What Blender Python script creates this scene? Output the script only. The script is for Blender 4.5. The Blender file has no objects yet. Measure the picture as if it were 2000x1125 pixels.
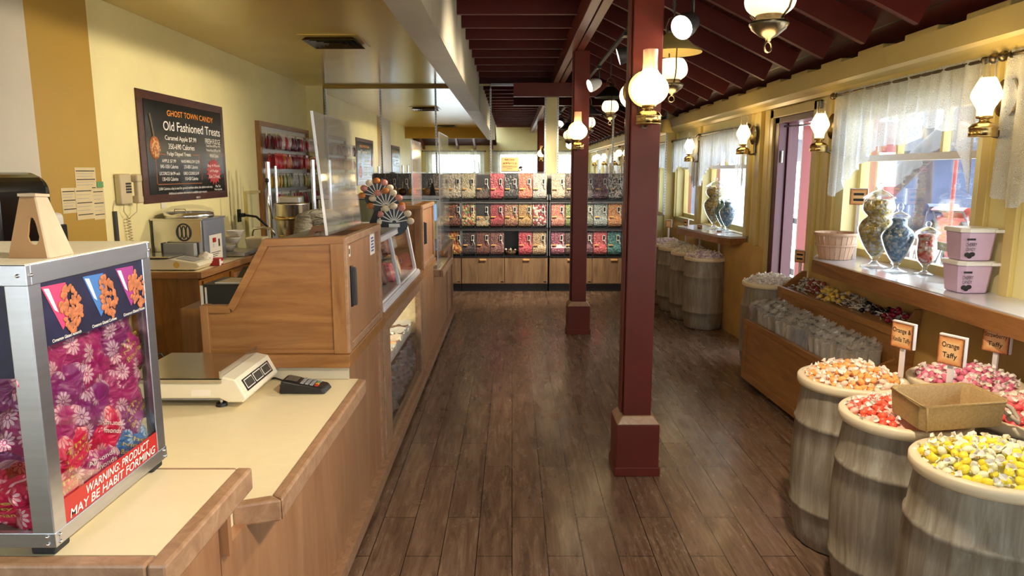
import bpy, math, random
from mathutils import Vector, Matrix, Euler
from math import sin, cos, pi, radians as RD

random.seed(7)
SC = bpy.context.scene
COL = SC.collection

# ------------------------------------------------------------------ camera, world, sun, exposure
PITCH = 9.32
cam = bpy.data.cameras.new('camera')
cam.sensor_width = 36.0
cam.lens = 36.0 * 1380.0 / 2000.0
cam.clip_start = 0.02
cam_o = bpy.data.objects.new('camera', cam)
cam_o.location = (0, 0, 1.6)
cam_o.rotation_euler = (RD(90 - PITCH), 0, 0)
COL.objects.link(cam_o)
SC.camera = cam_o

SC.view_settings.view_transform = 'Standard'
SC.view_settings.look = 'None'
SC.view_settings.gamma = 1
SC.view_settings.use_curve_mapping = False
SC.view_settings.exposure = 0.75
SC.cycles.max_bounces = 10
SC.cycles.diffuse_bounces = 6
SC.cycles.glossy_bounces = 6
SC.cycles.transparent_max_bounces = 24
SC.cycles.transmission_bounces = 8
SC.cycles.caustics_reflective = False
SC.cycles.caustics_refractive = False
SC.cycles.sample_clamp_indirect = 6.0
SC.cycles.use_denoising = True

world = bpy.data.worlds.new('sky')
SC.world = world
world.use_nodes = True
wn = world.node_tree
wn.nodes.clear()
_o = wn.nodes.new('ShaderNodeOutputWorld')
_b = wn.nodes.new('ShaderNodeBackground')
_b.inputs['Color'].default_value = (0.80, 0.89, 1.0, 1)
_b.inputs['Strength'].default_value = 5.2
wn.links.new(_b.outputs[0], _o.inputs[0])

sun_d = bpy.data.lights.new('sun', 'SUN')
sun_d.energy = 6.0
sun_d.angle = RD(1)
sun_d.color = (1, 0.95, 0.88)
sun = bpy.data.objects.new('sun', sun_d)
sun.rotation_euler = (0, RD(24), RD(20))     # high over the street: the eaves keep it out of the room
COL.objects.link(sun)

def lamp(kind, name, loc, energy, color=(1, .8, .5), size=0.05, target=None, spot=70, blend=.6, sx=None, sy=None):
    d = bpy.data.lights.new(name, kind)
    d.energy = energy
    d.color = color
    if kind == 'AREA':
        d.shape = 'RECTANGLE'
        d.size, d.size_y = sx, sy
    else:
        d.shadow_soft_size = size
    if kind == 'SPOT':
        d.spot_size = RD(spot)
        d.spot_blend = blend
    o = bpy.data.objects.new(name, d)
    o.location = loc
    if target is not None:
        o.rotation_euler = (Vector(target) - Vector(loc)).to_track_quat('-Z', 'Y').to_euler()
    COL.objects.link(o)
    return o

# daylight enters at the windows: sampling portals in the real openings (they emit nothing themselves)
def portal(name, loc, sx, sy, target):
    o = lamp('AREA', name, loc, 1, (1, 1, 1), target=target, sx=sx, sy=sy)
    o.data.cycles.is_portal = True
    return o

RX, LX, MY, BY = 2.30, -2.83, 10.05, -1.0         # right wall, left wall, mirror wall, wall behind the camera
for _i, (_y0, _y1) in enumerate(((-.4, 1.1), (1.5, 3.0), (3.56, 4.95), (5.46, 6.29), (7.0, 8.62), (8.95, 9.95))):
    portal('window_daylight', (RX + .2, (_y0 + _y1) / 2, 1.52), _y1 - _y0, 1.2, (0, (_y0 + _y1) / 2, 1.52))
for _i, (_x0, _x1) in enumerate(((-2.4, -.9), (-.4, .9), (1.15, 2.15))):
    portal('window_daylight', ((_x0 + _x1) / 2, BY - .12, 1.5), _x1 - _x0, 1.3, ((_x0 + _x1) / 2, 5, 1.5))

# ------------------------------------------------------------------ materials
def _nodes(name):
    m = bpy.data.materials.new(name)
    m.use_nodes = True
    return m, m.node_tree, m.node_tree.nodes['Principled BSDF'], m.node_tree.nodes['Material Output']

def c4(c):
    return (c[0], c[1], c[2], 1)

def s2l(r, g, b):
    f = lambda u: ((u / 255 + .055) / 1.055) ** 2.4 if u > 10 else u / 255 / 12.92
    return (f(r), f(g), f(b))

def coord(nt, scale=(1, 1, 1), rot=(0, 0, 0), kind='Object'):
    t = nt.nodes.new('ShaderNodeTexCoord')
    mp = nt.nodes.new('ShaderNodeMapping')
    mp.inputs['Scale'].default_value = scale
    mp.inputs['Rotation'].default_value = rot
    nt.links.new(t.outputs[kind], mp.inputs['Vector'])
    return mp.outputs['Vector']

def noise(nt, vec, scale, detail=3, rough=.6, dist=0):
    n = nt.nodes.new('ShaderNodeTexNoise')
    n.inputs['Scale'].default_value = scale
    n.inputs['Detail'].default_value = detail
    n.inputs['Roughness'].default_value = rough
    n.inputs['Distortion'].default_value = dist
    nt.links.new(vec, n.inputs['Vector'])
    return n.outputs['Fac']

def ramp(nt, fac, stops):
    r = nt.nodes.new('ShaderNodeValToRGB')
    e = r.color_ramp.elements
    while len(e) < len(stops):
        e.new(.5)
    for k, (p, c) in enumerate(stops):
        e[k].position = p
        e[k].color = c4(c)
    nt.links.new(fac, r.inputs['Fac'])
    return r.outputs['Color']

def mth(nt, op, a, b=None, c=None):
    n = nt.nodes.new('ShaderNodeMath')
    n.operation = op
    for k, v in enumerate((a, b, c)):
        if v is None:
            continue
        if isinstance(v, (int, float)):
            n.inputs[k].default_value = v
        else:
            nt.links.new(v, n.inputs[k])
    return n.outputs[0]

def mixc(nt, fac, a, b, mode='MIX'):
    n = nt.nodes.new('ShaderNodeMix')
    n.data_type = 'RGBA'
    n.blend_type = mode
    for s, v in ((n.inputs[0], fac), (n.inputs[6], a), (n.inputs[7], b)):
        if isinstance(v, (int, float)):
            s.default_value = v
        elif isinstance(v, tuple):
            s.default_value = c4(v)
        else:
            nt.links.new(v, s)
    return n.outputs[2]

def bump(nt, p, h, strength=.3, dist=.01):
    b = nt.nodes.new('ShaderNodeBump')
    b.inputs['Strength'].default_value = strength
    b.inputs['Distance'].default_value = dist
    nt.links.new(h, b.inputs['Height'])
    nt.links.new(b.outputs[0], p.inputs['Normal'])

def plain(name, col, rough=.5, metal=0, var=.12, nscale=6, emis=0, ecol=None, spec=.5, bmp=0, coat=0, trans=0, stretch=(1, 1, 1)):
    m, nt, p, o = _nodes(name)
    p.inputs['Roughness'].default_value = rough
    p.inputs['Metallic'].default_value = metal
    p.inputs['Specular IOR Level'].default_value = spec
    if coat:
        p.inputs['Coat Weight'].default_value = coat
        p.inputs['Coat Roughness'].default_value = .08
    v = coord(nt, stretch)
    f = noise(nt, v, nscale)
    lo = tuple(max(0, c * (1 - var)) for c in col)
    hi = tuple(min(1, c * (1 + var)) for c in col)
    nt.links.new(ramp(nt, f, ((.3, lo), (.7, hi))), p.inputs['Base Color'])
    if emis:
        p.inputs['Emission Color'].default_value = c4(ecol or col)
        p.inputs['Emission Strength'].default_value = emis
    if bmp:
        bump(nt, p, noise(nt, v, nscale * 6, 4), bmp, .004)
    if trans:
        p.inputs['Transmission Weight'].default_value = trans
    return m

def wood(name, dark, light, grain=(1, 12, 12), scale=2.2, rough=.38, coat=.25, bmp=.05):
    m, nt, p, o = _nodes(name)
    v = coord(nt, grain)
    f = noise(nt, v, scale, 5, .62, 1.2)
    g = noise(nt, coord(nt, tuple(k * 6 for k in grain)), scale * 2, 2, .5)
    mid = tuple((a + b) / 2 for a, b in zip(dark, light))
    c = ramp(nt, f, ((.3, dark), (.5, mid), (.7, light)))
    c = mixc(nt, mth(nt, 'MULTIPLY', g, .35), c, tuple(k * .72 for k in dark))
    nt.links.new(c, p.inputs['Base Color'])
    p.inputs['Roughness'].default_value = rough
    p.inputs['Coat Weight'].default_value = coat
    p.inputs['Coat Roughness'].default_value = .2
    if bmp:
        bump(nt, p, f, bmp, .004)
    return m

def thin_glass(name, tint=(1, 1, 1), refl=.06, edge=.5, rough=.02, haze=0, hcol=(.9, .9, .9)):
    m, nt, p, o = _nodes(name)
    nt.nodes.remove(p)
    t = nt.nodes.new('ShaderNodeBsdfTransparent')
    t.inputs['Color'].default_value = c4(tint)
    g = nt.nodes.new('ShaderNodeBsdfGlossy')
    g.inputs['Roughness'].default_value = rough
    g.inputs['Color'].default_value = (1, 1, 1, 1)
    lw = nt.nodes.new('ShaderNodeLayerWeight')
    lw.inputs['Blend'].default_value = .25
    fac = mth(nt, 'MULTIPLY_ADD', lw.outputs['Fresnel'], edge, refl)
    mx = nt.nodes.new('ShaderNodeMixShader')
    nt.links.new(fac, mx.inputs[0])
    nt.links.new(t.outputs[0], mx.inputs[1])
    nt.links.new(g.outputs[0], mx.inputs[2])
    out = mx.outputs[0]
    if haze:
        d = nt.nodes.new('ShaderNodeBsdfDiffuse')
        d.inputs['Color'].default_value = c4(hcol)
        m2 = nt.nodes.new('ShaderNodeMixShader')
        m2.inputs[0].default_value = haze
        nt.links.new(out, m2.inputs[1])
        nt.links.new(d.outputs[0], m2.inputs[2])
        out = m2.outputs[0]
    nt.links.new(out, o.inputs[0])
    return m

def emitter(name, col, strength):
    m, nt, p, o = _nodes(name)
    p.inputs['Base Color'].default_value = c4(col)
    p.inputs['Roughness'].default_value = .3
    p.inputs['Emission Color'].default_value = c4(col)
    p.inputs['Emission Strength'].default_value = strength
    return m

def candy_mat(name, cols, scale=45, rough=.35, stretch=(1, 1, 1), gap=.62):
    """a heap of small sweets seen through a clear bin: voronoi cells in the given colours"""
    m, nt, p, o = _nodes(name)
    v = nt.nodes.new('ShaderNodeTexVoronoi')
    v.inputs['Scale'].default_value = scale
    nt.links.new(coord(nt, stretch), v.inputs['Vector'])
    sep = nt.nodes.new('ShaderNodeSeparateColor')
    nt.links.new(v.outputs['Color'], sep.inputs[0])
    n = len(cols)
    r = nt.nodes.new('ShaderNodeValToRGB')
    r.color_ramp.interpolation = 'CONSTANT'
    e = r.color_ramp.elements
    while len(e) < n:
        e.new(.5)
    for k, c in enumerate(cols):
        e[k].position = k / n
        e[k].color = c4(c)
    nt.links.new(sep.outputs[0], r.inputs[0])
    d = ramp(nt, v.outputs['Distance'], ((.25, (1, 1, 1)), (.75, (gap, gap, gap))))
    nt.links.new(mixc(nt, 1.0, r.outputs[0], d, 'MULTIPLY'), p.inputs['Base Color'])
    p.inputs['Roughness'].default_value = rough
    bump(nt, p, mth(nt, 'SUBTRACT', 1.0, v.outputs['Distance']), .6, .02)
    return m

M = {}
# ---- room
def _wallmat(name, col, rough=.5, var=.05):
    m, nt, p, o = _nodes(name)
    f = noise(nt, coord(nt), 1.3, 4)
    g = noise(nt, coord(nt), 9, 4)
    lo = tuple(c * (1 - var) for c in col)
    hi = tuple(min(1, c * (1 + var)) for c in col)
    c = ramp(nt, f, ((.35, lo), (.65, hi)))
    c = mixc(nt, ramp(nt, g, ((.68, (0, 0, 0)), (.78, (.22, .22, .22)))), c, tuple(k * .75 for k in col))
    nt.links.new(c, p.inputs['Base Color'])
    p.inputs['Roughness'].default_value = rough
    bump(nt, p, noise(nt, coord(nt), 60, 3), .06, .003)
    return m
M['yellow'] = _wallmat('pale yellow wall paint', s2l(238, 227, 168), .45)
M['ochre'] = _wallmat('ochre wall paint', s2l(178, 142, 58), .4, .03)
M['white_wall'] = _wallmat('off white wall paint', s2l(204, 197, 180), .45)
M['ceil'] = _wallmat('glossy tan ceiling paint', s2l(230, 202, 116), .17, .03)
M['cream_trim'] = plain('cream gloss trim paint', s2l(216, 196, 126), .32, var=.05, nscale=3)
M['white_board'] = plain('grey white board paint', s2l(192, 186, 166), .42, var=.06, nscale=5, stretch=(1, 1, .2))
M['plaster'] = plain('lumpy ochre plaster', s2l(196, 158, 92), .7, var=.12, nscale=4, bmp=.3)
M['red'] = plain('oxblood gloss paint', s2l(100, 38, 26), .4, var=.10, nscale=4, spec=.35)
M['red_rafter'] = plain('oxblood rafter paint', s2l(84, 28, 24), .5, var=.12, nscale=4, spec=.3)
M['red_dark'] = plain('dark red ceiling paint', s2l(66, 22, 19), .55, var=.15, nscale=5, spec=.3)
M['jamb_red'] = plain('dark plum door frame paint', s2l(84, 36, 50), .4, var=.07, nscale=4)
M['door_red'] = plain('dusty red door paint', s2l(138, 56, 56), .4, var=.07, nscale=4)

def _floor():
    m, nt, p, o = _nodes('brown vinyl planks')
    v = coord(nt, (1, 1, 1), (0, 0, pi / 2))
    b = nt.nodes.new('ShaderNodeTexBrick')
    b.offset = .37
    b.inputs['Scale'].default_value = 1
    b.inputs['Brick Width'].default_value = .92
    b.inputs['Row Height'].default_value = .15
    b.inputs['Mortar Size'].default_value = .0024
    b.inputs['Mortar Smooth'].default_value = .2
    b.inputs['Bias'].default_value = 0
    b.inputs['Color1'].default_value = (.35, .35, .35, 1)
    b.inputs['Color2'].default_value = (.75, .75, .75, 1)
    b.inputs['Mortar'].default_value = (0, 0, 0, 1)
    nt.links.new(v, b.inputs['Vector'])
    g1 = noise(nt, coord(nt, (9, .9, 1)), 3.2, 6, .65, 1.0)
    g2 = noise(nt, coord(nt, (60, 2.2, 1)), 2.0, 3, .6)
    c = ramp(nt, g1, ((.28, s2l(96, 73, 57)), (.5, s2l(134, 105, 84)), (.72, s2l(170, 142, 118))))
    c = mixc(nt, mth(nt, 'MULTIPLY', g2, .24), c, s2l(62, 44, 33))
    tone = mixc(nt, .38, (1, 1, 1), b.outputs['Color'])
    c = mixc(nt, 1.0, c, tone, 'MULTIPLY')
    # worn pale scuffs in the walkway
    s1 = noise(nt, coord(nt, (1, .5, 1)), 2.2, 5, .7)
    s2 = noise(nt, coord(nt, (40, 9, 1)), 2, 4, .7)
    sc = mth(nt, 'MULTIPLY', ramp(nt, s1, ((.50, (0, 0, 0)), (.68, (1, 1, 1)))), ramp(nt, s2, ((.52, (0, 0, 0)), (.66, (1, 1, 1)))))
    c = mixc(nt, mth(nt, 'MULTIPLY', sc, .5), c, s2l(196, 178, 160))
    c = mixc(nt, b.outputs['Fac'], c, s2l(40, 26, 22))
    nt.links.new(c, p.inputs['Base Color'])
    r = ramp(nt, noise(nt, coord(nt, (3, 1, 1)), 2.5, 4), ((.3, (.17, .17, .17)), (.75, (.36, .36, .36))))
    nt.links.new(r, p.inputs['Roughness'])
    p.inputs['Specular IOR Level'].default_value = .65
    h = mth(nt, 'SUBTRACT', mth(nt, 'MULTIPLY', g1, .25), b.outputs['Fac'])
    bump(nt, p, h, .16, .004)
    return m
M['floor'] = _floor()

# ---- joinery
M['oak_x'] = wood('honey oak, grain across', s2l(132, 86, 42), s2l(172, 122, 68), (.9, 7, 9))
M['oak_y'] = wood('honey oak, grain along', s2l(136, 92, 54), s2l(174, 130, 84), (8, .9, 8))
M['oak_z'] = wood('honey oak, grain upright', s2l(130, 86, 44), s2l(172, 124, 74), (8, 8, .9))
M['ply_z'] = wood('pale birch ply, grain upright', s2l(146, 102, 70), s2l(178, 134, 98), (4, 4, .7), 1.8)
M['edge'] = wood('worn light oak edging', s2l(142, 106, 78), s2l(184, 148, 116), (5, 5, 5), 4, .45)
M['laminate'] = plain('cream laminate', s2l(236, 222, 184), .32, var=.02, nscale=20, spec=.5)
M['bin_wood'] = wood('greyish driftwood laminate', s2l(116, 88, 62), s2l(172, 140, 106), (9, 9, .8), 1.6, .5, 0)
M['sill_wood'] = wood('oiled oak sill', s2l(122, 78, 40), s2l(174, 122, 70), (8, .8, 8), 2.2, .4)
M['sill_top'] = plain('pale grey sill laminate', s2l(206, 206, 214), .12, var=.03, nscale=10)
M['crate'] = wood('stained pine', s2l(140, 92, 44), s2l(186, 132, 72), (8, .8, 8), 2.0, .42)
M['crate_x'] = wood('stained pine, cross grain', s2l(136, 90, 44), s2l(182, 128, 70), (1, 8, 8), 2.0, .42)

def _barrel():
    m, nt, p, o = _nodes('whitewashed barrel staves')
    f = noise(nt, coord(nt, (9, 9, .8)), 2.4, 6, .7, .6)
    g = noise(nt, coord(nt, (30, 30, 1.4)), 2, 4, .6)
    h = noise(nt, coord(nt, (3, 3, 2)), 1.5, 3, .6)
    c = ramp(nt, f, ((.28, s2l(116, 103, 86)), (.46, s2l(138, 126, 108)), (.60, s2l(158, 150, 134)), (.78, s2l(186, 182, 170))))
    c = mixc(nt, ramp(nt, g, ((.58, (0, 0, 0)), (.74, (.4, .4, .4)))), c, s2l(104, 90, 72))
    c = mixc(nt, ramp(nt, h, ((.5, (0, 0, 0)), (.8, (.45, .45, .45)))), c, s2l(140, 116, 88))
    nt.links.new(c, p.inputs['Base Color'])
    p.inputs['Roughness'].default_value = .6
    bump(nt, p, f, .18, .006)
    return m
M['barrel'] = _barrel()
M['barrel_rim'] = plain('cream plastic liner rim', s2l(232, 214, 178), .4, var=.04)
M['burlap'] = plain('tan burlap weave', s2l(176, 144, 92), .9, var=.16, nscale=120, bmp=.5)
M['burlap_in'] = plain('burlap lining', s2l(190, 162, 116), .9, var=.12, nscale=120, bmp=.4)
M['basket'] = wood('pale basket veneer', s2l(196, 154, 122), s2l(226, 192, 164), (8, 8, .8), 2, .6, 0)

# ---- metals, plastics
M['alu'] = plain('brushed aluminium', (.56, .58, .63), .33, 1, .05, 4, stretch=(1, 1, 20))
M['steel'] = plain('stainless steel', (.66, .65, .62), .22, 1, .04, 5)
M['steel_dull'] = plain('dull galvanised steel', (.50, .51, .52), .42, 1, .10, 12)
M['chrome'] = plain('chrome', (.8, .8, .82), .1, 1, .02)
M['brass'] = plain('polished brass', (.56, .40, .16), .22, 1, .06)
M['brass_old'] = plain('tarnished brass', (.15, .12, .075), .32, 1, .2, 18)
M['mirror'] = plain('silvered mirror', (.86, .88, .86), .012, 1, 0)
M['black'] = plain('black plastic', (.012, .012, .013), .35, var=.1)
M['black_gloss'] = plain('glossy black plastic', (.008, .008, .009), .12, var=.05, coat=.5)
M['charcoal'] = plain('charcoal metal', (.05, .05, .055), .4, .2, .08)
M['white_plastic'] = plain('white plastic', s2l(232, 230, 224), .35, var=.02)
M['cream_plastic'] = plain('cream plastic', s2l(226, 220, 198), .38, var=.03)
M['beige_plastic'] = plain('beige phone plastic', s2l(200, 184, 146), .38, var=.03)
M['grey_plastic'] = plain('grey plastic', s2l(150, 152, 156), .4, var=.04)
M['white_frame'] = plain('white enamelled frame', s2l(226, 224, 226), .28, var=.02)
M['white_paint'] = plain('white painted wood', s2l(232, 226, 220), .45, var=.04)
M['glass'] = thin_glass('clear glass', (.97, .985, .98), .035, .35)
M['jar_glass'] = thin_glass('jar glass', (.96, .98, .99), .07, .75)
M['acrylic'] = thin_glass('scuffed acrylic', (.93, .93, .92), .04, .5, .05, .055, (.72, .70, .68))
M['acrylic_bin'] = thin_glass('clear bin acrylic', (.97, .97, .97), .015, .22, .22, .05)
M['acrylic_edge'] = plain('acrylic edge', s2l(196, 200, 206), .2, var=.03)
M['paper'] = plain('white paper', s2l(234, 230, 220), .8, var=.04)
M['notice'] = plain('faded cream notice paper', s2l(212, 194, 150), .8, var=.05)
M['kraft'] = plain('kraft cardboard', s2l(160, 124, 84), .8, var=.06, nscale=14)
M['kraft_light'] = plain('pale card edge', s2l(186, 166, 140), .7, var=.08, nscale=14)
M['ink'] = plain('black ink', (.012, .010, .010), .6, var=0)
M['white_ink'] = plain('white ink', s2l(240, 236, 226), .5, var=0)
M['orange_ink'] = plain('orange ink', s2l(238, 150, 40), .5, var=0)
M['gold_ink'] = plain('gold ink', s2l(214, 178, 84), .5, var=0)
M['red_ink'] = plain('red ink', s2l(170, 36, 34), .5, var=.03)
M['cyan_ink'] = plain('blue ink', s2l(70, 92, 160), .6, var=0)
M['green_ink'] = plain('green card', s2l(96, 150, 96), .7, var=.03)
M['black_rubber'] = plain('black rubber', (.015, .015, .015), .7)
M['wicker'] = plain('wicker', s2l(120, 96, 70), .7, var=.3, nscale=60, bmp=.5)
M['leaf'] = plain('green leaves', s2l(70, 120, 40), .5, var=.35, nscale=20)
def _cloth():
    m, nt, p, o = _nodes('grey work shirt cloth')
    f = noise(nt, coord(nt, (1, 1, 2.2)), 7, 3, .6, 1.5)
    nt.links.new(ramp(nt, f, ((.3, s2l(126, 122, 110)), (.7, s2l(172, 168, 152)))), p.inputs['Base Color'])
    p.inputs['Roughness'].default_value = .85
    bump(nt, p, f, 1.0, .06)
    return m
M['grey_cloth'] = _cloth()
M['skin'] = plain('skin', s2l(204, 148, 112), .5, var=.06)
M['hair'] = plain('dark brown hair', s2l(44, 30, 22), .5, var=.3, nscale=50)

# ------------------------------------------------------------------ mesh helpers
class MB:
    """collects shapes in world (or local) coordinates, then links them as ONE mesh object"""
    def __init__(s):
        s.v, s.f, s.mi, s.sm, s.mats = [], [], [], [], []

    def slot(s, mat):
        if mat not in s.mats:
            s.mats.append(mat)
        return s.mats.index(mat)

    def add(s, vs, fs, mat, smooth=False):
        b = len(s.v)
        s.v += [tuple(v) for v in vs]
        k = s.slot(mat)
        for f in fs:
            s.f.append(tuple(i + b for i in f))
            s.mi.append(k)
            s.sm.append(smooth)
        return s

    def box(s, x0, x1, y0, y1, z0, z1, mat):
        vs = [(x, y, z) for x in (x0, x1) for y in (y0, y1) for z in (z0, z1)]
        return s.add(vs, [(0, 1, 3, 2), (4, 6, 7, 5), (0, 4, 5, 1), (2, 3, 7, 6), (0, 2, 6, 4), (1, 5, 7, 3)], mat)

    def hexa(s, c, mat):
        """8 corners: bottom 4 in order, then top 4 in the same order"""
        return s.add(c, [(3, 2, 1, 0), (4, 5, 6, 7), (0, 1, 5, 4), (1, 2, 6, 5), (2, 3, 7, 6), (3, 0, 4, 7)], mat)

    def prism(s, poly, a, b, mat, axis='z'):
        """polygon extruded along an axis: poly is (x,y) for z, (y,z) for x, (x,z) for y"""
        n = len(poly)
        def p(q, t):
            if axis == 'z': return (q[0], q[1], t)
            if axis == 'x': return (t, q[0], q[1])
            return (q[0], t, q[1])
        vs = [p(q, a) for q in poly] + [p(q, b) for q in poly]
        fs = [tuple(range(n))[::-1], tuple(range(n, 2 * n))] + [(i, (i + 1) % n, (i + 1) % n + n, i + n) for i in range(n)]
        return s.add(vs, fs, mat)

    def beam(s, p, q, w, h, mat, up=(0, 0, 1)):
        """a box of section w x h from p to q (top centre line at p,q minus h/2)"""
        p, q = Vector(p), Vector(q)
        d = (q - p).normalized()
        r = d.cross(Vector(up)).normalized() * (w / 2)
        u = r.cross(d).normalized() * (h / 2)
        c = [p - r - u, p + r - u, q + r - u, q - r - u, p - r + u, p + r + u, q + r + u, q - r + u]
        return s.hexa(c, mat)

    def lathe(s, prof, mat, c=(0, 0, 0), n=20, smooth=True, close=False, rx=1, ry=1):
        vs, fs = [], []
        for r, z in prof:
            for k in range(n):
                a = 2 * pi * k / n
                vs.append((c[0] + r * rx * cos(a), c[1] + r * ry * sin(a), c[2] + z))
        m = len(prof)
        for i in range(m - 1):
            for k in range(n):
                k2 = (k + 1) % n
                fs.append((i * n + k, i * n + k2, (i + 1) * n + k2, (i + 1) * n + k))
        if close:
            fs.append(tuple(range(n))[::-1])
            fs.append(tuple(range((m - 1) * n, m * n)))
        return s.add(vs, fs, mat, smooth)

    def turned(s, prof, mat, c=(0, 0, 0), n=32, k=4):
        return s.lathe(smooth_prof(prof, k), mat, c, n)

    def cyl(s, p, q, r0, r1, mat, n=12, cap=True, smooth=True):
        p, q = Vector(p), Vector(q)
        d = (q - p).normalized()
        a = Vector((0, 0, 1)) if abs(d.z) < .9 else Vector((1, 0, 0))
        u = d.cross(a).normalized()
        w = d.cross(u)
        vs = []
        for c, r in ((p, r0), (q, r1)):
            for k in range(n):
                t = 2 * pi * k / n
                vs.append(c + (u * cos(t) + w * sin(t)) * r)
        fs = [(k, (k + 1) % n, (k + 1) % n + n, k + n) for k in range(n)]
        s.add(vs, fs, mat, smooth)
        if cap:
            s.add(vs, [tuple(range(n))[::-1], tuple(range(n, 2 * n))], mat)
        return s

    def tube(s, pts, r, mat, n=8, closed=False):
        pts = [Vector(p) for p in pts]
        m = len(pts)
        rs = r if isinstance(r, (list, tuple)) else [r] * m
        vs, fs = [], []
        u = None
        for i, p in enumerate(pts):
            a = pts[(i - 1) % m] if (i > 0 or closed) else p
            b = pts[(i + 1) % m] if (i < m - 1 or closed) else p
            d = (b - a).normalized()
            if u is None:
                t = Vector((0, 0, 1)) if abs(d.z) < .9 else Vector((1, 0, 0))
                u = d.cross(t).normalized()
            else:
                u = (u - d * u.dot(d)).normalized()
            w = d.cross(u)
            for k in range(n):
                t = 2 * pi * k / n
                vs.append(p + (u * cos(t) + w * sin(t)) * rs[i])
        rng = m if closed else m - 1
        for i in range(rng):
            j = (i + 1) % m
            for k in range(n):
                k2 = (k + 1) % n
                fs.append((i * n + k, i * n + k2, j * n + k2, j * n + k))
        if not closed:
            fs += [tuple(range(n))[::-1], tuple(range((m - 1) * n, m * n))]
        return s.add(vs, fs, mat, True)

    def ball(s, c, r, mat, n=12, m=8, rot=None):
        rx, ry, rz = r if isinstance(r, (list, tuple)) else (r, r, r)
        vs, fs = [], []
        for i in range(m + 1):
            t = pi * i / m
            for k in range(n):
                a = 2 * pi * k / n
                v = Vector((rx * sin(t) * cos(a), ry * sin(t) * sin(a), rz * cos(t)))
                if rot is not None:
                    v = rot @ v
                vs.append(Vector(c) + v)
        for i in range(m):
            for k in range(n):
                k2 = (k + 1) % n
                fs.append((i * n + k, (i + 1) * n + k, (i + 1) * n + k2, i * n + k2))
        return s.add(vs, fs, mat, True)

    def grid(s, fn, nu, nv, mat, smooth=True, wrap=False):
        vs = [fn(i / nu, j / nv) for j in range(nv + 1) for i in range(nu + 1)]
        fs = [(j * (nu + 1) + i, j * (nu + 1) + i + 1, (j + 1) * (nu + 1) + i + 1, (j + 1) * (nu + 1) + i)
              for j in range(nv) for i in range(nu)]
        return s.add(vs, fs, mat, smooth)

    def quad(s, a, b, c, d, mat):
        return s.add([a, b, c, d], [(0, 1, 2, 3)], mat)

    def text(s, body, c, u, v, w, h, mat, off=.0012, shear=0, curve=0):
        """raised flat lettering fitted to a w x h box centred at c in the plane (u, v)"""
        me = text_mesh(body)
        xs = [q[0] for q in me[0]]
        ys = [q[1] for q in me[0]]
        if not xs:
            return s
        x0, x1, y0, y1 = min(xs), max(xs), min(ys), max(ys)
        u, v, c = Vector(u).normalized(), Vector(v).normalized(), Vector(c)
        nrm = u.cross(v)
        vs = []
        for x, y in me[0]:
            a = ((x - x0) / (x1 - x0 + 1e-9) - .5)
            b = ((y - y0) / (y1 - y0 + 1e-9) - .5) * h
            vs.append(c + u * (a * w + shear * b) + v * (b - curve * a * a) + nrm * off)
        return s.add(vs, me[1], mat)

    def xf(s, mat4):
        s.v = [tuple(mat4 @ Vector(v)) for v in s.v]
        return s

    def build(s, name, parent=None, bevel=0, seg=2, kind=None, subd=0, auto=False):
        me = bpy.data.meshes.new(name)
        base = parent.matrix_basis.translation if parent is not None else Vector((0, 0, 0))
        if parent is not None and parent.parent is not None:
            base = base + parent.parent.matrix_basis.translation
        me.from_pydata([tuple(Vector(v) - base) for v in s.v], [], s.f)
        for m in s.mats:
            me.materials.append(M[m] if isinstance(m, str) else m)
        me.polygons.foreach_set('material_index', s.mi)
        me.polygons.foreach_set('use_smooth', s.sm)
        me.update()
        o = bpy.data.objects.new(name, me)
        COL.objects.link(o)
        if parent is not None:
            o.parent = parent
        if subd:
            md = o.modifiers.new('subdivision', 'SUBSURF')
            md.levels = md.render_levels = subd
        if bevel:
            md = o.modifiers.new('bevel', 'BEVEL')
            md.width = bevel
            md.segments = seg
            md.limit_method = 'ANGLE'
            md.angle_limit = RD(50)
        if kind:
            o['kind'] = kind
        return o

def smooth_prof(p, k=4):
    out = []
    n = len(p)
    for i in range(n - 1):
        p0, p1, p2, p3 = p[max(0, i - 1)], p[i], p[i + 1], p[min(n - 1, i + 2)]
        for j in range(k):
            t = j / k
            out.append(tuple(.5 * ((2 * b) + (c - a) * t + (2 * a - 5 * b + 4 * c - d) * t * t + (3 * b - a - 3 * c + d) * t ** 3) for a, b, c, d in zip(p0, p1, p2, p3)))
    out.append(p[-1])
    return [(max(0, r), z) for r, z in out]

_TX = {}
def text_mesh(body):
    if body not in _TX:
        cu = bpy.data.curves.new('lettering', 'FONT')
        cu.body = body
        cu.align_x = 'CENTER'
        cu.resolution_u = 3
        cu.offset = .007
        ob = bpy.data.objects.new('lettering', cu)
        me = bpy.data.meshes.new_from_object(ob)
        _TX[body] = ([(v.co.x, v.co.y) for v in me.vertices], [tuple(p.vertices) for p in me.polygons])
        bpy.data.objects.remove(ob)
        bpy.data.meshes.remove(me)
        bpy.data.curves.remove(cu)
    return _TX[body]

def tag(o, label, cat, group=None, kind=None):
    o['label'] = label
    o['category'] = cat
    if group: o['group'] = group
    if kind: o['kind'] = kind
    return o

def thing(name, label, cat, loc=(0, 0, 0), rz=0, group=None):
    o = bpy.data.objects.new(name, None)
    o.empty_display_size = .05
    o.location = loc
    o.rotation_euler = (0, 0, rz)
    COL.objects.link(o)
    return tag(o, label, cat, group)

def struct(name, loc=(0, 0, 0)):
    o = bpy.data.objects.new(name, None)
    o.empty_display_size = .05
    o.location = loc
    o['kind'] = 'structure'
    COL.objects.link(o)
    return o

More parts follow.
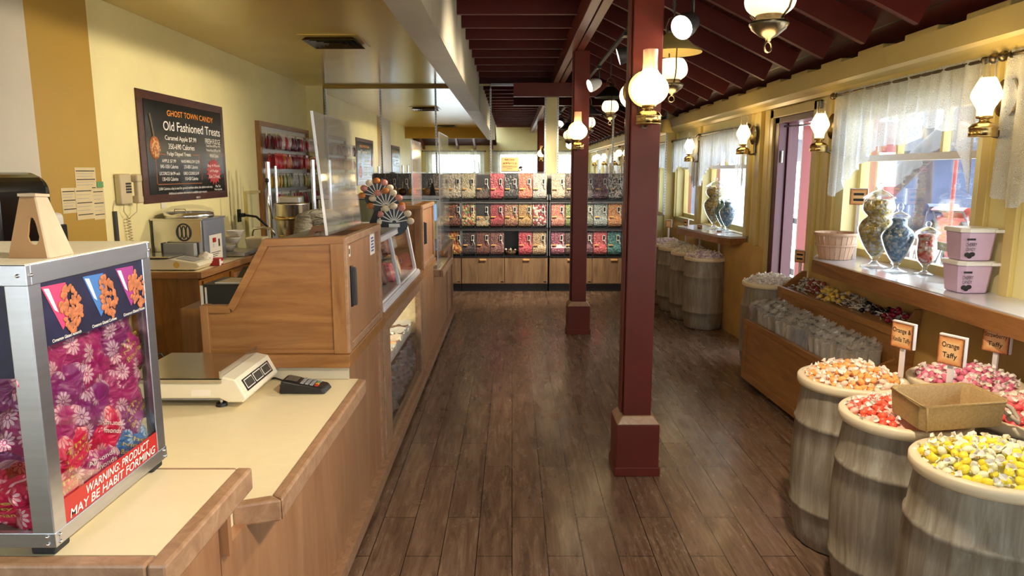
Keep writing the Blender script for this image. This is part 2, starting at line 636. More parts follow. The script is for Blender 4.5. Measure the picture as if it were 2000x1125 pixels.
def dup(root, loc, rot=None, label=None, group=None, scale=None):
    r = root.copy()
    COL.objects.link(r)
    r.location = loc
    if rot is not None: r.rotation_euler = rot if hasattr(rot, '__len__') else (0, 0, rot)
    if scale is not None: r.scale = scale if hasattr(scale, '__len__') else (scale,) * 3
    if label: r['label'] = label
    if group: r['group'] = group
    for ch in list(root.children):
        c = ch.copy()
        COL.objects.link(c)
        c.parent = r
        for g in list(ch.children):
            d = g.copy()
            COL.objects.link(d)
            d.parent = c
    return r

def labelled(o, text):
    o['label'] = text
    return o

# ------------------------------------------------------------------ room shell
MB().box(-2.95, 2.46, -1.1, 10.2, -.06, 0, 'floor').build('floor', kind='structure')

w = MB()
for y0, y1, m in ((-1.1, 3.25, 'yellow'), (3.25, 4.30, 'white_wall'), (4.30, 4.93, 'ochre'), (4.93, 10.2, 'yellow')):
    w.box(LX - .12, LX, y0, y1, 0, 3.6, m)
w.build('wall_left', kind='structure')

w = MB().box(LX, 2.46, MY + .02, MY + .15, 0, 4.2, 'yellow')
w.box(LX, -2.60, MY - .04, MY + .02, 0, 2.9, 'yellow')           # return at the left of the first mirror
w.box(LX, -.45, MY - .035, MY + .02, 2.735, 2.80, 'ochre')       # strip above the mirrors
w.box(-.45, 2.30, MY - .006, MY + .02, 2.80, 4.0, 'red_dark')
w.box(.475, .625, MY - .035, MY + .02, 0, 2.62, 'yellow')         # pilaster between the mirrors
w.box(2.155, 2.30, MY - .02, MY + .02, 0, 2.4, 'cream_trim')
w.build('wall_far', kind='structure')

# right wall with its openings
OPEN = [('window', -.4, 1.1, 1.03, 2.0), ('window', 1.5, 3.0, 1.03, 2.0), ('window', 3.56, 4.95, 1.03, 2.0),
        ('door', 5.46, 6.29, 0, 2.06), ('window', 7.0, 8.62, .99, 1.97), ('window', 8.95, 9.95, .99, 1.97)]
w = MB()
y = BY - .1
for k, y0, y1, z0, z1 in OPEN:
    w.box(RX, RX + .16, y, y0, 0, 2.75, 'yellow')
    if z0 > 0: w.box(RX, RX + .16, y0, y1, 0, z0, 'yellow')
    w.box(RX, RX + .16, y0, y1, z1, 2.75, 'yellow')
    y = y1
w.box(RX, RX + .16, y, 10.2, 0, 2.75, 'yellow')
# board joints above the doors and windows
for yy in (5.15, 5.6, 6.1, 6.55, 6.75, 8.8):
    w.box(RX - .006, RX, yy, yy + .03, 2.06 if 5.2 < yy < 6.4 else .95, 2.17, 'cream_trim')
w.build('wall_right', kind='structure')

# lumpy plaster base under the windows
def plaster(y0, y1, x0, ztop, name):
    b = MB()
    def f(u, v):
        yy = y0 + (y1 - y0) * u
        wob = .02 * sin(yy * 5.1) + .012 * sin(yy * 11 + 1)
        e = min(1, min(u, 1 - u) * (y1 - y0) / .08)
        bul = (x0 - RX) * (.25 + .75 * e ** .5)
        if v < .8:
            t = v / .8
            return (RX + bul + wob - .03 * sin(t * 3), yy, ztop * .9 * t)
        t = (v - .8) / .2
        return (RX + (bul + wob) * cos(t * pi / 2), yy, ztop * (.9 + .1 * sin(t * pi / 2)))
    b.grid(f, 46, 16, 'plaster')
    return b.build(name, kind='structure')
plaster(6.36, 10.03, 2.20, .93, 'trim_1')
plaster(-.9, 5.40, 2.245, .93, 'trim_2')

# fascia box along the right wall with its cove, and bird blocks above it
w = MB()
w.prism([(2.15, 2.31), (2.15, 2.195), (2.175, 2.18), (2.235, 2.165), (2.25, 2.14), (2.30, 2.14), (2.30, 2.31)], BY, MY - .01, 'cream_trim', 'y')
w.build('trim_3', kind='structure')
RY = [3.695 + .5445 * k for k in range(-8, 12)]
for yy in RY[:-1]:
    MB().box(2.20, 2.30, yy + .13, yy + .44, 2.31, 2.355, 'cream_trim').build('trim_4', kind='structure', bevel=.006)

# door and window casings
w = MB()
for y0, y1 in ((5.36, 5.46), (6.29, 6.36)):
    w.box(RX - .03, RX, y0, y1, 0, 2.13, 'cream_trim')
w.box(RX - .03, RX, 5.36, 6.36, 2.06, 2.13, 'cream_trim')
w.box(RX - .02, RX, 6.40, 6.52, .9, 2.14, 'cream_trim')
w.box(RX - .045, RX, 6.56, 6.68, .9, 2.14, 'cream_trim')
w.box(RX - .03, RX, 6.86, 6.96, .98, 2.14, 'cream_trim')
w.box(RX - .03, RX, 8.70, 8.80, .98, 2.14, 'cream_trim')
w.box(RX - .03, RX, 9.96, 10.03, .98, 2.14, 'cream_trim')
for yy in (3.20, 3.42, 5.06, 5.18):
    w.box(RX - .025, RX, yy, yy + .07, 1.03, 2.14, 'cream_trim')
w.build('trim_5', kind='structure', bevel=.004)

# beam-box along the edge of the low ceiling
w = MB().box(-.64, -.45, 1.0, MY - .01, 2.44, 2.80, 'white_board')
w.box(-.56, -.45, 1.0, MY - .01, 2.80, 3.10, 'white_board')
for k in range(60):
    w.box(-.452, -.4475, 1.0 + k * .15, 1.0 + k * .15 + .143, 2.452, 3.10, 'white_board')
w.build('trim_6', kind='structure')

# low flat ceiling on the left, header at its near end, and the hip of the roof behind the camera
w = MB().box(LX, -.62, 1.0, MY + .02, 2.77, 2.85, 'ceil')
w.build('ceiling', kind='structure')
MB().box(LX, -.45, .94, 1.0, 2.48, 2.95, 'ochre').build('trim_7', kind='structure')
w = MB()
w.hexa([(LX, -1.1, 2.34), (-.45, -1.1, 2.34), (-.45, 1.0, 2.98), (LX, 1.0, 2.98),
        (LX, -1.1, 2.44), (-.45, -1.1, 2.44), (-.45, 1.0, 3.08), (LX, 1.0, 3.08)], 'red_dark')
for k in range(5):
    x = LX + .25 + k * .5
    w.beam((x, -1.0, 2.30), (x, .95, 2.90), .06, .1, 'red')
w.build('ceiling_hip', kind='structure')

# sloping roof with rafters and level ties
SL = .48
zr = lambda x: 2.32 + SL * (2.05 - x)
ce = MB()
ce.hexa([(-.56, -1.1, zr(-.56) + .14), (2.6, -1.1, zr(2.6) + .14), (2.6, 10.2, zr(2.6) + .14), (-.56, 10.2, zr(-.56) + .14),
         (-.56, -1.1, zr(-.56) + .2), (2.6, -1.1, zr(2.6) + .2), (2.6, 10.2, zr(2.6) + .2), (-.56, 10.2, zr(-.56) + .2)], 'red_dark')
ce.box(-.60, -.5, -1.1, 10.2, 3.05, 3.85, 'red_dark')
for k in range(20):          # board lines of the deck
    x = -.4 + k * .14
    ce.hexa([(x, -1, zr(x) + .139), (x + .008, -1, zr(x + .008) + .139), (x + .008, MY, zr(x + .008) + .139), (x, MY, zr(x) + .139),
             (x, -1, zr(x) + .142), (x + .008, -1, zr(x + .008) + .142), (x + .008, MY, zr(x + .008) + .142), (x, MY, zr(x) + .142)], 'black')
ceil2 = ce.build('ceiling_sloped', kind='structure')
for yy in RY:
    if yy > MY - .1: continue
    MB().beam((2.05, yy, zr(2.05) + .07), (-.45, yy, zr(-.45) + .07), .042, .14, 'red_rafter').build('rafter', ceil2)
    MB().box(-.445, .60, yy + .12, yy + .162, 2.86, 3.0, 'red_rafter').build('ceiling_tie', ceil2)

# ridge beam, posts
def post(yf, lbl):
    t = thing('post', lbl, 'post', (.665, yf + .11, 0))
    MB().box(.592, .738, yf + .04, yf + .18, .30, 2.73, 'red').box(.60, .73, yf + .18, yf + .21, .30, 2.73, 'red').box(.578, .592, yf + .07, yf + .15, .33, 2.73, 'red').build('shaft', t, bevel=.004)
    p = MB().box(.553, .779, yf, yf + .22, .0, .285, 'red')
    p.box(.546, .786, yf - .007, yf + .227, 0, .05, 'red')
    p.hexa([(.553, yf, .285), (.779, yf, .285), (.779, yf + .22, .285), (.553, yf + .22, .285),
            (.585, yf + .032, .325), (.747, yf + .032, .325), (.747, yf + .19, .325), (.585, yf + .19, .325)], 'edge')
    p.build('plinth', t, bevel=.004)
    return t
post(3.555, 'dark red square post nearest the camera in the middle of the floor')
post(6.89, 'dark red square post farther back in front of the candy bins')
t = thing('ridge_beam', 'heavy reddish timber beam running along the ceiling over the two posts', 'beam', (.605, 5, 2.73))
MB().box(.53, .60, -.9, MY - .02, 2.731, 2.90, 'red').box(.61, .68, -.9, MY - .02, 2.731, 2.90, 'red').build('timber', t, bevel=.004)
MB().box(.02, 1.50, 9.38, 9.47, 2.56, 2.735, 'red').build('cross_beam', bevel=.004)
tag(bpy.data.objects['cross_beam'], 'dark red cross beam under the ceiling in front of the wall mirrors', 'beam')

# mirrors with their slotted steel standards
for i, (x0, x1) in enumerate(((-2.57, -1.82), (-1.81, -1.06), (-1.05, -.30), (-.29, .455), (.645, 1.40), (1.41, 2.145))):
    o = MB().box(x0, x1, MY - .004, MY + .02, 1.0, 2.735 if x1 < -.3 else 2.77, 'mirror').build('wall_mirror')
    tag(o, ['tall wall mirror panel at the far left, beside the rack of bags', 'second tall wall mirror panel from the left',
            'wall mirror panel behind the far end of the candy counter', 'wall mirror panel left of the yellow pilaster above the bins',
            'wall mirror panel right of the yellow pilaster above the bins', 'rightmost wall mirror panel behind the near red post'][i], 'mirror')
for i, x in enumerate((-2.575, -1.815, -1.055, -.295, .463, .637, 1.405, 2.15)):
    b = MB().box(x - .011, x + .011, MY - .022, MY - .004, 1.0, 2.735, 'steel_dull')
    for k in range(44):
        b.box(x - .003, x + .003, MY - .0225, MY - .02, 1.05 + k * .038, 1.072 + k * .038, 'black')
    o = b.build('slotted_standard')
    tag(o, 'slotted steel shelf standard between mirror panels', 'shelf standard', 'slotted steel standards on the mirror wall')
tag(MB().box(-.29, .455, MY - .03, MY - .004, 2.77, 2.80, 'steel_dull').build('mirror_rail'), 'thin steel rail along the top of the middle mirror', 'rail')

# wall behind the camera, seen in the mirrors
w = MB()
x = LX
for x0, x1 in ((-2.4, -.9), (-.4, .9), (1.15, 2.15)):
    w.box(x, x0, BY - .15, BY, 0, 4.0, 'yellow')
    w.box(x0, x1, BY - .15, BY, 0, .85, 'yellow')
    w.box(x0, x1, BY - .15, BY, 2.15, 4.0, 'yellow')
    x = x1
w.box(x, 2.46, BY - .15, BY, 0, 4.0, 'yellow')
w.build('wall_back', kind='structure')

# ------------------------------------------------------------------ windows and door
def window_right(n, y0, y1, z0, z1, mun=2):
    t = struct('window_%d' % n, (RX + .12, (y0 + y1) / 2, z0))
    X = RX + .12
    f = MB()
    for a, b, c, d in ((y0, y0 + .045, z0, z1), (y1 - .045, y1, z0, z1), (y0, y1, z1 - .05, z1), (y0, y1, z0, z0 + .05)):
        f.box(X - .03, X + .03, a, b, c, d, 'cream_trim')
    f.build('window_frame', t, bevel=.003)
    zm = z0 + (z1 - z0) * .68
    s = MB().box(X - .045, X + .02, y0 + .04, y1 - .04, zm - .02, zm + .02, 'white_paint')
    for k in range(mun):
        yy = y0 + (y1 - y0) * (k + 1) / (mun + 1)
        s.box(X - .02, X + .02, yy - .012, yy + .012, zm, z1 - .04, 'cream_trim')
    s.build('sash_bar', t)
    MB().box(X - .003, X + .003, y0 + .04, y1 - .04, z0 + .04, z1 - .04, 'glass').build('pane', t)
    # red painted outside trim
    MB().box(RX + .155, RX + .20, y1 - .03, y1 + .06, z0 - .05, z1 + .05, 'door_red').box(RX + .155, RX + .2, y0 - .06, y0 + .0, z0 - .05, z1 + .05, 'door_red').build('outer_trim', t)
i = 1
for k, y0, y1, z0, z1 in OPEN:
    if k == 'window':
        window_right(i, y0, y1, z0, z1)
        i += 1
for x0, x1 in ((-2.4, -.9), (-.4, .9), (1.15, 2.15)):
    t = struct('window_%d' % i, ((x0 + x1) / 2, BY - .08, .85))
    f = MB()
    for a, b, c, d in ((x0, x0 + .05, .85, 2.15), (x1 - .05, x1, .85, 2.15), (x0, x1, 2.1, 2.15), (x0, x1, .85, .9), (x0, x1, 1.55, 1.59)):
        f.box(a, b, BY - .11, BY - .05, c, d, 'cream_trim')
    f.build('window_frame', t)
    MB().box(x0, x1, BY - .083, BY - .077, .87, 2.13, 'glass').build('pane', t)
    i += 1

# door: reddish frame, leaf swung outwards, closer arm
t = struct('door_1', (RX, 5.87, 0))
f = MB().box(RX - .012, RX + .16, 5.46, 5.50, 0, 2.06, 'jamb_red').box(RX - .012, RX + .16, 6.19, 6.29, 0, 2.06, 'jamb_red').box(RX - .012, RX + .16, 5.46, 6.29, 2.01, 2.06, 'jamb_red')
f.box(RX + .06, RX + .09, 6.165, 6.19, 0, 2.01, 'jamb_red')
f.build('door_frame', t, bevel=.004)
lf = MB()
th = RD(12)
def lp(a, b, z):       # along the leaf a, thickness b
    return (RX + .19 + a * cos(th) + b * sin(th), 6.17 - a * sin(th) * .35 + b, z)
def lbox(a0, a1, z0, z1, m, b0=0, b1=.045):
    lf.hexa([lp(a0, b0, z0), lp(a1, b0, z0), lp(a1, b1, z0), lp(a0, b1, z0), lp(a0, b0, z1), lp(a1, b0, z1), lp(a1, b1, z1), lp(a0, b1, z1)], m)
lbox(0, .14, .02, 2.02, 'door_red'); lbox(.66, .80, .02, 2.02, 'door_red')
lbox(.14, .66, .02, .78, 'door_red'); lbox(.14, .66, 1.88, 2.02, 'door_red')
lbox(.17, .63, .15, .65, 'door_red', -.006, 0)
lf.build('door_leaf', t)
lf = MB(); lbox(.14, .66, .78, 1.88, 'glass', .02, .026); lf.build('pane', t)
MB().tube([(RX + .03, 6.2, 1.985), (RX + .14, 5.95, 1.985), (RX + .33, 6.12, 1.965)], .008, 'alu').build('closer_arm', t)
lf = MB(); lbox(.2, .36, 1.90, 1.955, 'charcoal', -.05, 0); lf.build('closer_body', t, bevel=.006)
MB().cyl((RX + .02, 6.18, .62), (RX + .02, 6.18, .72), .012, .012, 'steel_dull').cyl((RX + .02, 6.18, 1.68), (RX + .02, 6.18, 1.78), .012, .012, 'steel_dull').build('hinge', t)

# ------------------------------------------------------------------ lace curtains on brass rods
def _lace():
    m, nt, p, o = _nodes('white lace')
    nt.nodes.remove(p)
    v = coord(nt)
    w1 = nt.nodes.new('ShaderNodeTexVoronoi')
    w1.inputs['Scale'].default_value = 55
    nt.links.new(v, w1.inputs['Vector'])
    rings = mth(nt, 'SINE', mth(nt, 'MULTIPLY', w1.outputs['Distance'], 26))
    nz = noise(nt, v, 7, 3)
    mot = ramp(nt, mth(nt, 'ADD', mth(nt, 'MULTIPLY', rings, .22), nz), ((.35, (.56, .56, .56)), (.62, (.86, .86, .86))))
    d = nt.nodes.new('ShaderNodeBsdfDiffuse')
    d.inputs['Color'].default_value = (.80, .84, .90, 1)
    tl = nt.nodes.new('ShaderNodeBsdfTranslucent')
    tl.inputs['Color'].default_value = (.80, .86, .95, 1)
    a = nt.nodes.new('ShaderNodeMixShader')
    a.inputs[0].default_value = .4
    nt.links.new(d.outputs[0], a.inputs[1])
    nt.links.new(tl.outputs[0], a.inputs[2])
    tr = nt.nodes.new('ShaderNodeBsdfTransparent')
    mx = nt.nodes.new('ShaderNodeMixShader')
    nt.links.new(mot, mx.inputs[0])
    nt.links.new(tr.outputs[0], mx.inputs[1])
    nt.links.new(a.outputs[0], mx.inputs[2])
    nt.links.new(mx.outputs[0], o.inputs[0])
    return m
M['lace'] = _lace()

def interp(pts, u):
    for (a, x), (b, y) in zip(pts, pts[1:]):
        if u <= b:
            return x + (y - x) * (u - a) / (b - a + 1e-9)
    return pts[-1][1]

def curtain(y0, y1, zt, hem, label, X=2.235, axis='y', amp=.016, name='lace_curtain'):
    """hem: list of (fraction from y0, z of the hem)"""
    L = abs(y1 - y0)
    rnd = random.Random(int(L * 1000 + y0 * 77))
    ph = [rnd.uniform(0, 6) for _ in range(5)]
    nu = int(L / .0125)
    b = MB()
    def f(u, v):
        s = y0 + (y1 - y0) * u
        zb = interp(hem, u) - .012 * abs(sin(s * 46 + ph[3])) - .014 * sin(s * 13 + ph[1])
        t = v ** .8
        x = amp * (.35 + .65 * t) * (sin(s * 62 + ph[0]) + .6 * sin(s * 37 + ph[1]) + .35 * sin(s * 111 + ph[2]))
        z = zt + .018 - (zt + .018 - zb) * v
        if v < .03: x += .012 * (1 if int(s * 90) % 2 else -1)
        return (X + x, s, z) if axis == 'y' else (s, X + x, z)
    b.grid(f, nu, 20, 'lace')
    t = thing(name, label, 'curtain', (X, (y0 + y1) / 2, zt) if axis == 'y' else ((y0 + y1) / 2, X, zt))
    b.build('lace_panel', t)
    r = MB()
    a, c = min(y0, y1) - .05, max(y0, y1) + .03
    P = (lambda s, dx=0, dz=0: (X + dx, s, zt + dz)) if axis == 'y' else (lambda s, dx=0, dz=0: (s, X + dx, zt + dz))
    r.cyl(P(a), P(c), .009, .009, 'brass_old')
    r.ball(P(a - .012), .024, 'brass_old', 12, 8).ball(P(c + .012), .024, 'brass_old', 12, 8)
    for s in (a + .05, c - .05):
        r.cyl(P(s), P(s, RX - X if axis == 'y' else 0), .007, .012, 'brass_old')
        r.cyl(P(s - .004), P(s + .004), .018, .018, 'brass_old')
    r.build('curtain_rod', t)
    return t
curtain(5.02, 3.47, 2.12, [(0, 1.44), (.06, 1.42), (.14, 1.55), (.22, 1.62), (.34, 1.70), (.45, 1.78), (.58, 1.77), (.70, 1.84), (.88, 1.83), (.93, 1.70), (.965, 1.46), (1, 1.82)],
        'white lace valance on the large near window above the glass candy jars')
curtain(3.30, 1.45, 2.12, [(0, 1.50), (.05, 1.43), (.10, 1.45), (.16, 1.60), (.3, 1.75), (.5, 1.8), (.8, 1.72), (1, 1.5)],
        'white lace valance cut off by the right edge of the photo')
curtain(8.56, 6.90, 2.03, [(0, 1.42), (.06, 1.45), (.15, 1.62), (.35, 1.68), (.6, 1.72), (.82, 1.70), (.9, 1.5), (.97, 1.42), (1, 1.6)],
        'white lace valance on the window beyond the open door')
curtain(10.0, 8.70, 2.02, [(0, 1.60), (.3, 1.68), (.6, 1.68), (.8, 1.60), (.92, 1.42), (1, 1.45)],
        'white lace valance on the farthest window beside the mirrors')
for x0, x1, nm in ((-2.55, -.82, 'left'), (-.58, .90, 'middle'), (1.10, 2.22, 'right')):
    curtain(x0, x1, 2.2, [(0, 1.1), (.5, 1.15), (1, 1.1)],
            'white lace curtain on the %s window of the end wall, seen reflected in the mirrors' % nm, BY + .06, 'x')

# ------------------------------------------------------------------ oil-lamp style lights
def _globe(name, lo, hi, slo, shi, z0, z1):
    m, nt, p, o = _nodes(name)
    sp = nt.nodes.new('ShaderNodeSeparateXYZ')
    nt.links.new(coord(nt), sp.inputs[0])
    t = mth(nt, 'DIVIDE', mth(nt, 'SUBTRACT', sp.outputs[2], z0), z1 - z0)
    c = ramp(nt, t, ((0, lo), (1, hi)))
    s = nt.nodes.new('ShaderNodeMapRange')
    s.inputs[3].default_value, s.inputs[4].default_value = slo, shi
    nt.links.new(t, s.inputs[0])
    p.inputs['Base Color'].default_value = (.9, .85, .7, 1)
    p.inputs['Roughness'].default_value = .2
    nt.links.new(c, p.inputs['Emission Color'])
    nt.links.new(s.outputs[0], p.inputs['Emission Strength'])
    return m
LK = .7
M['globe'] = _globe('frosted globe, lit', (1, .62, .13), (1, .80, .45), 1.0 * LK, 5.5 * LK, .06, .15)
M['tulip'] = _globe('frosted tulip chimney, lit', (1, .55, .16), (1, .76, .40), .8 * LK, 5 * LK, .05, .11)
M['tulip_dim'] = _globe('frosted tulip chimney, dim', (1, .60, .22), (1, .72, .36), .5 * LK, 2.4 * LK, .03, .11)
M['globe_p'] = _globe('frosted pendant shade, lit', (1, .70, .34), (1, .76, .45), 1.3 * LK, 2.4 * LK, -.06, .06)
M['flame'] = emitter('bulb glow', (1, .82, .5), 14)
M['chimney'] = thin_glass('clear chimney glass', (1, .985, .96), .08, .7)
M['chimney_frost'] = plain('frosted neck glass', (.85, .62, .48), .25, trans=.6)

def sconce(label, kind='tulip', mat='tulip'):
    """built at the origin: wall at x=0, lamp stands out along -x; z=0 is the bottom of the oil reservoir"""
    t = thing('wall_lamp', label, 'wall lamp')
    c = (-.12, 0, 0)
    R = .058
    MB().lathe([(0, 0), (R, 0), (R + .003, .004), (R, .008), (R, .036), (R + .004, .040), (R, .044), (R * .8, .058), (R * .5, .064), (.02, .07), (.02, .08), (.034, .083), (.034, .092), (.03, .094)], 'brass', c, 28).build('reservoir', t)
    if kind == 'globe':
        MB().turned([(.036, .092), (.062, .108), (.082, .132), (.090, .162), (.084, .192), (.066, .216), (.046, .236), (.036, .252)], mat, c, 36).build('globe', t)
        MB().lathe([(.036, .252), (.0335, .29), (.035, .345)], 'chimney_frost', c, 24).build('chimney', t)
        MB().lathe([(.038, .092), (.038, .150)], 'chimney', c, 20).build('inner_glass', t)
    else:
        MB().turned([(.031, .092), (.034, .122), (.048, .150), (.060, .172), (.062, .190), (.054, .215), (.040, .245), (.031, .262)], mat, c, 36).build('globe', t)
        MB().lathe([(.031, .262), (.0295, .30), (.031, .345)], 'chimney', c, 24).build('chimney', t)
    MB().lathe([(0, 0), (.045, .004), (.082, .014), (.088, .02)], 'brass', (0, 0, 0), 28).xf(Matrix.Translation((-.012, 0, .175)) @ Matrix.Rotation(-pi / 2, 4, 'Y')).build('reflector', t)
    b = MB().box(-.012, 0, -.014, .014, -.01, .25, 'brass_old')
    b.tube([(-.006, 0, .005), (-.04, 0, -.002), (-.09, 0, .01)], .008, 'brass_old')
    b.box(-.075, -.05, -.012, .012, .0, .03, 'brass_old')
    b.cyl((-.016, 0, .20), (-.012, 0, .20), .01, .01, 'brass_old').tube([(-.005, -.03, .01), (-.012, -.03, .15), (-.005, 0, .24), (-.012, .03, .15), (-.005, .03, .01)], .004, 'brass_old')
    b.build('bracket', t)
    return t
s0 = sconce('brass oil-lamp sconce with a round glowing globe on the near red post', 'globe', 'globe')
s0.location, s0.rotation_euler = (.655, 3.595, 1.825), (0, 0, RD(90))
g = 'round-globe lamps on the red posts'
dup(s0, (.62, 6.93, 1.812), RD(90), 'brass oil-lamp sconce with a round glowing globe on the farther red post')
dup(s0, (.665, 3.77, 1.84), RD(-90), 'lamp on the back of the near red post, only the edge of its disc showing')
dup(s0, (.665, 7.1, 1.83), RD(-90), 'lamp on the back of the farther red post, seen only in the mirror')
s1 = sconce('bright tulip-chimney wall lamp at the right end of the large near window')
s1.location = (RX - .03, 3.30, 1.758)
s2 = sconce('dimmer tulip-chimney wall lamp between the open door and the large window', 'tulip', 'tulip_dim')
s2.location = (RX - .03, 5.05, 1.74)
dup(s1, (RX - .045, 6.66, 1.762), None, 'bright wall lamp just left of the open door')
dup(s1, (RX - .03, 8.72, 1.725), None, 'small bright wall lamp above the yellow jar, between the two far windows')
dup(s1, (RX - .03, 1.32, 1.758), None, 'wall lamp nearer than the photo shows, reflected in the right mirror')
for o, e in (((.64, 3.42, 2.02), 6), ((.62, 6.75, 2.0), 4), ((2.0, 3.28, 1.95), 2), ((2.0, 6.64, 1.95), 2), ((2.0, 8.70, 1.92), 1.5)):
    lamp('POINT', 'glow_helper', o, e * LK, (1, .68, .32), .06)  # added helper points beside the wall and post lamps, strengthening their glow

def pendant(label, shade):
    """z=0 at the middle of the glass"""
    t = thing('hanging_lamp', label, 'hanging lamp')
    MB().turned([(.050, -.052), (.078, -.03), (.087, 0), (.080, .035), (.062, .062)], 'globe_p', n=36).build('glass_shade', t)
    MB().lathe([(.165, .10), (.160, .108), (.12, .132), (.085, .165), (.055, .195), (.04, .205)], shade, n=32).lathe([(.164, .097), (.118, .128), (.082, .16), (.05, .19)], shade, n=32).build('tin_shade', t)
    MB().lathe([(.036, .2), (.036, .235), (.03, .24), (0, .24)], 'steel', n=18).build('cap', t)
    MB().lathe([(.048, -.05), (.050, -.068), (.066, -.074), (.068, -.084), (.062, -.092), (.060, -.098), (.03, -.122), (.012, -.13), (.008, -.14), (0, -.142)], 'brass_old', n=28).build('font', t)
    MB().tube([(.018 * cos(a), 0, -.158 + .018 * sin(a)) for a in [2 * pi * k / 12 for k in range(12)]], .004, 'brass_old', 6, True).build('ring', t)
    h = MB()
    for sgn in (-1, 1):
        h.tube([(0, sgn * .055, -.068), (0, sgn * .085, -.04), (0, sgn * .098, .0), (0, sgn * .09, .05), (0, sgn * .10, .11)], .004, 'brass_old')
        h.tube([(sgn * .04, .0, .2), (sgn * .045, 0, .24), (sgn * .03, 0, .285), (0, 0, .30)], .004, 'brass_old')
    h.tube([(0, 0, .30), (0, 0, .68)], .004, 'charcoal')
    for k in range(11):
        h.tube([(.009 * cos(a), .002, .33 + k * .032 + .016 * sin(a)) for a in [2 * pi * q / 8 for q in range(8)]], .0028, 'charcoal', 5, True)
    h.build('hanger', t)
    return t
p0 = pendant('black-shaded hanging lamp in the middle distance, right of the farther red post', 'black')
p0.location = (1.015, 7.5065, 2.26)
dup(p0, (.903, 8.595, 2.173), .4, 'black-shaded hanging lamp farthest back, half hidden by the farther red post')
dup(p0, (.905, 2.606, 2.195), .5, 'hanging lamp at the top edge of the photo, dark brass font in view')
p1 = pendant('cream tin-shaded hanging lamp showing right behind the near red post', 'cream_trim')
p1.location = (.928, 4.2395, 2.18)
for o in ((1.015, 7.5, 2.07), (.905, 2.6, 2.01), (.928, 4.24, 1.99)):
    lamp('POINT', 'glow_helper', o, 3 * LK, (1, .72, .38), .07)  # added helper points in the air below the hanging lamps

# ------------------------------------------------------------------ track lights
tr = thing('lighting_track', 'dark lighting track running under the rafters right of the ridge beam', 'track light', (.80, 5, 2.57))
MB().box(.785, .815, 1.2, 9.2, 2.56, 2.58, 'black_rubber').build('rail', tr)
M['spot_face'] = emitter('spot lamp face', (1, .93, .78), 25)
def spot(loc, target, label, energy, size=1.0, col=(1, .84, .62), body='charcoal', ang=75):
    t = thing('spotlight', label, 'spotlight', loc)
    d = (Vector(target) - Vector(loc)).normalized()
    q = d.to_track_quat('-Z', 'Y').to_matrix().to_4x4()
    T = Matrix.Translation(loc) @ q @ Matrix.Scale(size, 4)
    MB().lathe([(.058, -.05), (.060, -.045), (.055, .0), (.042, .045), (.022, .07), (0, .075)], body, n=24).lathe([(.058, -.05), (.052, -.046), (.05, -.03)], 'white_frame', n=24).xf(T).build('housing', t)
    MB().lathe([(0, -.034), (.05, -.036)], 'spot_face', n=24).xf(T).build('bulb_face', t)
    p = Vector(loc)
    a = T @ Vector((0, 0, .05))
    MB().tube([a, (a[0], a[1], 2.54), (.80, a[1], 2.565)], .008, 'black').box(.78, .82, a[1] - .05, a[1] + .05, 2.54, 2.562, 'black').build('arm', t)
    lamp('SPOT', 'spot_beam', p + d * .06 * size, energy, col, .045, target, ang, .9)
SPOTS = [
    ((.84, 3.55, 2.30), (-1.3, 1.6, .9), 'lit spotlight with a dark cone housing, right of the near red post', 70, 'charcoal', 80),
    ((.76, 6.75, 2.40), (-2.0, 6.0, 1.4), 'small white spotlight beside the farther red post', 105, 'white_plastic', 80),
    ((.80, 5.2, 2.42), (-2.9, 5.6, 1.3), 'spotlight on the track hidden behind the near red post', 150, 'charcoal', 80),
    ((.80, 8.2, 2.42), (.2, 9.6, .9), 'spotlight on the far part of the track, aimed at the bins', 200, 'charcoal', 90),
    ((.80, .9, 2.42), (-.9, 1.9, .9), 'added spotlight on the track out of view, lighting the near counter', 120, 'charcoal', 85),  # extra head out of view, added to brighten the near counter
    ((.95, 2.0, 2.40), (1.6, 2.6, .6), 'added spotlight out of view, lighting the taffy barrels', 75, 'charcoal', 80),  # extra head out of view, added to brighten the barrels
]
for a in SPOTS:
    spot(a[0], a[1], a[2], a[3], 1.0, (1, .84, .62), a[4], a[5])
# ceiling vents of the low ceiling
def vent(x, y, label):
    t = thing('ceiling_vent', label, 'ceiling vent', (x, y, 2.77))
    MB().box(x - .26, x + .26, y - .30, y + .30, 2.762, 2.772, 'ceil').build('plate', t)
    b = MB()
    for k in range(4):
        r0, r1 = .23 - k * .05, .205 - k * .05
        for sx in (-1, 1):
            b.hexa([(x + sx * r0, y - r0, 2.735), (x + sx * r1, y - r1, 2.758), (x + sx * r1, y + r1, 2.758), (x + sx * r0, y + r0, 2.735),
                    (x + sx * r0, y - r0, 2.738), (x + sx * r1, y - r1, 2.764), (x + sx * r1, y + r1, 2.764), (x + sx * r0, y + r0, 2.738)], 'brass_old')
            b.hexa([(x - r0, y + sx * r0, 2.735), (x - r1, y + sx * r1, 2.758), (x + r1, y + sx * r1, 2.758), (x + r0, y + sx * r0, 2.735),
                    (x - r0, y + sx * r0, 2.738), (x - r1, y + sx * r1, 2.764), (x + r1, y + sx * r1, 2.764), (x + r0, y + sx * r0, 2.738)], 'brass_old')
    b.build('louvre', t)
    MB().box(x - .2, x + .2, y - .2, y + .2, 2.757, 2.763, 'black').build('duct', t)
vent(-1.60, 6.65, 'square louvred air vent in the glossy ceiling above the counter')
vent(-1.65, 1.7, 'air vent in the near part of the low ceiling, seen in the mirror')
t = thing('cone_fixture', 'small cream cone-shaped ceiling fixture near the mirror, right of the near red post', 'ceiling fixture', (1.98, 9.30, 2.14))
MB().lathe([(.085, 0), (.08, .02), (.045, .15), (.02, .17), (0, .172)], 'cream_trim', (1.98, 9.30, 2.10), 20).build('shade', t)
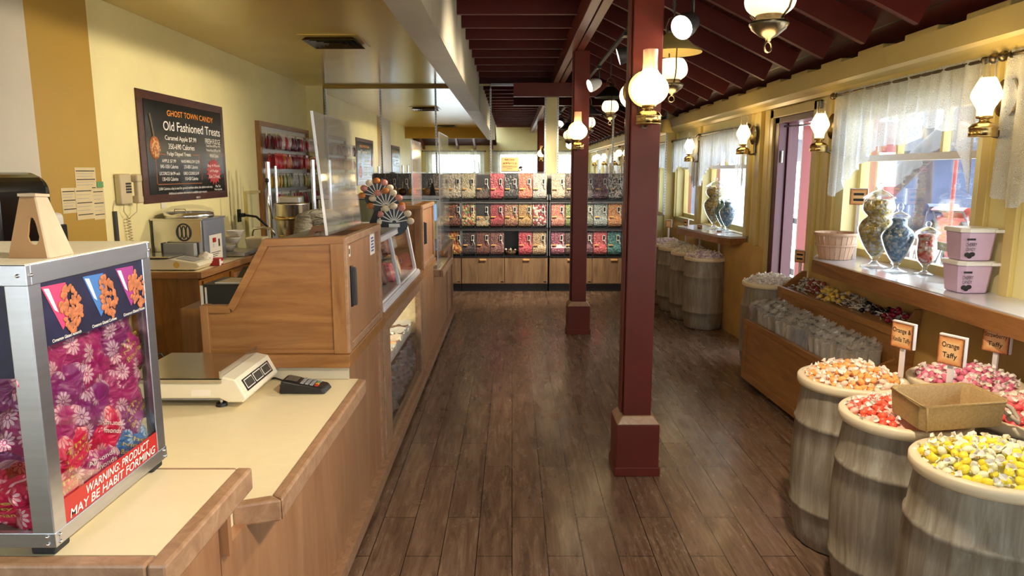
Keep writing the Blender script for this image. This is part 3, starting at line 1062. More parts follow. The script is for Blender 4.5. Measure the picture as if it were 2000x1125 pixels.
MB().cyl((1.98, 9.30, 2.26), (1.98, 9.30, 2.48), .008, .008, 'charcoal').build('stem', t)

# ------------------------------------------------------------------ front counters
FX, PX, HX = -.605, -.69, -.68            # edge of the tops, face of the panels
def base_strip(b, y0, y1):
    b.box(PX - .02, -.648, y0, y1, .028, .085, 'edge')
    b.box(PX - .10, PX - .05, y0, y1, 0, .028, 'black')

def frame_panel(b, y0, y1, z0, z1, x=PX, mat='ply_z', rail=.0):
    b.box(x - .02, x, y0, y1, z0, z1, mat)

t = thing('counter', 'nearest raised counter section carrying the case of magenta bags, cream top with oak edge', 'counter', (-1.0, 1.35, 0))
MB().box(-1.75, FX - .035, 1.175, 1.545, .875, .921, 'laminate').build('worktop', t)
MB().box(FX - .035, FX, 1.14, 1.557, .868, .922, 'edge').box(-1.75, FX - .035, 1.14, 1.175, .868, .922, 'edge').box(-1.75, FX - .035, 1.545, 1.557, .868, .922, 'edge').build('edging', t, bevel=.006)
b = MB(); b.box(-1.75, PX, 1.19, 1.545, .085, .870, 'ply_z'); base_strip(b, 1.19, 1.55); b.build('cabinet', t)

t = thing('counter', 'low cream-topped pay counter with a chamfered oak edge, carrying the scale and card terminal', 'counter', (-1.0, 2.1, 0))
top = [(-.72, 1.57), (-.72, 1.735), (-.64, 1.77), (-.64, 2.845), (-1.52, 2.845), (-1.52, 1.57)]
MB().prism(top[::-1], .70, .75, 'laminate').build('worktop', t)
MB().prism([(-.72, 1.70), (-.605, 1.742), (-.64, 1.77), (-.72, 1.738)], .69, .752, 'edge').prism([(-.605, 1.742), (-.605, 2.83), (-.64, 2.85), (-.64, 1.77)], .69, .752, 'edge').build('edging', t, bevel=.007)
b = MB(); b.box(-1.45, PX, 1.55, 2.85, .085, .70, 'ply_z'); b.box(-1.45, PX + .02, 1.552, 1.572, .70, .868, 'ply_z'); base_strip(b, 1.55, 2.85); b.build('cabinet', t)

def hutch_poly(w):
    return [(HX - w, 0), (HX - w, .195), (HX - w + .105, .195), (HX - w * .545, .468), (HX, .480), (HX, 0)]

def hutch(y0, y1, z0, label, sticker):
    """open-topped oak box with sloping side boards"""
    t = thing('counter_hutch', label, 'counter hutch', (-.9, (y0 + y1) / 2, z0))
    P = [(x, z0 + z) for x, z in hutch_poly(.58)]
    for ki, ys in enumerate(((y0 + .008, y0 + .022), (y1 - .022, y1 - .008))):
        MB().prism(P, ys[0], ys[1], 'oak_x', 'y').build('side_board', t)
        tr = MB()
        for si, (a, b) in enumerate(((1, 2), (2, 3), (3, 4))):
            p, q = P[a], P[b]
            L = Vector((q[0] - p[0], 0, q[1] - p[1])).normalized()
            n = Vector((-L.z, 0, L.x))
            if n.z < 0: n = -n
            i = [Vector((p[0], 0, p[1])) - L * .004, Vector((q[0], 0, q[1])) + L * .004]
            yy0, yy1 = ys[0] - .014 - .0008 * si, ys[1] + .014 + .0008 * si
            c = []
            for off in (-.024, .006):
                for (pt, yy) in ((i[0], yy0), (i[1], yy0), (i[1], yy1), (i[0], yy1)):
                    w_ = pt + n * off
                    c.append((w_.x, yy, w_.z))
            tr.hexa(c, 'oak_x')
        tr.box(P[0][0] - .012, P[0][0] + .02, ys[0] - .0165, ys[1] + .0165, z0, z0 + .203, 'oak_z')
        tr.box(P[0][0], HX - .04, ys[0] - .008, ys[0], z0, z0 + .018, 'oak_x')
        tr.box(HX - .052, HX + .002, ys[0] - .012, ys[1] + .012, z0, z0 + .482, 'oak_z')
        tr.build('side_trim', t, bevel=.002)
    fp = MB().box(HX - .02, HX - .002, y0, y1, z0, z0 + .465, 'ply_z').build('front_panel', t)
    f = MB()
    f.box(HX - .01, HX + .014, y0 - .002, y0 + .042, z0, z0 + .48, 'edge')
    f.box(HX - .01, HX + .014, y1 - .042, y1 + .002, z0, z0 + .48, 'edge')
    f.box(HX - .012, HX + .016, y0, y1, z0 + .45, z0 + .482, 'edge').box(HX - .01, HX + .01, y0, y1, z0, z0 + .035, 'edge')
    f.build('front_frame', t, bevel=.004)
    MB().box(HX + .012, HX + .032, y0 + .068, y0 + .086, z0 + .19, z0 + .35, 'charcoal').box(HX - .002, HX + .018, y0 + .06, y0 + .094, z0 + .185, z0 + .355, 'black').build('pull_handle', fp, bevel=.003)
    if sticker:
        s = MB().box(HX - .002, HX + .0005, y1 - .20, y1 - .10, z0 + .345, z0 + .445, 'paper')
        for k in range(5):
            s.box(HX + .0005, HX + .0012, y1 - .185, y1 - .125 + .01 * (k % 2), z0 + .36 + k * .015, z0 + .368 + k * .015, 'cyan_ink')
        labelled(s.build('notice', fp), 'white notice with blue print')
        s = MB().box(HX - .002, HX + .0005, y0 + .045, y0 + .12, z0 + .39, z0 + .435, 'paper')
        s.box(HX + .0005, HX + .0012, y0 + .055, y0 + .11, z0 + .402, z0 + .424, 'ink')
        s.build('tag', fp)
    return t

t = thing('counter', 'counter section under the first oak hutch, plain birch panel below an oak ledge', 'counter', (-1.0, 3.2, 0))
MB().box(-1.30, -.665, 2.81, 3.625, .805, .860, 'oak_x').build('ledge', t, bevel=.004)
b = MB(); b.box(-1.25, PX, 2.85, 3.60, .085, .805, 'ply_z'); b.box(PX - .01, PX + .012, 3.54, 3.60, .085, .80, 'edge'); base_strip(b, 2.85, 3.625)
b.build('cabinet', t)
labelled(MB().box(-1.25, PX + .012, 2.835, 2.85, .752, .805, 'white_board').build('backsplash', t), 'pale grey backsplash strip')
hutch(2.835, 3.58, .860, 'large honey-oak counter hutch with sloping side and black pull handle, nearest the camera', True)

t = thing('counter', 'glass-fronted counter section with paper-lined trays of sweets inside', 'display counter', (-1.0, 4.0, 0))
MB().box(-1.40, -.665, 3.630, 5.24, .815, .872, 'oak_y').build('ledge', t, bevel=.004)
b = MB()
b.box(PX - .03, PX + .014, 3.635, 3.83, .085, .815, 'edge').box(PX - .03, PX + .014, 5.16, 5.24, .085, .815, 'edge')
b.box(PX - .03, PX + .014, 3.83, 5.16, .745, .815, 'edge').box(PX - .03, PX + .014, 3.83, 5.16, .085, .12, 'edge')
base_strip(b, 3.63, 5.245)
b.build('front_frame', t, bevel=.003)
b = MB().box(-1.35, -1.33, 3.635, 5.24, .06, .81, 'laminate').box(-1.35, PX - .03, 5.22, 5.24, .06, .81, 'laminate').box(-1.35, PX - .03, 3.63, 3.66, .06, .81, 'laminate')
b.box(-1.35, PX - .03, 3.66, 5.22, .06, .09, 'charcoal').box(-1.33, -.79, 3.66, 5.22, .40, .42, 'laminate')
b.build('carcass', t)
MB().box(PX - .004, PX + .001, 3.83, 5.16, .12, .745, 'glass').build('pane', t)
def crumple(y0, y1, x, z0, z1):
    b = MB()
    rnd = random.Random(3)
    pts = {}
    def f(u, v):
        k = (round(u * 40), round(v * 16))
        if k not in pts: pts[k] = rnd.uniform(-.014, .014)
        return (x + pts[k] + .02 * sin(u * 31) * sin(v * 7), y0 + (y1 - y0) * u, z1 + (z0 - z1) * v)
    return b.grid(f, 40, 16, 'film', False)
M['film'] = plain('crumpled grey film', s2l(120, 118, 122), .3, .1, .3, 12)
o = crumple(3.70, 5.20, -.745, .10, .41).build('film_curtain'); tag(o, 'crumpled grey plastic film hanging inside the glass-fronted counter', 'plastic film')
M['fudge'] = candy_mat('dark sweets', [s2l(90, 52, 30), s2l(120, 76, 44), s2l(66, 38, 24), s2l(150, 104, 66)], 60)
M['nougat'] = candy_mat('dark and cream sweets', [s2l(70, 50, 40), s2l(226, 214, 190), s2l(52, 36, 28), s2l(60, 44, 34)], 55)
M['peach'] = candy_mat('peach sweets', [s2l(230, 170, 110), s2l(240, 190, 130), s2l(222, 150, 92), s2l(236, 200, 150)], 60)
for k, (nm, mt) in enumerate((('dark brown', 'fudge'), ('tan', 'fudge'), ('cream and dark', 'peach'), ('peach', 'peach'), ('speckled cream', 'nougat'), ('chocolate brown', 'fudge'))):
    y = 3.70 + k * .252
    mt = ['fudge', 'peach', 'fudge', 'peach', 'nougat', 'fudge'][k]
    t = thing('candy_tray', ['white paper-lined tray of brown sweets, nearest in the glass counter', 'paper-lined tray of peach sweets, second in the glass counter', 'paper-lined tray of brown sweets, third in the glass counter',
                             'paper-lined tray of peach sweets, fourth in the glass counter', 'paper-lined tray of dark and cream sweets, second from the far end', 'paper-lined tray of brown sweets, farthest in the glass counter'][k], 'tray', (-1.0, y, .42), 0, 'trays in the glass-fronted counter')
    b = MB()
    rnd = random.Random(k)
    x0, x1, y0, y1 = -1.28, -.755, y, y + .235
    n = 26
    ring = []
    for q in range(n * 2):
        a = q / (n * 2)
        if a < .25: p = (x0 + (x1 - x0) * a * 4, y0)
        elif a < .5: p = (x1, y0 + (y1 - y0) * (a - .25) * 4)
        elif a < .75: p = (x1 + (x0 - x1) * (a - .5) * 4, y1)
        else: p = (x0, y1 + (y0 - y1) * (a - .75) * 4)
        ring.append(p)
    vs = [(p[0], p[1], .423) for p in ring] + [(p[0] + rnd.uniform(-.01, .014), p[1] + rnd.uniform(-.009, .009), .495 + rnd.uniform(-.012, .02)) for p in ring]
    m = len(ring)
    b.add(vs, [(i, (i + 1) % m, (i + 1) % m + m, i + m) for i in range(m)], 'paper')
    b.build('paper_liner', t)
    c = MB()
    c.grid(lambda u, v: (x0 + .012 + (x1 - x0 - .024) * u, y0 + .012 + (y1 - y0 - .024) * v, .465 + .012 * sin(u * 40 + v * 9) * sin(v * 30)), 40, 14, mt)
    c.box(x0 + .01, x1 - .01, y0 + .01, y1 - .01, .423, .455, mt)
    s = c.build('sweets', t); s['kind'] = 'stuff'
lamp('AREA', 'case_light', (-1.0, 4.5, .80), 7, (1, .93, .7), target=(-1.0, 4.5, 0), sx=.05, sy=1.4)

# slanted glass display on top of that counter
t = thing('display_case', 'slant-fronted glass display case with white enamelled frame on the counter', 'display case', (-.9, 4.36, .872))
Y0, Y1 = 3.66, 5.07
def sl(z):            # x of the slanted front at height z
    return -.688 - (z - .90) * .175
f = MB()
f.box(-1.25, -.668, Y0 - .02, Y1 + .02, .873, .900, 'white_frame')
f.box(-.715, -.675, Y0 - .02, Y1 + .02, .900, .908, 'white_frame')
def slbar(y0, y1, z0, z1, th=.022):
    f.hexa([(sl(z0) - th, y0, z0), (sl(z0), y0, z0), (sl(z0), y1, z0), (sl(z0) - th, y1, z0), (sl(z1) - th, y0, z1), (sl(z1), y0, z1), (sl(z1), y1, z1), (sl(z1) - th, y1, z1)], 'white_frame')
ym = 4.33
for a in (Y0, ym - .017, Y1 - .034): slbar(a, a + .034, .900, 1.235)
slbar(Y0, Y1, 1.205, 1.237); slbar(Y0, Y1, .900, .918)
f.box(-1.25, -1.23, Y0, Y0 + .02, .900, 1.235, 'white_frame').box(-1.25, -1.23, Y1 - .02, Y1, .900, 1.235, 'white_frame')
f.build('frame', t, bevel=.003)
f = MB().box(-1.26, sl(1.235) + .004, Y0 - .01, Y1 + .02, 1.236, 1.246, 'grey_plastic'); f.build('top_board', t)
g = MB()
g.quad((sl(.905) - .008, Y0, .905), (sl(.905) - .008, Y1, .905), (sl(1.225) - .008, Y1, 1.225), (sl(1.225) - .008, Y0, 1.225), 'glass')
for yy in (Y0 + .01, Y1 - .01):
    g.quad((-1.24, yy, .90), (sl(.90) - .01, yy, .90), (sl(1.235) - .01, yy, 1.235), (-1.24, yy, 1.235), 'glass')
g.box(-1.2, -.83, Y0 + .02, Y1 - .02, 1.065, 1.071, 'glass')
g.build('glazing', t)
# things in the display case
rnd = random.Random(11)
cc = [('pink', s2l(214, 90, 110)), ('blue', s2l(70, 110, 160)), ('cream', s2l(226, 208, 176)), ('brown', s2l(120, 66, 40)), ('red', s2l(160, 40, 50)), ('grey', s2l(120, 116, 112)), ('teal', s2l(70, 140, 130)), ('tan', s2l(190, 140, 90))]
for n_, c_ in cc:
    M['wrap_' + n_] = plain(n_ + ' wrapped sweets', c_, .35, var=.35, nscale=40)
used = {}
for k in range(18):
    up = k < 8
    y = Y0 + .12 + (k if up else k - 8) * (.165 if up else .13)
    n_ = cc[(k * 5 + 2) % 8][0]
    z = 1.072 if up else .901
    x = (-.835 if up else -.80) - rnd.uniform(0, .04)
    w_, d_, h_ = rnd.uniform(.055, .072), rnd.uniform(.035, .05), rnd.uniform(.10, .145)
    b = MB()
    b.hexa([(x - d_, y - w_, z), (x + d_, y - w_, z), (x + d_, y + w_, z), (x - d_, y + w_, z), (x - d_ - .01, y - w_ * .9, z + h_), (x + d_ * .3, y - w_ * .9, z + h_), (x + d_ * .3, y + w_ * .9, z + h_), (x - d_ - .01, y + w_ * .9, z + h_)], 'wrap_' + n_)
    o = b.build('wrapped_sweet', bevel=.012)
    tag(o, '%s pack on the %s of the slanted display case, %s from the near end' % (n_, 'glass shelf' if up else 'floor', ['first', 'second', 'third', 'fourth', 'fifth', 'sixth', 'seventh', 'eighth', 'ninth', 'tenth'][k if up else k - 8]), 'sweets', 'packs in the slanted display case')

# counter with the second hutch, then the far low ledge and end section
t = thing('counter', 'counter section under the second oak hutch, beyond the glass front', 'counter', (-1.0, 5.7, 0))
MB().box(-1.18, -.665, 5.25, 6.12, .812, .870, 'oak_y').build('ledge', t, bevel=.004)
b = MB(); b.box(-1.15, PX, 5.25, 6.14, .085, .812, 'ply_z'); b.box(PX - .01, PX + .014, 5.25, 5.40, .085, .812, 'edge'); base_strip(b, 5.25, 6.14); b.build('cabinet', t)
hutch(5.30, 6.07, .870, 'second oak counter hutch beyond the slanted display case', False)
t = thing('counter', 'far counter section with a low cream ledge', 'counter', (-1.0, 6.7, 0))
MB().box(-1.18, FX - .03, 6.21, 7.13, .70, .745, 'laminate').build('worktop', t)
MB().box(FX - .03, FX, 6.17, 7.16, .685, .747, 'edge').box(-1.0, FX - .03, 6.17, 6.21, .685, .747, 'edge').build('edging', t, bevel=.006)
b = MB(); b.box(-1.18, PX, 6.15, 7.55, .085, .70, 'ply_z'); b.box(PX - .01, PX + .012, 7.36, 7.46, .085, .70, 'edge'); base_strip(b, 6.145, 7.55)
b.build('cabinet', t)
b = MB().box(-1.18, -.80, 6.86, 7.55, .747, .80, 'ply_z').box(-1.18, -.665, 6.84, 7.55, .80, .845, 'oak_y'); b.build('raised_shelf', t, bevel=.003)
t = thing('counter', 'end section of the counter nearest the candy bins', 'counter', (-1.0, 7.8, 0))
b = MB(); b.box(-1.18, PX, 7.56, 8.05, .085, .80, 'ply_z'); b.box(PX - .01, PX + .012, 7.95, 8.05, .085, .80, 'edge'); base_strip(b, 7.555, 8.06); b.build('cabinet', t)
MB().box(-1.18, -.665, 7.555, 8.07, .80, .845, 'edge').build('ledge', t, bevel=.004)

# clear sneeze guards
def guard(x, y0, y1, z0, z1, label, lean=0, ledge=True):
    t = thing('sneeze_guard', label, 'sneeze guard', (x, (y0 + y1) / 2, z0))
    g = MB()
    g.hexa([(x - .003, y0, z0), (x + .003, y0, z0), (x + .003, y1, z0), (x - .003, y1, z0), (x - .003 + lean, y0, z1), (x + .003 + lean, y0, z1), (x + .003 + lean, y1, z1), (x - .003 + lean, y1, z1)], 'acrylic')
    g.build('panel', t)
    e = MB()
    e.hexa([(x - .005, y0 - .005, z0), (x + .005, y0 - .005, z0), (x + .005, y0, z0), (x - .005, y0, z0), (x - .005 + lean, y0 - .005, z1), (x + .005 + lean, y0 - .005, z1), (x + .005 + lean, y0, z1), (x - .005 + lean, y0, z1)], 'acrylic_edge')
    e.box(x - .05, x + .006, y0 - .004, y1, z0, z0 + .006, 'acrylic')
    e.build('edge', t)
    return t
guard(-.755, 2.88, 3.54, 1.345, 1.84, 'tall scuffed clear sneeze guard standing on the nearest oak hutch', -.04)
guard(-.755, 5.40, 5.95, 1.352, 1.84, 'narrow clear sneeze guard on the second oak hutch', 0)
guard(-.70, 6.90, 7.90, .846, 1.98, 'very tall clear sneeze guard on the far end of the counter', 0)
guard(-.66, 6.24, 6.50, .747, 1.20, 'small clear panel standing just past the second hutch', 0)

# ------------------------------------------------------------------ aluminium candy case on the near counter
def _print(name, base, lite):
    """bag film printed with pale daisies"""
    m, nt, p, o = _nodes(name)
    v = coord(nt, (1, 1, 1))
    sp = nt.nodes.new('ShaderNodeSeparateXYZ')
    nt.links.new(v, sp.inputs[0])
    cb = nt.nodes.new('ShaderNodeCombineXYZ')
    nt.links.new(mth(nt, 'ADD', sp.outputs[0], sp.outputs[1]), cb.inputs[0])
    nt.links.new(sp.outputs[2], cb.inputs[1])
    vo = nt.nodes.new('ShaderNodeTexVoronoi')
    vo.voronoi_dimensions = '2D'
    vo.inputs['Scale'].default_value = 21
    vo.inputs['Randomness'].default_value = .75
    nt.links.new(cb.outputs[0], vo.inputs['Vector'])
    df = nt.nodes.new('ShaderNodeVectorMath')
    df.operation = 'SUBTRACT'
    nt.links.new(cb.outputs[0], df.inputs[0])
    nt.links.new(vo.outputs['Position'], df.inputs[1])
    s2 = nt.nodes.new('ShaderNodeSeparateXYZ')
    nt.links.new(df.outputs[0], s2.inputs[0])
    ang = mth(nt, 'ARCTAN2', s2.outputs[1], s2.outputs[0])
    pet = mth(nt, 'ABSOLUTE', mth(nt, 'COSINE', mth(nt, 'MULTIPLY', ang, 5.5)))
    dist = vo.outputs['Distance']
    rad = mth(nt, 'MULTIPLY_ADD', pet, .22, .22)
    inside = mth(nt, 'LESS_THAN', dist, rad)
    core = mth(nt, 'LESS_THAN', dist, .11)
    gap = mth(nt, 'GREATER_THAN', pet, .38)
    flower = mth(nt, 'MULTIPLY', mth(nt, 'MULTIPLY', inside, gap), mth(nt, 'SUBTRACT', 1.0, core))
    flower = mth(nt, 'MAXIMUM', flower, mth(nt, 'LESS_THAN', dist, .06))
    n1 = noise(nt, v, 9, 2)
    patch = ramp(nt, n1, ((.44, (0, 0, 0)), (.50, (1, 1, 1))))
    c = mixc(nt, mth(nt, 'MULTIPLY', mth(nt, 'MULTIPLY', flower, patch), .8), base, lite)
    nt.links.new(c, p.inputs['Base Color'])
    p.inputs['Roughness'].default_value = .32
    bump(nt, p, noise(nt, v, 13, 3, .6, .8), .8, .05)
    return m
M['bag_magenta'] = _print('magenta printed film', s2l(168, 34, 104), s2l(244, 200, 204))
M['bag_purple'] = _print('purple printed film', s2l(136, 34, 108), s2l(232, 194, 206))
M['bag_red'] = _print('hot pink printed film', s2l(214, 20, 74), s2l(246, 190, 190))
M['bag_blue'] = _print('blue printed film', s2l(30, 96, 160), s2l(190, 214, 230))
M['navy'] = plain('navy printed card', s2l(30, 30, 62), .4, var=.45, nscale=18)
M['nut'] = plain('glazed nuts print', s2l(176, 104, 66), .5, var=.35, nscale=90)
M['print_pink'] = plain('pink cone print', s2l(196, 60, 110), .5, var=.1)
M['print_blue'] = plain('blue cone print', s2l(60, 110, 176), .5, var=.1)
M['print_purple'] = plain('purple cone print', s2l(150, 50, 130), .5, var=.1)
M['warn_red'] = plain('red warning strip', s2l(176, 40, 36), .4, var=.03)
M['gingham'] = candy_mat('green white check cloth', [s2l(60, 110, 90), s2l(220, 226, 214)], 120)

CX0, CX1, CY0, CY1, CZ0, CZ1 = -1.52, -.81, 1.165, 1.575, .940, 1.447
t = thing('display_case', 'aluminium framed candy case full of magenta printed bags on the near counter', 'display case', (-1.16, 1.37, .922))
f = MB()
for z0, z1 in ((CZ0, CZ0 + .028), (CZ1 - .036, CZ1)):
    f.box(CX0, CX1, CY0, CY0 + .012, z0, z1, 'alu').box(CX0, CX1, CY1 - .012, CY1, z0, z1, 'alu')
    f.box(CX1 - .012, CX1, CY0 + .012, CY1 - .012, z0, z1, 'alu').box(CX0, CX0 + .012, CY0 + .012, CY1 - .012, z0, z1, 'alu')
for y0, y1, sx in ((CY0 + .002, CY0 + .036, 1), (CY1 - .036, CY1 - .002, 1)):
    f.box(CX1 - .004, CX1 - .001, y0, y1, CZ0 + .02, CZ1 - .03, 'alu')
    f.box(CX0 + .001, CX0 + .004, y0, y1, CZ0 + .02, CZ1 - .03, 'alu')
for x0, x1 in ((CX1 - .040, CX1 - .002), (CX0 + .002, CX0 + .040)):
    f.box(x0, x1, CY0 + .001, CY0 + .005, CZ0 + .02, CZ1 - .03, 'alu').box(x0, x1, CY1 - .005, CY1 - .001, CZ0 + .02, CZ1 - .03, 'alu')
f.build('frame', t, bevel=.0015)
MB().box(CX0 + .003, CX1 - .003, CY0 + .003, CY1 - .003, CZ1 - .010, CZ1 + .001, 'cream_plastic').build('top_panel', t)
MB().box(CX0 + .01, CX1 - .01, CY0 + .01, CY1 - .01, CZ0 + .002, CZ0 + .010, 'white_plastic').build('floor_panel', t)
g = MB()
g.box(CX1 - .007, CX1 - .005, CY0 + .03, CY1 - .03, CZ0 + .02, CZ1 - .03, 'glass').box(CX0 + .03, CX1 - .03, CY0 + .007, CY0 + .009, CZ0 + .02, CZ1 - .03, 'glass')
g.box(CX0 + .03, CX1 - .03, CY1 - .009, CY1 - .007, CZ0 + .02, CZ1 - .03, 'glass')
g.build('pane', t)
for x, y in ((CX1 - .03, CY0 + .03), (CX1 - .03, CY1 - .03), (CX0 + .03, CY0 + .03), (CX0 + .03, CY1 - .03)):
    MB().box(x - .022, x + .022, y - .022, y + .022, .9225, CZ0, 'black_rubber').build('foot', t, bevel=.004)
b = MB()
for z in (CZ0 + .007, CZ0 + .021, CZ1 - .018):
    b.ball((CX1 + .0005, CY0 + .012, z), .0035, 'chrome', 10, 6).ball((CX1 - .014, CY0 - .0005, z), .0035, 'chrome', 10, 6).ball((CX1 + .0005, CY1 - .012, z), .0035, 'chrome', 10, 6)
b.build('rivet', t)
# header card with cones of nuts, warning strip
hd = MB().box(CX1 - .005, CX1 - .0035, CY0 + .034, CY1 - .03, 1.298, 1.412, 'navy').box(CX0 + .04, CX1 - .038, CY0 + .0055, CY0 + .007, 1.25, 1.412, 'navy')
hd.build('header_card', t)
pr = MB()
XP = CX1 - .0030
rnd = random.Random(5)
for k, (yc, mt, cap) in enumerate(((1.255, 'print_pink', 'Cinnamon Glazed Almonds'), (1.375, 'print_blue', 'Cinnamon Glazed Cashews'), (1.487, 'print_purple', 'Cinnamon Glazed Pecans'))):
    tip = (yc - .052, 1.404)
    pr.add([(XP, tip[0], tip[1]), (XP, yc + .016, 1.402), (XP, yc + .018, 1.34), (XP, yc - .004, 1.318)], [(3, 2, 1, 0)], mt)
    pr.add([(XP + .0002, tip[0] + .006, tip[1] - .004), (XP + .0002, tip[0] + .020, tip[1] - .006), (XP + .0002, yc - .012, 1.352), (XP + .0002, yc - .022, 1.358)], [(3, 2, 1, 0)], 'white_ink')
    for q in range(70):
        a, r = rnd.uniform(0, 2 * pi), rnd.random() ** .5
        y = yc + .024 + r * .030 * cos(a)
        z = 1.352 + r * .043 * sin(a)
        pr.ball((XP + .0006, y + (z - 1.352) * -.15, z), (.0008, .0052, .0070), 'nut', 8, 5, Matrix.Rotation(rnd.uniform(0, 3), 3, 'X'))
    pr.text(cap, (XP, yc + .005, 1.3045), (0, 1, 0), (0, 0, 1), .085, .006, 'white_ink', .0006)
labelled(pr.build('header_print', t), 'three cones of glazed nuts with white captions')
pr = MB()
pr.text('The Nutty', (CX1 - .13, CY0 + .0053, 1.345), (1, 0, 0), (0, 0, 1), .12, .024, 'gold_ink', .0006)
pr.text('Bavarian', (CX1 - .125, CY0 + .0053, 1.312), (1, 0, 0), (0, 0, 1), .12, .024, 'gold_ink', .0006)
labelled(pr.build('header_lettering', t), 'gold lettering on the front header')
ws = MB().box(CX1 - .0045, CX1 - .003, CY0 + .036, CY1 - .034, .966, 1.014, 'warn_red')
ws.text('WARNING: PRODUCT', (CX1 - .003, 1.385, 1.001), (0, 1, 0), (0, 0, 1), .235, .017, 'white_ink', .0006, .25)
ws.text('MAY BE HABIT FORMING', (CX1 - .003, 1.372, .979), (0, 1, 0), (0, 0, 1), .31, .017, 'white_ink', .0006, .25)
labelled(ws.build('warning_strip', t), 'red strip with white warning lettering')
lamp('POINT', 'case_bulb', (-1.10, 1.36, 1.385), 9, (1, .78, .58), .03)
o = MB().cyl((-1.10, 1.36, 1.40), (-1.10, 1.36, 1.437), .015, .015, 'white_plastic').ball((-1.10, 1.36, 1.395), .018, 'flame').build('case_lamp', t)

def pillow(w, h, d, mat, seed, lettering=None):
    """a plump sealed bag: wide bottom, gathered top fin; built at origin, front along +x"""
    rnd = random.Random(seed)
    b = MB()
    ph = [rnd.uniform(0, 6) for _ in range(6)]
    def sh(side):
        def f(u, v):
            a, c = u * 2 - 1, v * 2 - 1
            e = max(0, (1 - a ** 4)) * max(0, (1 - abs(c) ** 3.0))
            th = d * e ** .55
            th *= 1 + .12 * sin(a * 5 + ph[0]) * sin(c * 4 + ph[1]) + .08 * sin(a * 9 + c * 7 + ph[2])
            wv = .006 * sin(c * 7 + ph[3]) * a
            sq = 1 - .16 * e
            return (side * th + .006 * sin(a * 6 + ph[4]) * (1 - e), a * w * sq + wv, c * h * (1 - .10 * e) + .004 * sin(a * 8 + ph[5]))
        return f
    b.grid(sh(1), 16, 16, mat)
    s2 = MB(); s2.grid(sh(-1), 16, 16, mat)
    b.add(s2.v, [q[::-1] for q in s2.f], mat, True)
    if lettering:
        for k, (tx, ink) in enumerate(lettering):
            b.text(tx, (d * .98, 0, h * (.38 - k * .26)), (0, 1, 0), (0, 0, 1), w * 1.1, h * .17, ink, .002)
    return b

def place_bag(loc, rot, w, h, d, mat, label, group, seed, lettering=None):
    b = pillow(w, h, d, mat, seed, lettering)
    o = b.build('candy_bag')
    o.location = loc
    o.rotation_euler = rot
    return tag(o, label, 'candy bag', group)
NB = [('The', 'gold_ink'), ('Nutty', 'gold_ink'), ('Bavarian', 'gold_ink')]
AL = [('Almonds', 'white_ink'), ('Almonds', 'white_ink')]
rnd = random.Random(21)
rows = [(1.0, 3), (1.068, 3), (1.138, 3), (1.208, 3), (1.268, 3)]
hgt = ['bottom layer', 'second layer', 'third layer', 'fourth layer', 'top layer']
for r, (z, n) in enumerate(rows):
    for k in range(n):
        y = 1.245 + (k + (.5 if n == 3 else 0)) * .255 / 3 if n == 4 else 1.262 + k * .115 + (.02 if r % 2 else -.01)
        col = 'bag_magenta' if (r + k) % 3 else 'bag_purple'
        let = NB if (k == n - 1 and r % 2) else None
        if r == 0: col, let = [('bag_red', NB), ('bag_magenta', AL), ('bag_blue', NB)][k % 3]
        if r == 1 and k == 0: col, let = 'bag_red', NB
        if r == 1 and k == 1: col, let = 'bag_red', AL
        nm = {'bag_magenta': 'magenta', 'bag_purple': 'purple', 'bag_red': 'hot pink', 'bag_blue': 'blue'}[col]
        where = ['nearest the corner post', 'just behind the corner post', 'in the middle', 'at the far end'][k] if n == 4 else ['nearest post', 'middle', 'far end'][k]
        place_bag((-.868 + rnd.uniform(-.006, .002), y, z), (rnd.uniform(-.5, .5), rnd.uniform(-.35, .1), rnd.uniform(-.25, .25)), rnd.uniform(.070, .080), rnd.uniform(.056, .064), .036, col,
                  '%s bag at the side glass of the case, %s, %s' % (nm, hgt[r], where), 'printed bags against the side glass', 100 + r * 7 + k, let)
for r, z in enumerate((1.0, 1.06, 1.12, 1.18, 1.225)):
    for k in range(3):
        x = -.935 - k * .125 - (.05 if r % 2 else 0)
        col = 'bag_red' if r == 0 or (r == 1 and k == 0) else ('bag_magenta' if (r + k) % 2 else 'bag_purple')
        nm = {'bag_magenta': 'magenta', 'bag_purple': 'purple', 'bag_red': 'hot pink'}[col]
        place_bag((x, 1.222 + rnd.uniform(-.006, .008), z), (rnd.uniform(-.3, .3), rnd.uniform(-.3, .3), RD(-90) + rnd.uniform(-.25, .25)), .064, .052, .034, col,
                  '%s bag at the front glass of the case, %s, %s from the post' % (nm, hgt[r], ['first', 'second', 'third'][k]), 'printed bags against the front glass', 300 + r * 5 + k, NB if r == 0 else None)
for k, (x, y, z) in enumerate(((-.98, 1.36, 1.02), (-1.0, 1.45, 1.10), (-.97, 1.34, 1.15), (-.98, 1.44, 1.22), (-1.15, 1.38, 1.05), (-1.15, 1.4, 1.16), (-.95, 1.38, 1.27))):
    place_bag((x, y, z), (rnd.uniform(-.5, .5), rnd.uniform(-.5, .5), rnd.uniform(-1, 1)), .066, .055, .042, 'bag_magenta', 'magenta printed candy bag in the heart of the pile inside the case', 'bags inside the pile', 400 + k)
tag(MB().box(-.94, -.86, 1.20, 1.204, 1.255, 1.285, 'gingham').build('check_cloth'), 'scrap of green and white checked card behind the front header of the case', 'card')

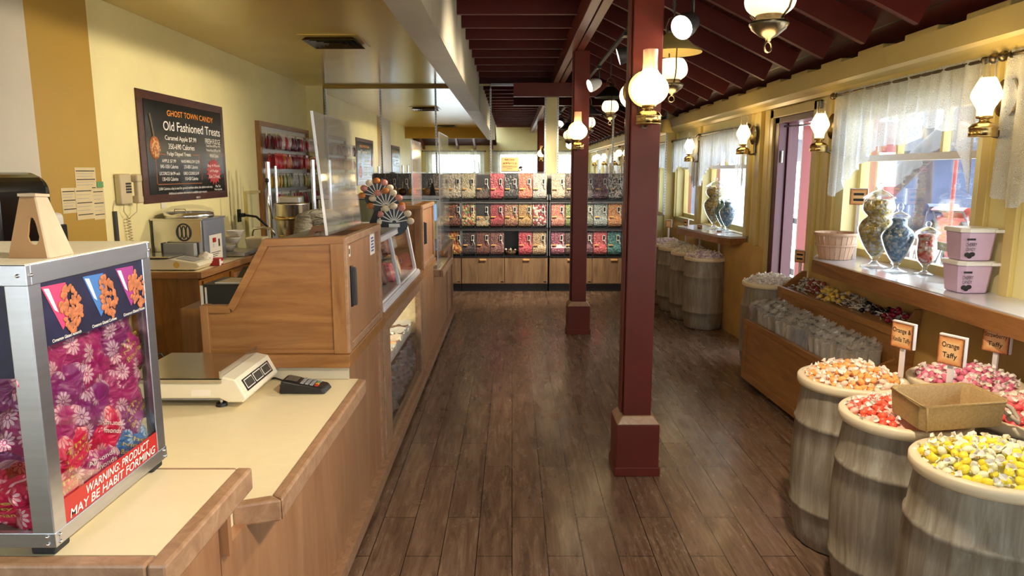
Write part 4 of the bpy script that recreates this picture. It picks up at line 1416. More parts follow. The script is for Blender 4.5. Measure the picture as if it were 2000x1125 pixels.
# kraft easel on top of the case
t = thing('easel_stand', 'tapered kraft cardboard easel with an oval hole on top of the candy case', 'easel', (-.855, 1.265, 1.448))
def ez(u, v):        # front face, u 0..1 across, v 0..1 up
    x0, x1 = -.897 + v * .014, -.8275 - v * .031
    return (x0 + (x1 - x0) * u, 1.25 + v * .028, 1.4485 + v * .112)
b = MB()
hole = [(.70 + .21 * cos(a) * (1 if sin(a) < 0 else .8), .42 + .22 * sin(a)) for a in [2 * pi * k / 16 for k in range(16)]]
outer = []
for k in range(16):
    a = 2 * pi * k / 16
    c_, s_ = cos(a), sin(a)
    m = max(abs(c_), abs(s_))
    outer.append((.5 + .5 * c_ / m, .5 + .5 * s_ / m))
vs = [ez(*q) for q in outer] + [ez(*q) for q in hole]
vs += [(v[0], v[1] + .004, v[2]) for v in vs]
fs = []
for k in range(16):
    k2 = (k + 1) % 16
    fs += [(k, k2, 16 + k2, 16 + k), (32 + k, 48 + k, 48 + k2, 32 + k2), (16 + k, 16 + k2, 48 + k2, 48 + k), (k, 32 + k, 32 + k2, k2)]
b.add(vs, fs, 'kraft')
b.build('front_card', t)
MB().hexa([(-.8275, 1.25, 1.4485), (-.8245, 1.252, 1.4485), (-.826, 1.325, 1.4485), (-.829, 1.325, 1.4485), (-.8585, 1.278, 1.56), (-.8555, 1.279, 1.56), (-.856, 1.312, 1.555), (-.859, 1.312, 1.555)], 'kraft_light').build('side_flap', t)
MB().hexa([(-.885, 1.274, 1.557), (-.853, 1.274, 1.557), (-.853, 1.314, 1.555), (-.885, 1.314, 1.557), (-.885, 1.274, 1.562), (-.853, 1.274, 1.562), (-.853, 1.314, 1.560), (-.885, 1.314, 1.562)], 'kraft_light').build('top_fold', t)

# ------------------------------------------------------------------ pay counter: scale, terminal
t = thing('price_scale', 'white electronic price scale with steel platter on the low pay counter', 'scale', (-1.17, 2.64, .75))
b = MB()
b.prism([(-1.37, .79), (-1.06, .79), (-1.03, .775), (-.975, .775), (-.962, .79), (-1.0, .862), (-1.045, .872), (-1.08, .852), (-1.37, .852)], 2.46, 2.815, 'cream_plastic', 'y')
b.build('body', t, bevel=.006)
MB().box(-1.36, -1.05, 2.48, 2.80, .778, .79, 'grey_plastic').build('underside', t)
b = MB().box(-1.40, -1.045, 2.452, 2.825, .862, .867, 'steel').box(-1.40, -1.045, 2.452, 2.456, .850, .867, 'steel').box(-1.052, -1.046, 2.452, 2.825, .862, .895, 'steel')
b.build('platter', t, bevel=.001)
# display face on the slanted right end
sn = Vector((.862 - .79, 0, -(-1.0 + .962))).normalized()
def on(y, s, off=.001):
    return (-.962 - .038 * s + off * sn.x, y, .79 + .072 * s + off * sn.z)
b = MB()
def facebox(y0, y1, s0, s1, m, off):
    b.hexa([on(y0, s0, -.002), on(y1, s0, -.002), on(y1, s1, -.002), on(y0, s1, -.002), on(y0, s0, off), on(y1, s0, off), on(y1, s1, off), on(y0, s1, off)], m)
facebox(2.50, 2.775, .22, .80, 'black', .001)
M['lcd'] = plain('dark grey display', s2l(62, 66, 62), .12, var=.2)
for k in range(3):
    facebox(2.512 + k * .088, 2.588 + k * .088, .30, .74, 'white_plastic', .0015)
    facebox(2.516 + k * .088, 2.584 + k * .088, .34, .70, 'lcd', .0022)
b.build('display_panel', t)
b = MB().box(-1.16, -1.09, 2.4588, 2.46, .80, .822, 'paper'); b.build('sticker', t)
for x, y in ((-1.34, 2.5), (-1.07, 2.5), (-1.34, 2.78), (-1.07, 2.78)):
    MB().cyl((x, y, .7505), (x, y, .762), .021, .019, 'black').cyl((x, y, .762), (x, y, .79), .006, .006, 'steel').build('foot', t)
t = thing('card_terminal', 'black card payment terminal with grey keys and coloured buttons on the pay counter', 'card terminal', (-.80, 2.68, .75))
MB().hexa([(-.905, 2.632, .7505), (-.722, 2.630, .7505), (-.716, 2.725, .7505), (-.90, 2.728, .7505), (-.895, 2.638, .806), (-.735, 2.638, .775), (-.730, 2.720, .775), (-.893, 2.722, .806)], 'black').build('body', t, bevel=.009, seg=3)
tz = lambda x: .808 - (x + .895) * (.031 / .16)
b = MB().hexa([(-.880, 2.648, tz(-.880)), (-.835, 2.648, tz(-.835)), (-.835, 2.712, tz(-.835)), (-.880, 2.712, tz(-.88)), (-.880, 2.648, tz(-.880) + .001), (-.835, 2.648, tz(-.835) + .001), (-.835, 2.712, tz(-.835) + .001), (-.880, 2.712, tz(-.88) + .001)], 'lcd')
b.build('screen', t)
for q, (x, m) in enumerate(((-.815, 'grey_plastic'), (-.797, 'grey_plastic'), (-.779, 'grey_plastic'), (-.761, 'grey_plastic'))):
    for j in range(4):
        y = 2.650 + j * .018
        mm = m if q < 3 or j == 3 else ('red_ink', 'orange_ink', 'green_ink')[j]
        z = tz(x)
        MB().box(x - .006, x + .006, y - .006, y + .006, z - .004, z + .0025, mm).build('key', t)
MB().tube([(-.90, 2.68, .765), (-.925, 2.72, .757), (-.93, 2.79, .756), (-.98, 2.828, .758), (-1.02, 2.826, .757)], .0035, 'black').build('cable', t)

# ------------------------------------------------------------------ left wall
def board(yc, zc, w, h, lines, label, full=True):
    t = thing('menu_board', label, 'menu board', (LX + .01, yc, zc))
    X = LX + .012
    MB().box(LX + .001, X, yc - w / 2, yc + w / 2, zc - h / 2, zc + h / 2, 'board_brown').box(X, X + .003, yc - w / 2 + .055 * w, yc + w / 2 - .04 * w, zc - h / 2 + .075 * h, zc + h / 2 - .075 * h, 'board_black').build('panel', t)
    b = MB()
    u, v = (0, 1, 0), (0, 0, 1)
    def L(tx, a, c, ww, hh, m='white_ink', curve=0):
        b.text(tx, (X + .003, yc + (a - .5) * w, zc + (.5 - c) * h), u, v, ww * w, hh * h, m, .001, 0, curve)
    for ln in lines: L(*ln)
    # box rule around the dipped treats
    ru = MB()
    def rule(a0, a1, c0, c1, m='copper_ink'):
        ru.box(X + .003, X + .0042, yc + (a0 - .5) * w, yc + (a1 - .5) * w, zc + (.5 - c1) * h, zc + (.5 - c0) * h, m)
    rule(.13, .135, .58, .83); rule(.645, .65, .56, .80); rule(.14, .64, .83, .837)
    rule(.14, .24, .552, .559); rule(.54, .64, .545, .552)
    ru.build('border_rule', t)
    labelled(b.build('lettering', t), 'white and orange lettering')
    if full:
        s = MB()
        pts = []
        for k in range(32):
            a = 2 * pi * k / 32
            r = .115 if k % 2 else .085
            pts.append((yc + (.815 - .5) * w + r * w * cos(a) * .95, zc + (.5 - .715) * h + r * h * 1.25 * sin(a)))
        s.prism(pts, X + .003, X + .0045, 'star_red', 'x')
        for k, tx in enumerate(('Buy 4 Pieces', 'of Fudge', 'Get 2 Free!')):
            s.text(tx, (X + .0045, yc + .315 * w, zc - (.155 + k * .055) * h), u, v, (.17, .12, .15)[k] * w, .036 * h, 'white_ink', .001)
        labelled(s.build('starburst', t), 'red starburst')
        p = MB()
        p.ball((X + .004, yc - .365 * w, zc + .0 * h), (.006, .052 * w, .105 * h), 'caramel', 18, 12)
        for k in range(40):
            a, r = rnd.uniform(0, 6.28), rnd.random() ** .5 * .85
            p.ball((X + .009, yc - .365 * w + r * .05 * w * cos(a), zc + r * .10 * h * sin(a)), (.004, .012, .010), 'nut_tan', 6, 4)
        p.beam((X + .006, yc - .372 * w, zc + .09 * h), (X + .006, yc - .40 * w, zc + .30 * h), .004, .012, 'kraft_light', (1, 0, 0))
        labelled(p.build('apple_picture', t), 'picture of a nut-covered caramel apple on a stick')
    return t
M['board_brown'] = wood('dark printed wood border', s2l(44, 20, 16), s2l(96, 48, 34), (4, 4, 12), 2, .3, .1)
M['board_black'] = plain('glossy black menu panel', (.010, .010, .009), .2, var=.1, coat=.1, spec=.35)
M['copper_ink'] = plain('copper ink', s2l(170, 104, 58), .5, var=.05)
M['star_red'] = plain('red starburst print', s2l(176, 46, 50), .35, var=.05)
M['caramel'] = plain('caramel', s2l(166, 96, 48), .35, var=.2)
M['nut_tan'] = plain('chopped nuts', s2l(216, 170, 116), .5, var=.2)
LN = [('GHOST TOWN CANDY', .565, .165, .56, .055, 'orange_ink', .018), ('Old Fashioned Treats', .585, .285, .70, .088, 'white_ink', .02),
      ('Caramel Apple $7.99', .425, .405, .36, .058), ('350-690 Calories', .425, .478, .30, .052), ('FRESH FUDGE', .825, .395, .21, .055),
      ('Classic Flavors $4.99 per 1/4 lb.', .83, .445, .20, .036), ('Premium Flavors $5.99 per 1/4 lb.', .83, .492, .20, .036), ('440-560 Calories', .83, .545, .12, .036),
      ('Fudge Dipped Treats', .39, .552, .27, .046), ('APPLE $7.99', .27, .618, .15, .036), ('840-1050 Calories', .27, .668, .19, .036), ('MARSHMALLOW $2.99', .515, .618, .22, .036), ('270-800 Calories', .515, .668, .17, .036),
      ('LICORICE $4.99 each', .27, .735, .22, .036), ('130-430 Calories', .27, .785, .17, .036), ('OREO COOKIE $3.49', .515, .735, .19, .036), ('110-430 Calories', .515, .785, .16, .036),
      ('2,000 Calories a day is used for general nutrition advice, but calorie needs vary.', .46, .878, .64, .032), ('Additional nutrition information is available upon request.', .47, .925, .46, .030),
      ('Plus Tax', .86, .872, .07, .026), ('Where Applicable', .86, .91, .11, .026), ('08/23', .58, .978, .05, .02)]
board(6.26, 1.79, 1.60, .865, LN, 'large black menu board with orange and white lettering on the left wall')
board(2.62, 1.79, 1.25, .865, LN[:9], 'second black menu board nearer the camera on the left wall, seen only in the mirrors', False)

t = thing('wall_phone', 'beige push-button wall phone with coiled cord on the yellow wall', 'telephone', (LX, 5.17, 1.48))
MB().box(LX + .001, LX + .05, 5.075, 5.225, 1.37, 1.588, 'beige_plastic').build('base', t, bevel=.012, seg=3)
b = MB().box(LX + .045, LX + .085, 5.245, 5.295, 1.40, 1.56, 'beige_plastic').box(LX + .03, LX + .09, 5.235, 5.305, 1.525, 1.585, 'beige_plastic').box(LX + .03, LX + .09, 5.235, 5.305, 1.372, 1.43, 'beige_plastic')
b.build('handset', t, bevel=.014, seg=3)
b = MB()
for i in range(3):
    for j in range(4):
        b.box(LX + .05, LX + .056, 5.138 + i * .024, 5.155 + i * .024, 1.45 + j * .02, 1.464 + j * .02, 'charcoal')
b.build('keypad', t)
b = MB()
def coil(P0, P1, turns, r):
    pts = []
    n = turns * 7
    for k in range(n + 1):
        s = k / n
        a = s * turns * 2 * pi
        p = Vector(P0).lerp(Vector(P1), s)
        pts.append((p.x + r * cos(a), p.y + r * sin(a), p.z))
    b.tube(pts, .0035, 'beige_plastic', 5)
b.tube([(LX + .03, 5.13, 1.372), (LX + .03, 5.12, 1.32), (LX + .03, 5.17, 1.27)], .0035, 'beige_plastic')
b.tube([(LX + .05, 5.27, 1.372), (LX + .05, 5.26, 1.31), (LX + .03, 5.18, 1.265)], .0035, 'beige_plastic')
coil((LX + .03, 5.17, 1.27), (LX + .03, 5.19, 1.08), 9, .014)
b.tube([(LX + .01, 5.05, 1.40), (LX + .004, 5.03, 1.34), (LX + .004, 5.03, 1.30)], .003, 'beige_plastic')
b.build('cord', t)
tag(MB().box(LX, LX + .02, 5.02, 5.05, .95, 1.325, 'charcoal').build('cable_conduit'), 'dark cable conduit strip on the wall under the phone', 'conduit')
t = thing('wall_notice', 'cluster of printed notice sheets taped to the ochre wall stripe', 'notice', (LX, 4.78, 1.45))
for nm, y0, y1, z0, z1, dx in (('sheet', 4.63, 4.86, 1.47, 1.63, .002), ('sheet', 4.61, 4.80, 1.29, 1.50, .004), ('sheet', 4.80, 4.935, 1.28, 1.49, .003), ('sheet', 4.47, 4.62, 1.34, 1.50, .002)):
    s = MB().box(LX + .001, LX + dx, y0, y1, z0, z1, 'notice')
    n = 7
    for k in range(n):
        zz = z1 - .02 - k * (z1 - z0 - .03) / n
        s.box(LX + dx, LX + dx + .0005, y0 + .012, y1 - .012 - (k % 3) * .015, zz - .003 if k % 3 else zz - .006, zz, 'ink' if k % 3 == 0 else 'grey_plastic')
    s.build(nm, t)
MB().box(LX + .005, LX + .0055, 4.86, 4.935, 1.495, 1.535, 'green_ink').build('green_sheet', t)
t = thing('towel_dispenser', 'black paper towel dispenser on the left wall behind the candy case', 'towel dispenser', (LX, 3.85, 1.4))
prof = [(LX + .001, 1.12), (LX + .20, 1.12), (LX + .235, 1.16), (LX + .24, 1.50)] + [(LX + .14 + .10 * cos(a), 1.50 + .10 * sin(a)) for a in [pi / 2 * k / 6 for k in range(1, 7)]] + [(LX + .001, 1.60)]
MB().prism([(p[0], p[1]) for p in prof], 3.58, 3.98, 'black_gloss', 'y').build('housing', t, bevel=.02, seg=3)
MB().prism([(p[0] - .012, p[1] - .01) for p in prof], 3.56, 4.02, 'black', 'y').build('side_cap', t, bevel=.012)
t = thing('soap_dispenser', 'white soap dispenser with a black lever beside the towel dispenser', 'soap dispenser', (LX, 4.25, 1.2))
MB().box(LX + .001, LX + .12, 4.19, 4.30, 1.05, 1.36, 'white_plastic').build('body', t, bevel=.03, seg=3)
MB().box(LX + .115, LX + .135, 4.20, 4.29, 1.14, 1.29, 'black').build('lever', t, bevel=.008)
tag(MB().box(LX, LX + .01, 5.72, 5.80, 1.31, 1.385, 'cream_plastic').build('switch_plate', bevel=.003), 'cream switch plate on the wall under the menu board', 'switch plate')
t = thing('wall_outlet', 'dark wall outlet with a black plug and cord above the back counter', 'outlet', (LX, 7.35, 1.15))
MB().box(LX, LX + .012, 7.30, 7.38, 1.09, 1.22, 'black').build('plate', t)
MB().box(LX + .012, LX + .06, 7.32, 7.37, 1.14, 1.18, 'black').tube([(LX + .06, 7.345, 1.16), (LX + .16, 7.4, 1.14), (LX + .24, 7.45, 1.05), (LX + .30, 7.5, .93)], .012, 'black').build('plug', t)
MB().box(LX, LX + .025, 7.50, 7.55, .0, 1.40, 'cream_trim').box(LX, LX + .025, 7.55, 7.95, 1.37, 1.40, 'cream_trim').build('trim_8', kind='structure')
M['choc'] = plain('dark chocolate', s2l(70, 34, 20), .25, var=.2)
M['nutcoat'] = candy_mat('nut coating', [s2l(216, 160, 96), s2l(190, 124, 66), s2l(150, 86, 44), s2l(228, 186, 130)], 130)
M['stripe'] = plain('striped caramel', s2l(206, 146, 74), .35, var=.4, nscale=14, stretch=(1, 1, 14))
M['screen_blue'] = emitter('blue lit screen', s2l(120, 160, 210), .8)
M['stained'] = plain('stained white plastic', s2l(226, 214, 178), .45, var=.12, nscale=9)

# ------------------------------------------------------------------ back counter along the left wall
M['panel_blue'] = plain('blue grey metal panel', s2l(130, 138, 156), .4, .3, .05)
M['oak_dark'] = wood('amber oak cabinet', s2l(112, 66, 18), s2l(158, 104, 38), (6, 6, .8), 2, .4)
t = thing('back_counter', 'amber oak back counter with cream top along the left wall', 'counter', (-2.55, 6.4, 0))
b = MB().box(LX + .002, -2.28, 5.13, 6.74, .842, .876, 'laminate'); b.build('worktop', t)
b = MB().box(-2.30, -2.265, 5.10, 6.74, .83, .879, 'oak_y').box(LX + .002, -2.30, 5.10, 5.135, .83, .879, 'oak_x'); b.build('edging', t, bevel=.004)
MB().box(LX + .002, -2.31, 5.15, 6.72, .0, .835, 'oak_dark').build('carcass', t)
b = MB()
for y in (5.20, 5.72, 6.24):
    b = MB().box(-2.31, -2.295, y, y + .47, .10, .80 if y < 5.5 else .62, 'oak_dark')
    b.box(-2.297, -2.29, y + .06, y + .41, .17, .73 if y < 5.5 else .55, 'oak_z')
    b.build('door', t, bevel=.004)
    if y > 5.5:
        MB().box(-2.31, -2.295, y, y + .47, .66, .80, 'oak_dark').box(-2.297, -2.29, y + .03, y + .44, .68, .78, 'oak_y').build('drawer', t, bevel=.004)

t = thing('weighing_scale', 'cream counter scale with round yellow sticker on the back counter', 'scale', (-2.58, 5.3, .879))
MB().prism([(-2.78, .885), (-2.34, .885), (-2.31, .915), (-2.33, .935), (-2.52, .965), (-2.78, .960)], 5.18, 5.42, 'cream_plastic', 'y').build('body', t, bevel=.008)
MB().box(-2.80, -2.52, 5.16, 5.43, .975, .985, 'steel').cyl((-2.66, 5.3, .955), (-2.66, 5.3, .976), .02, .02, 'charcoal').build('platter', t, bevel=.003)
MB().hexa([(-2.50, 5.22, .964), (-2.36, 5.22, .942), (-2.36, 5.38, .942), (-2.50, 5.38, .964), (-2.50, 5.22, .966), (-2.36, 5.22, .944), (-2.36, 5.38, .944), (-2.50, 5.38, .966)], 'grey_plastic').build('display', t)
MB().cyl((-2.48, 5.178, .922), (-2.48, 5.181, .922), .024, .024, 'gold_ink').build('sticker', t)
for x in (-2.74, -2.38):
    MB().box(x - .02, x + .02, 5.2, 5.4, .8795, .888, 'black').build('foot', t)

t = thing('fudge_machine', 'stainless steel melter box with grey control side and clear domed lid on the back counter', 'kitchen machine', (-2.6, 5.75, .879))
MB().box(-2.805, -2.425, 5.52, 5.95, .885, 1.235, 'steel').box(-2.82, -2.41, 5.51, 5.96, 1.225, 1.24, 'steel').build('body', t, bevel=.004)
MB().box(-2.425, -2.415, 5.53, 5.94, .885, 1.225, 'panel_blue').build('control_side', t)
b = MB().box(-2.415, -2.412, 5.62, 5.86, .90, 1.10, 'white_plastic').box(-2.412, -2.405, 5.68, 5.73, 1.04, 1.075, 'red_ink').box(-2.412, -2.405, 5.68, 5.73, 1.0, 1.035, 'white_frame').box(-2.412, -2.404, 5.79, 5.80, 1.0, 1.06, 'black')
for k in range(3): b.box(-2.412, -2.4115, 5.64, 5.82 - k * .03, .955 - k * .015, .960 - k * .015, 'ink')
b.build('switch_plate', t)
b = MB()
for r in (.068, .062):
    b.tube([(-2.565 + r * .85 * cos(a), 5.517, 1.135 + r * sin(a)) for a in [2 * pi * k / 24 for k in range(24)]], .0035, 'charcoal', 6, True)
for dx in (-.032, 0, .032):
    b.tube([(-2.565 + dx + .014 * cos(a), 5.517, 1.135 + .05 * sin(a)) for a in [2 * pi * k / 16 for k in range(16)]], .0035, 'charcoal', 6, True)
labelled(b.build('emblem', t), 'dark round emblem of interlaced rings')
b = MB().lathe([(.19, 0), (.19, .01), (.17, .03), (.12, .05), (.05, .06), (0, .062)], 'acrylic_bin', (-2.61, 5.73, 1.28), 28)
b.build('dome_lid', t)
MB().lathe([(.185, 0), (.19, .01), (.185, .04), (.17, .042)], 'steel', (-2.61, 5.73, 1.24), 28).box(-2.70, -2.58, 5.68, 5.72, 1.25, 1.29, 'steel_dull').tube([(-2.68, 5.6, 1.25), (-2.66, 5.6, 1.31), (-2.58, 5.6, 1.31), (-2.56, 5.6, 1.25)], .005, 'chrome').build('paddle_rim', t)
MB().box(-2.70, -2.46, 5.44, 5.50, .885, 1.055, 'grey_plastic').box(-2.71, -2.70, 5.43, 5.505, .885, 1.06, 'black').build('front_guard', t, bevel=.004)
t = thing('crumpled_paper', 'ball of crumpled white paper in front of the steel melter', 'paper', (-2.40, 5.40, .885))
rnd = random.Random(4)
b = MB(); b.ball((-2.385, 5.47, .935), (.055, .05, .05), 'paper', 16, 10)
b.v = [(x + rnd.uniform(-.008, .008), y + rnd.uniform(-.008, .008), z + rnd.uniform(-.008, .008)) for x, y, z in b.v]
b.build('paper_ball', t)
t = thing('small_box', 'small red and white carton on the back counter beside the crumpled paper', 'box', (-2.33, 5.5, .879))
MB().box(-2.36, -2.285, 5.47, 5.55, .8795, .935, 'red_ink').box(-2.3, -2.283, 5.48, 5.54, .89, .91, 'paper').box(-2.283, -2.28, 5.47, 5.50, .8795, .93, 'white_plastic').build('carton', t, bevel=.002)
for k, (x, y, z, s) in enumerate(((-2.50, 6.15, .92, 1), (-2.46, 6.18, .985, .95), (-2.44, 6.22, 1.045, .9))):
    o = MB().lathe([(0, 0), (.06 * s, 0), (.085 * s, .05 * s), (.09 * s, .055 * s), (.082 * s, .052 * s), (.056 * s, .006), (0, .006)], 'white_plastic', (x, y, z), 20).build('plastic_tub')
    tag(o, ['bottom white tub of the stack on the back counter', 'middle white tub of the stack on the back counter', 'top white tub of the stack on the back counter'][k], 'tub', 'stacked white tubs')
o = MB().box(-2.58, -2.30, 6.05, 6.42, .8795, .918, 'steel_dull').build('metal_tray', bevel=.01); tag(o, 'shallow metal tray under the stacked white tubs', 'tray')
t = thing('plastic_bucket', 'stained white plastic container on the back counter, right of the tubs', 'container', (-2.32, 6.45, .879))
MB().hexa([(-2.42, 6.44, .8795), (-2.285, 6.44, .8795), (-2.285, 6.58, .8795), (-2.42, 6.58, .8795), (-2.445, 6.43, 1.01), (-2.27, 6.43, 1.01), (-2.27, 6.6, 1.01), (-2.445, 6.6, 1.01)], 'stained').build('tub', t, bevel=.015, seg=3)

# dark cabinet with black printer just behind the first hutch
t = thing('drawer_unit', 'low brown drawer unit in the staff aisle, mostly hidden behind the first hutch', 'cabinet', (-1.62, 3.95, 0))
MB().box(-1.82, -1.42, 3.80, 4.30, 0, .86, 'oak_dark').build('body', t)
t = thing('label_printer', 'black boxy printer topped with white papers, seen over the first hutch', 'printer', (-1.62, 4.0, .86))
MB().box(-1.72, -1.44, 3.86, 4.16, .861, .985, 'black').build('body', t, bevel=.006)
MB().box(-1.725, -1.71, 3.855, 3.862, .865, .98, 'white_plastic').box(-1.70, -1.69, 3.855, 3.862, .865, .97, 'white_plastic').build('trim', t)
MB().hexa([(-1.66, 3.9, .986), (-1.48, 3.88, .986), (-1.46, 4.05, .986), (-1.64, 4.08, .986), (-1.66, 3.9, .992), (-1.48, 3.88, .998), (-1.46, 4.05, 1.002), (-1.64, 4.08, .992)], 'paper').build('paper_stack', t)
MB().hexa([(-1.60, 4.05, .986), (-1.42, 4.02, .986), (-1.42, 4.15, .986), (-1.60, 4.15, .986), (-1.58, 4.12, 1.05), (-1.42, 4.09, 1.07), (-1.42, 4.15, 1.06), (-1.58, 4.15, 1.04)], 'charcoal').build('lid', t)
t = thing('sample_tray', 'pale tray with black wire at the back of the pay counter behind the scale', 'tray', (-1.42, 2.6, .75))
MB().box(-1.515, -1.385, 2.70, 2.835, .751, .80, 'kraft_light').build('tray', t, bevel=.004)
MB().tube([(-1.50, 2.75, .80), (-1.49, 2.78, .86), (-1.43, 2.80, .87), (-1.40, 2.80, .81)], .004, 'black').tube([(-1.47, 2.72, .80), (-1.44, 2.75, .85), (-1.40, 2.78, .85), (-1.39, 2.8, .80)], .004, 'black').build('wire', t)

# ------------------------------------------------------------------ copper-kettle corner: steam kettle, poles, faucet
t = thing('steam_kettle', 'tall stainless steel cooking kettle with bolted band behind the counter', 'kettle', (-2.15, 6.95, 0))
kc = (-2.15, 6.95, 0)
MB().lathe([(0, .55), (.10, .56), (.13, .62), (.135, .98), (.155, 1.0), (.16, 1.14), (.165, 1.15), (.165, 1.29), (.17, 1.30), (.155, 1.295), (.15, 1.1), (0, 1.0)], 'steel', kc, 32).build('pot', t)
MB().lathe([(.163, 1.14), (.172, 1.145), (.172, 1.175), (.163, 1.18)], 'brass', kc, 32).lathe([(.136, .975), (.15, .985), (.15, .995), (.136, 1.0)], 'brass', kc, 32).build('band', t)
MB().box(-2.25, -2.05, 6.86, 7.02, 1.30, 1.37, 'steel').build('lid_box', t, bevel=.01)
MB().lathe([(.12, .0), (.12, .04), (.05, .05), (.05, .55)], 'steel_dull', kc, 24).build('pedestal', t)
MB().tube([(-2.33, 6.90, 1.15), (-2.36, 6.88, 1.30), (-2.36, 6.88, 1.50)], .008, 'chrome').ball((-2.36, 6.88, 1.52), .022, 'black').build('lever', t)
t = thing('pole_rack', 'rack of bright chrome poles standing around the steel kettle', 'pole rack', (-2.15, 7.2, 0))
for x, y, h, r in ((-2.42, 7.1, 1.70, .022), (-2.36, 7.15, 1.66, .012), (-1.98, 7.12, 1.72, .020), (-1.86, 7.3, 1.72, .018)):
    MB().cyl((x, y, 0), (x, y, h), r, r, 'chrome', 16).cyl((x, y, 0), (x, y, .02), r * 2, r * 2, 'steel_dull').build('pole', t)
MB().cyl((-2.42, 7.1, .8), (-1.86, 7.3, .8), .01, .01, 'chrome').build('crossbar', t)
t = thing('faucet', 'curved brushed faucet at the end of the back counter', 'faucet', (-2.4, 6.75, .879))
MB().tube([(-2.46, 6.68, .88), (-2.46, 6.68, 1.03), (-2.44, 6.68, 1.07), (-2.34, 6.67, 1.085), (-2.26, 6.66, 1.07), (-2.24, 6.66, 1.01)], .012, 'steel').cyl((-2.46, 6.68, .8795), (-2.46, 6.68, .90), .025, .02, 'steel').build('spout', t)
o = MB().ball((-2.38, 6.60, .90), (.09, .05, .022), 'black', 14, 8).ball((-2.32, 6.57, .905), (.05, .03, .02), 'paper', 12, 8).build('cloth_heap'); tag(o, 'heap of black and white cloths by the faucet', 'cloths')

# ------------------------------------------------------------------ rack of hanging candy bags on the left wall
t = thing('peg_rack', 'wood-framed white peg rack of hanging candy bags at the far end of the left wall', 'peg rack', (LX, 8.9, 1.5))
MB().box(LX + .001, LX + .012, 8.0, 9.85, .55, 2.12, 'white_plastic').build('back_board', t)
b = MB().box(LX + .001, LX + .05, 7.96, 8.02, .5, 2.11, 'oak_z').box(LX + .001, LX + .05, 9.83, 9.88, .5, 2.11, 'oak_z').box(LX + .001, LX + .05, 7.96, 9.88, 2.11, 2.16, 'oak_y'); b.build('frame', t)
pg = MB()
ROWS = [2.02, 1.80, 1.58, 1.37]
HY = [8.08 + .115 * k for k in range(15)]
for z in ROWS:
    for y in HY:
        pg.cyl((LX + .01, y, z), (LX + .24, y, z + .006), .0022, .0022, 'chrome', 6)
pg.build('pegs', t)
bagc = [[('dark red', s2l(120, 24, 40)), ('crimson', s2l(176, 40, 56)), ('white', s2l(214, 196, 186)), ('plum', s2l(96, 34, 60))],
        [('red', s2l(188, 44, 50)), ('coral', s2l(214, 96, 84)), ('orange', s2l(216, 120, 62)), ('wine', s2l(130, 36, 48))],
        [('yellow', s2l(212, 176, 80)), ('olive', s2l(150, 146, 84)), ('lime grey', s2l(172, 176, 120)), ('silver', s2l(180, 178, 168))],
        [('raspberry', s2l(176, 50, 70)), ('green', s2l(110, 134, 80)), ('grey', s2l(160, 150, 140)), ('scarlet', s2l(190, 50, 40))]]
protos = {}
cnt = 0
for r, z in enumerate(ROWS):
    for k, y in enumerate(HY):
        for d in range(2 if r < 3 else 1):
            nm, cl = bagc[r][(k // 2 + (k % 3 == 2)) % 4]
            key = (r, nm)
            if key not in protos:
                M['hang_' + nm] = plain(nm + ' filled bag', cl, .3, var=.35, nscale=60)
                b = MB()
                b.v = []
                def f(sd):
                    return lambda u, v: (sd * .022 * max(0, (1 - (2 * u - 1) ** 4) * sin(min(1, v * 1.02) * pi) ** .6), (u - .5) * .088, -.015 - .15 * v)
                b.grid(f(1), 6, 8, 'hang_' + nm).grid(f(-1), 6, 8, 'hang_' + nm)
                b.box(-.0015, .0015, -.044, .044, -.05, .012, 'paper' if r != 1 else 'hang_' + nm)
                o = b.build('hanging_bag')
                o.location = (LX + .19 - d * .09, y, z)
                protos[key] = o
            else:
                o = protos[key].copy()
                COL.objects.link(o)
                o.location = (LX + .19 - d * .09 + rnd.uniform(-.012, .012), y + rnd.uniform(-.006, .006), z)
            o.rotation_euler = (rnd.uniform(-.06, .06), rnd.uniform(-.12, .12), rnd.uniform(-.35, .35))
            tag(o, '%s candy bag hanging on the %s row of the peg rack' % (nm, ['top', 'second', 'third', 'bottom'][r]), 'candy bag', '%s bags on the %s peg row' % (nm, ['top', 'second', 'third', 'bottom'][r]))

# ------------------------------------------------------------------ bakery case with caramel apples in front of the mirrors
t = thing('bakery_case', 'long glass bakery case in front of the mirrors with caramel apples standing on top', 'display case', (-1.5, 8.7, 0))
MB().box(-2.28, -.86, 8.42, 8.95, 0, .55, 'oak_dark').box(-2.28, -.86, 8.42, 8.95, .55, .57, 'charcoal').build('base', t)
f = MB().box(-2.30, -.84, 8.38, 8.97, 1.285, 1.325, 'steel_dull').box(-2.30, -.84, 8.375, 8.38, 1.278, 1.287, 'black')
for x in (-2.28, -1.55, -.875): f.box(x - .012, x + .012, 8.42, 8.445, .57, 1.285, 'alu').box(x - .012, x + .012, 8.92, 8.95, .57, 1.285, 'alu')
f.build('frame', t)
MB().box(-2.27, -.87, 8.425, 8.431, .57, 1.28, 'glass').box(-.868, -.862, 8.44, 8.93, .57, 1.28, 'glass').build('pane', t)
MB().box(-2.27, -.88, 8.90, 8.92, .57, 1.28, 'yellow').box(-1.50, -.95, 8.88, 8.90, 1.0, 1.20, 'screen_blue').build('back_panel', t)
MB().box(-2.25, -.89, 8.5, 8.88, .93, .94, 'glass').build('shelf', t)
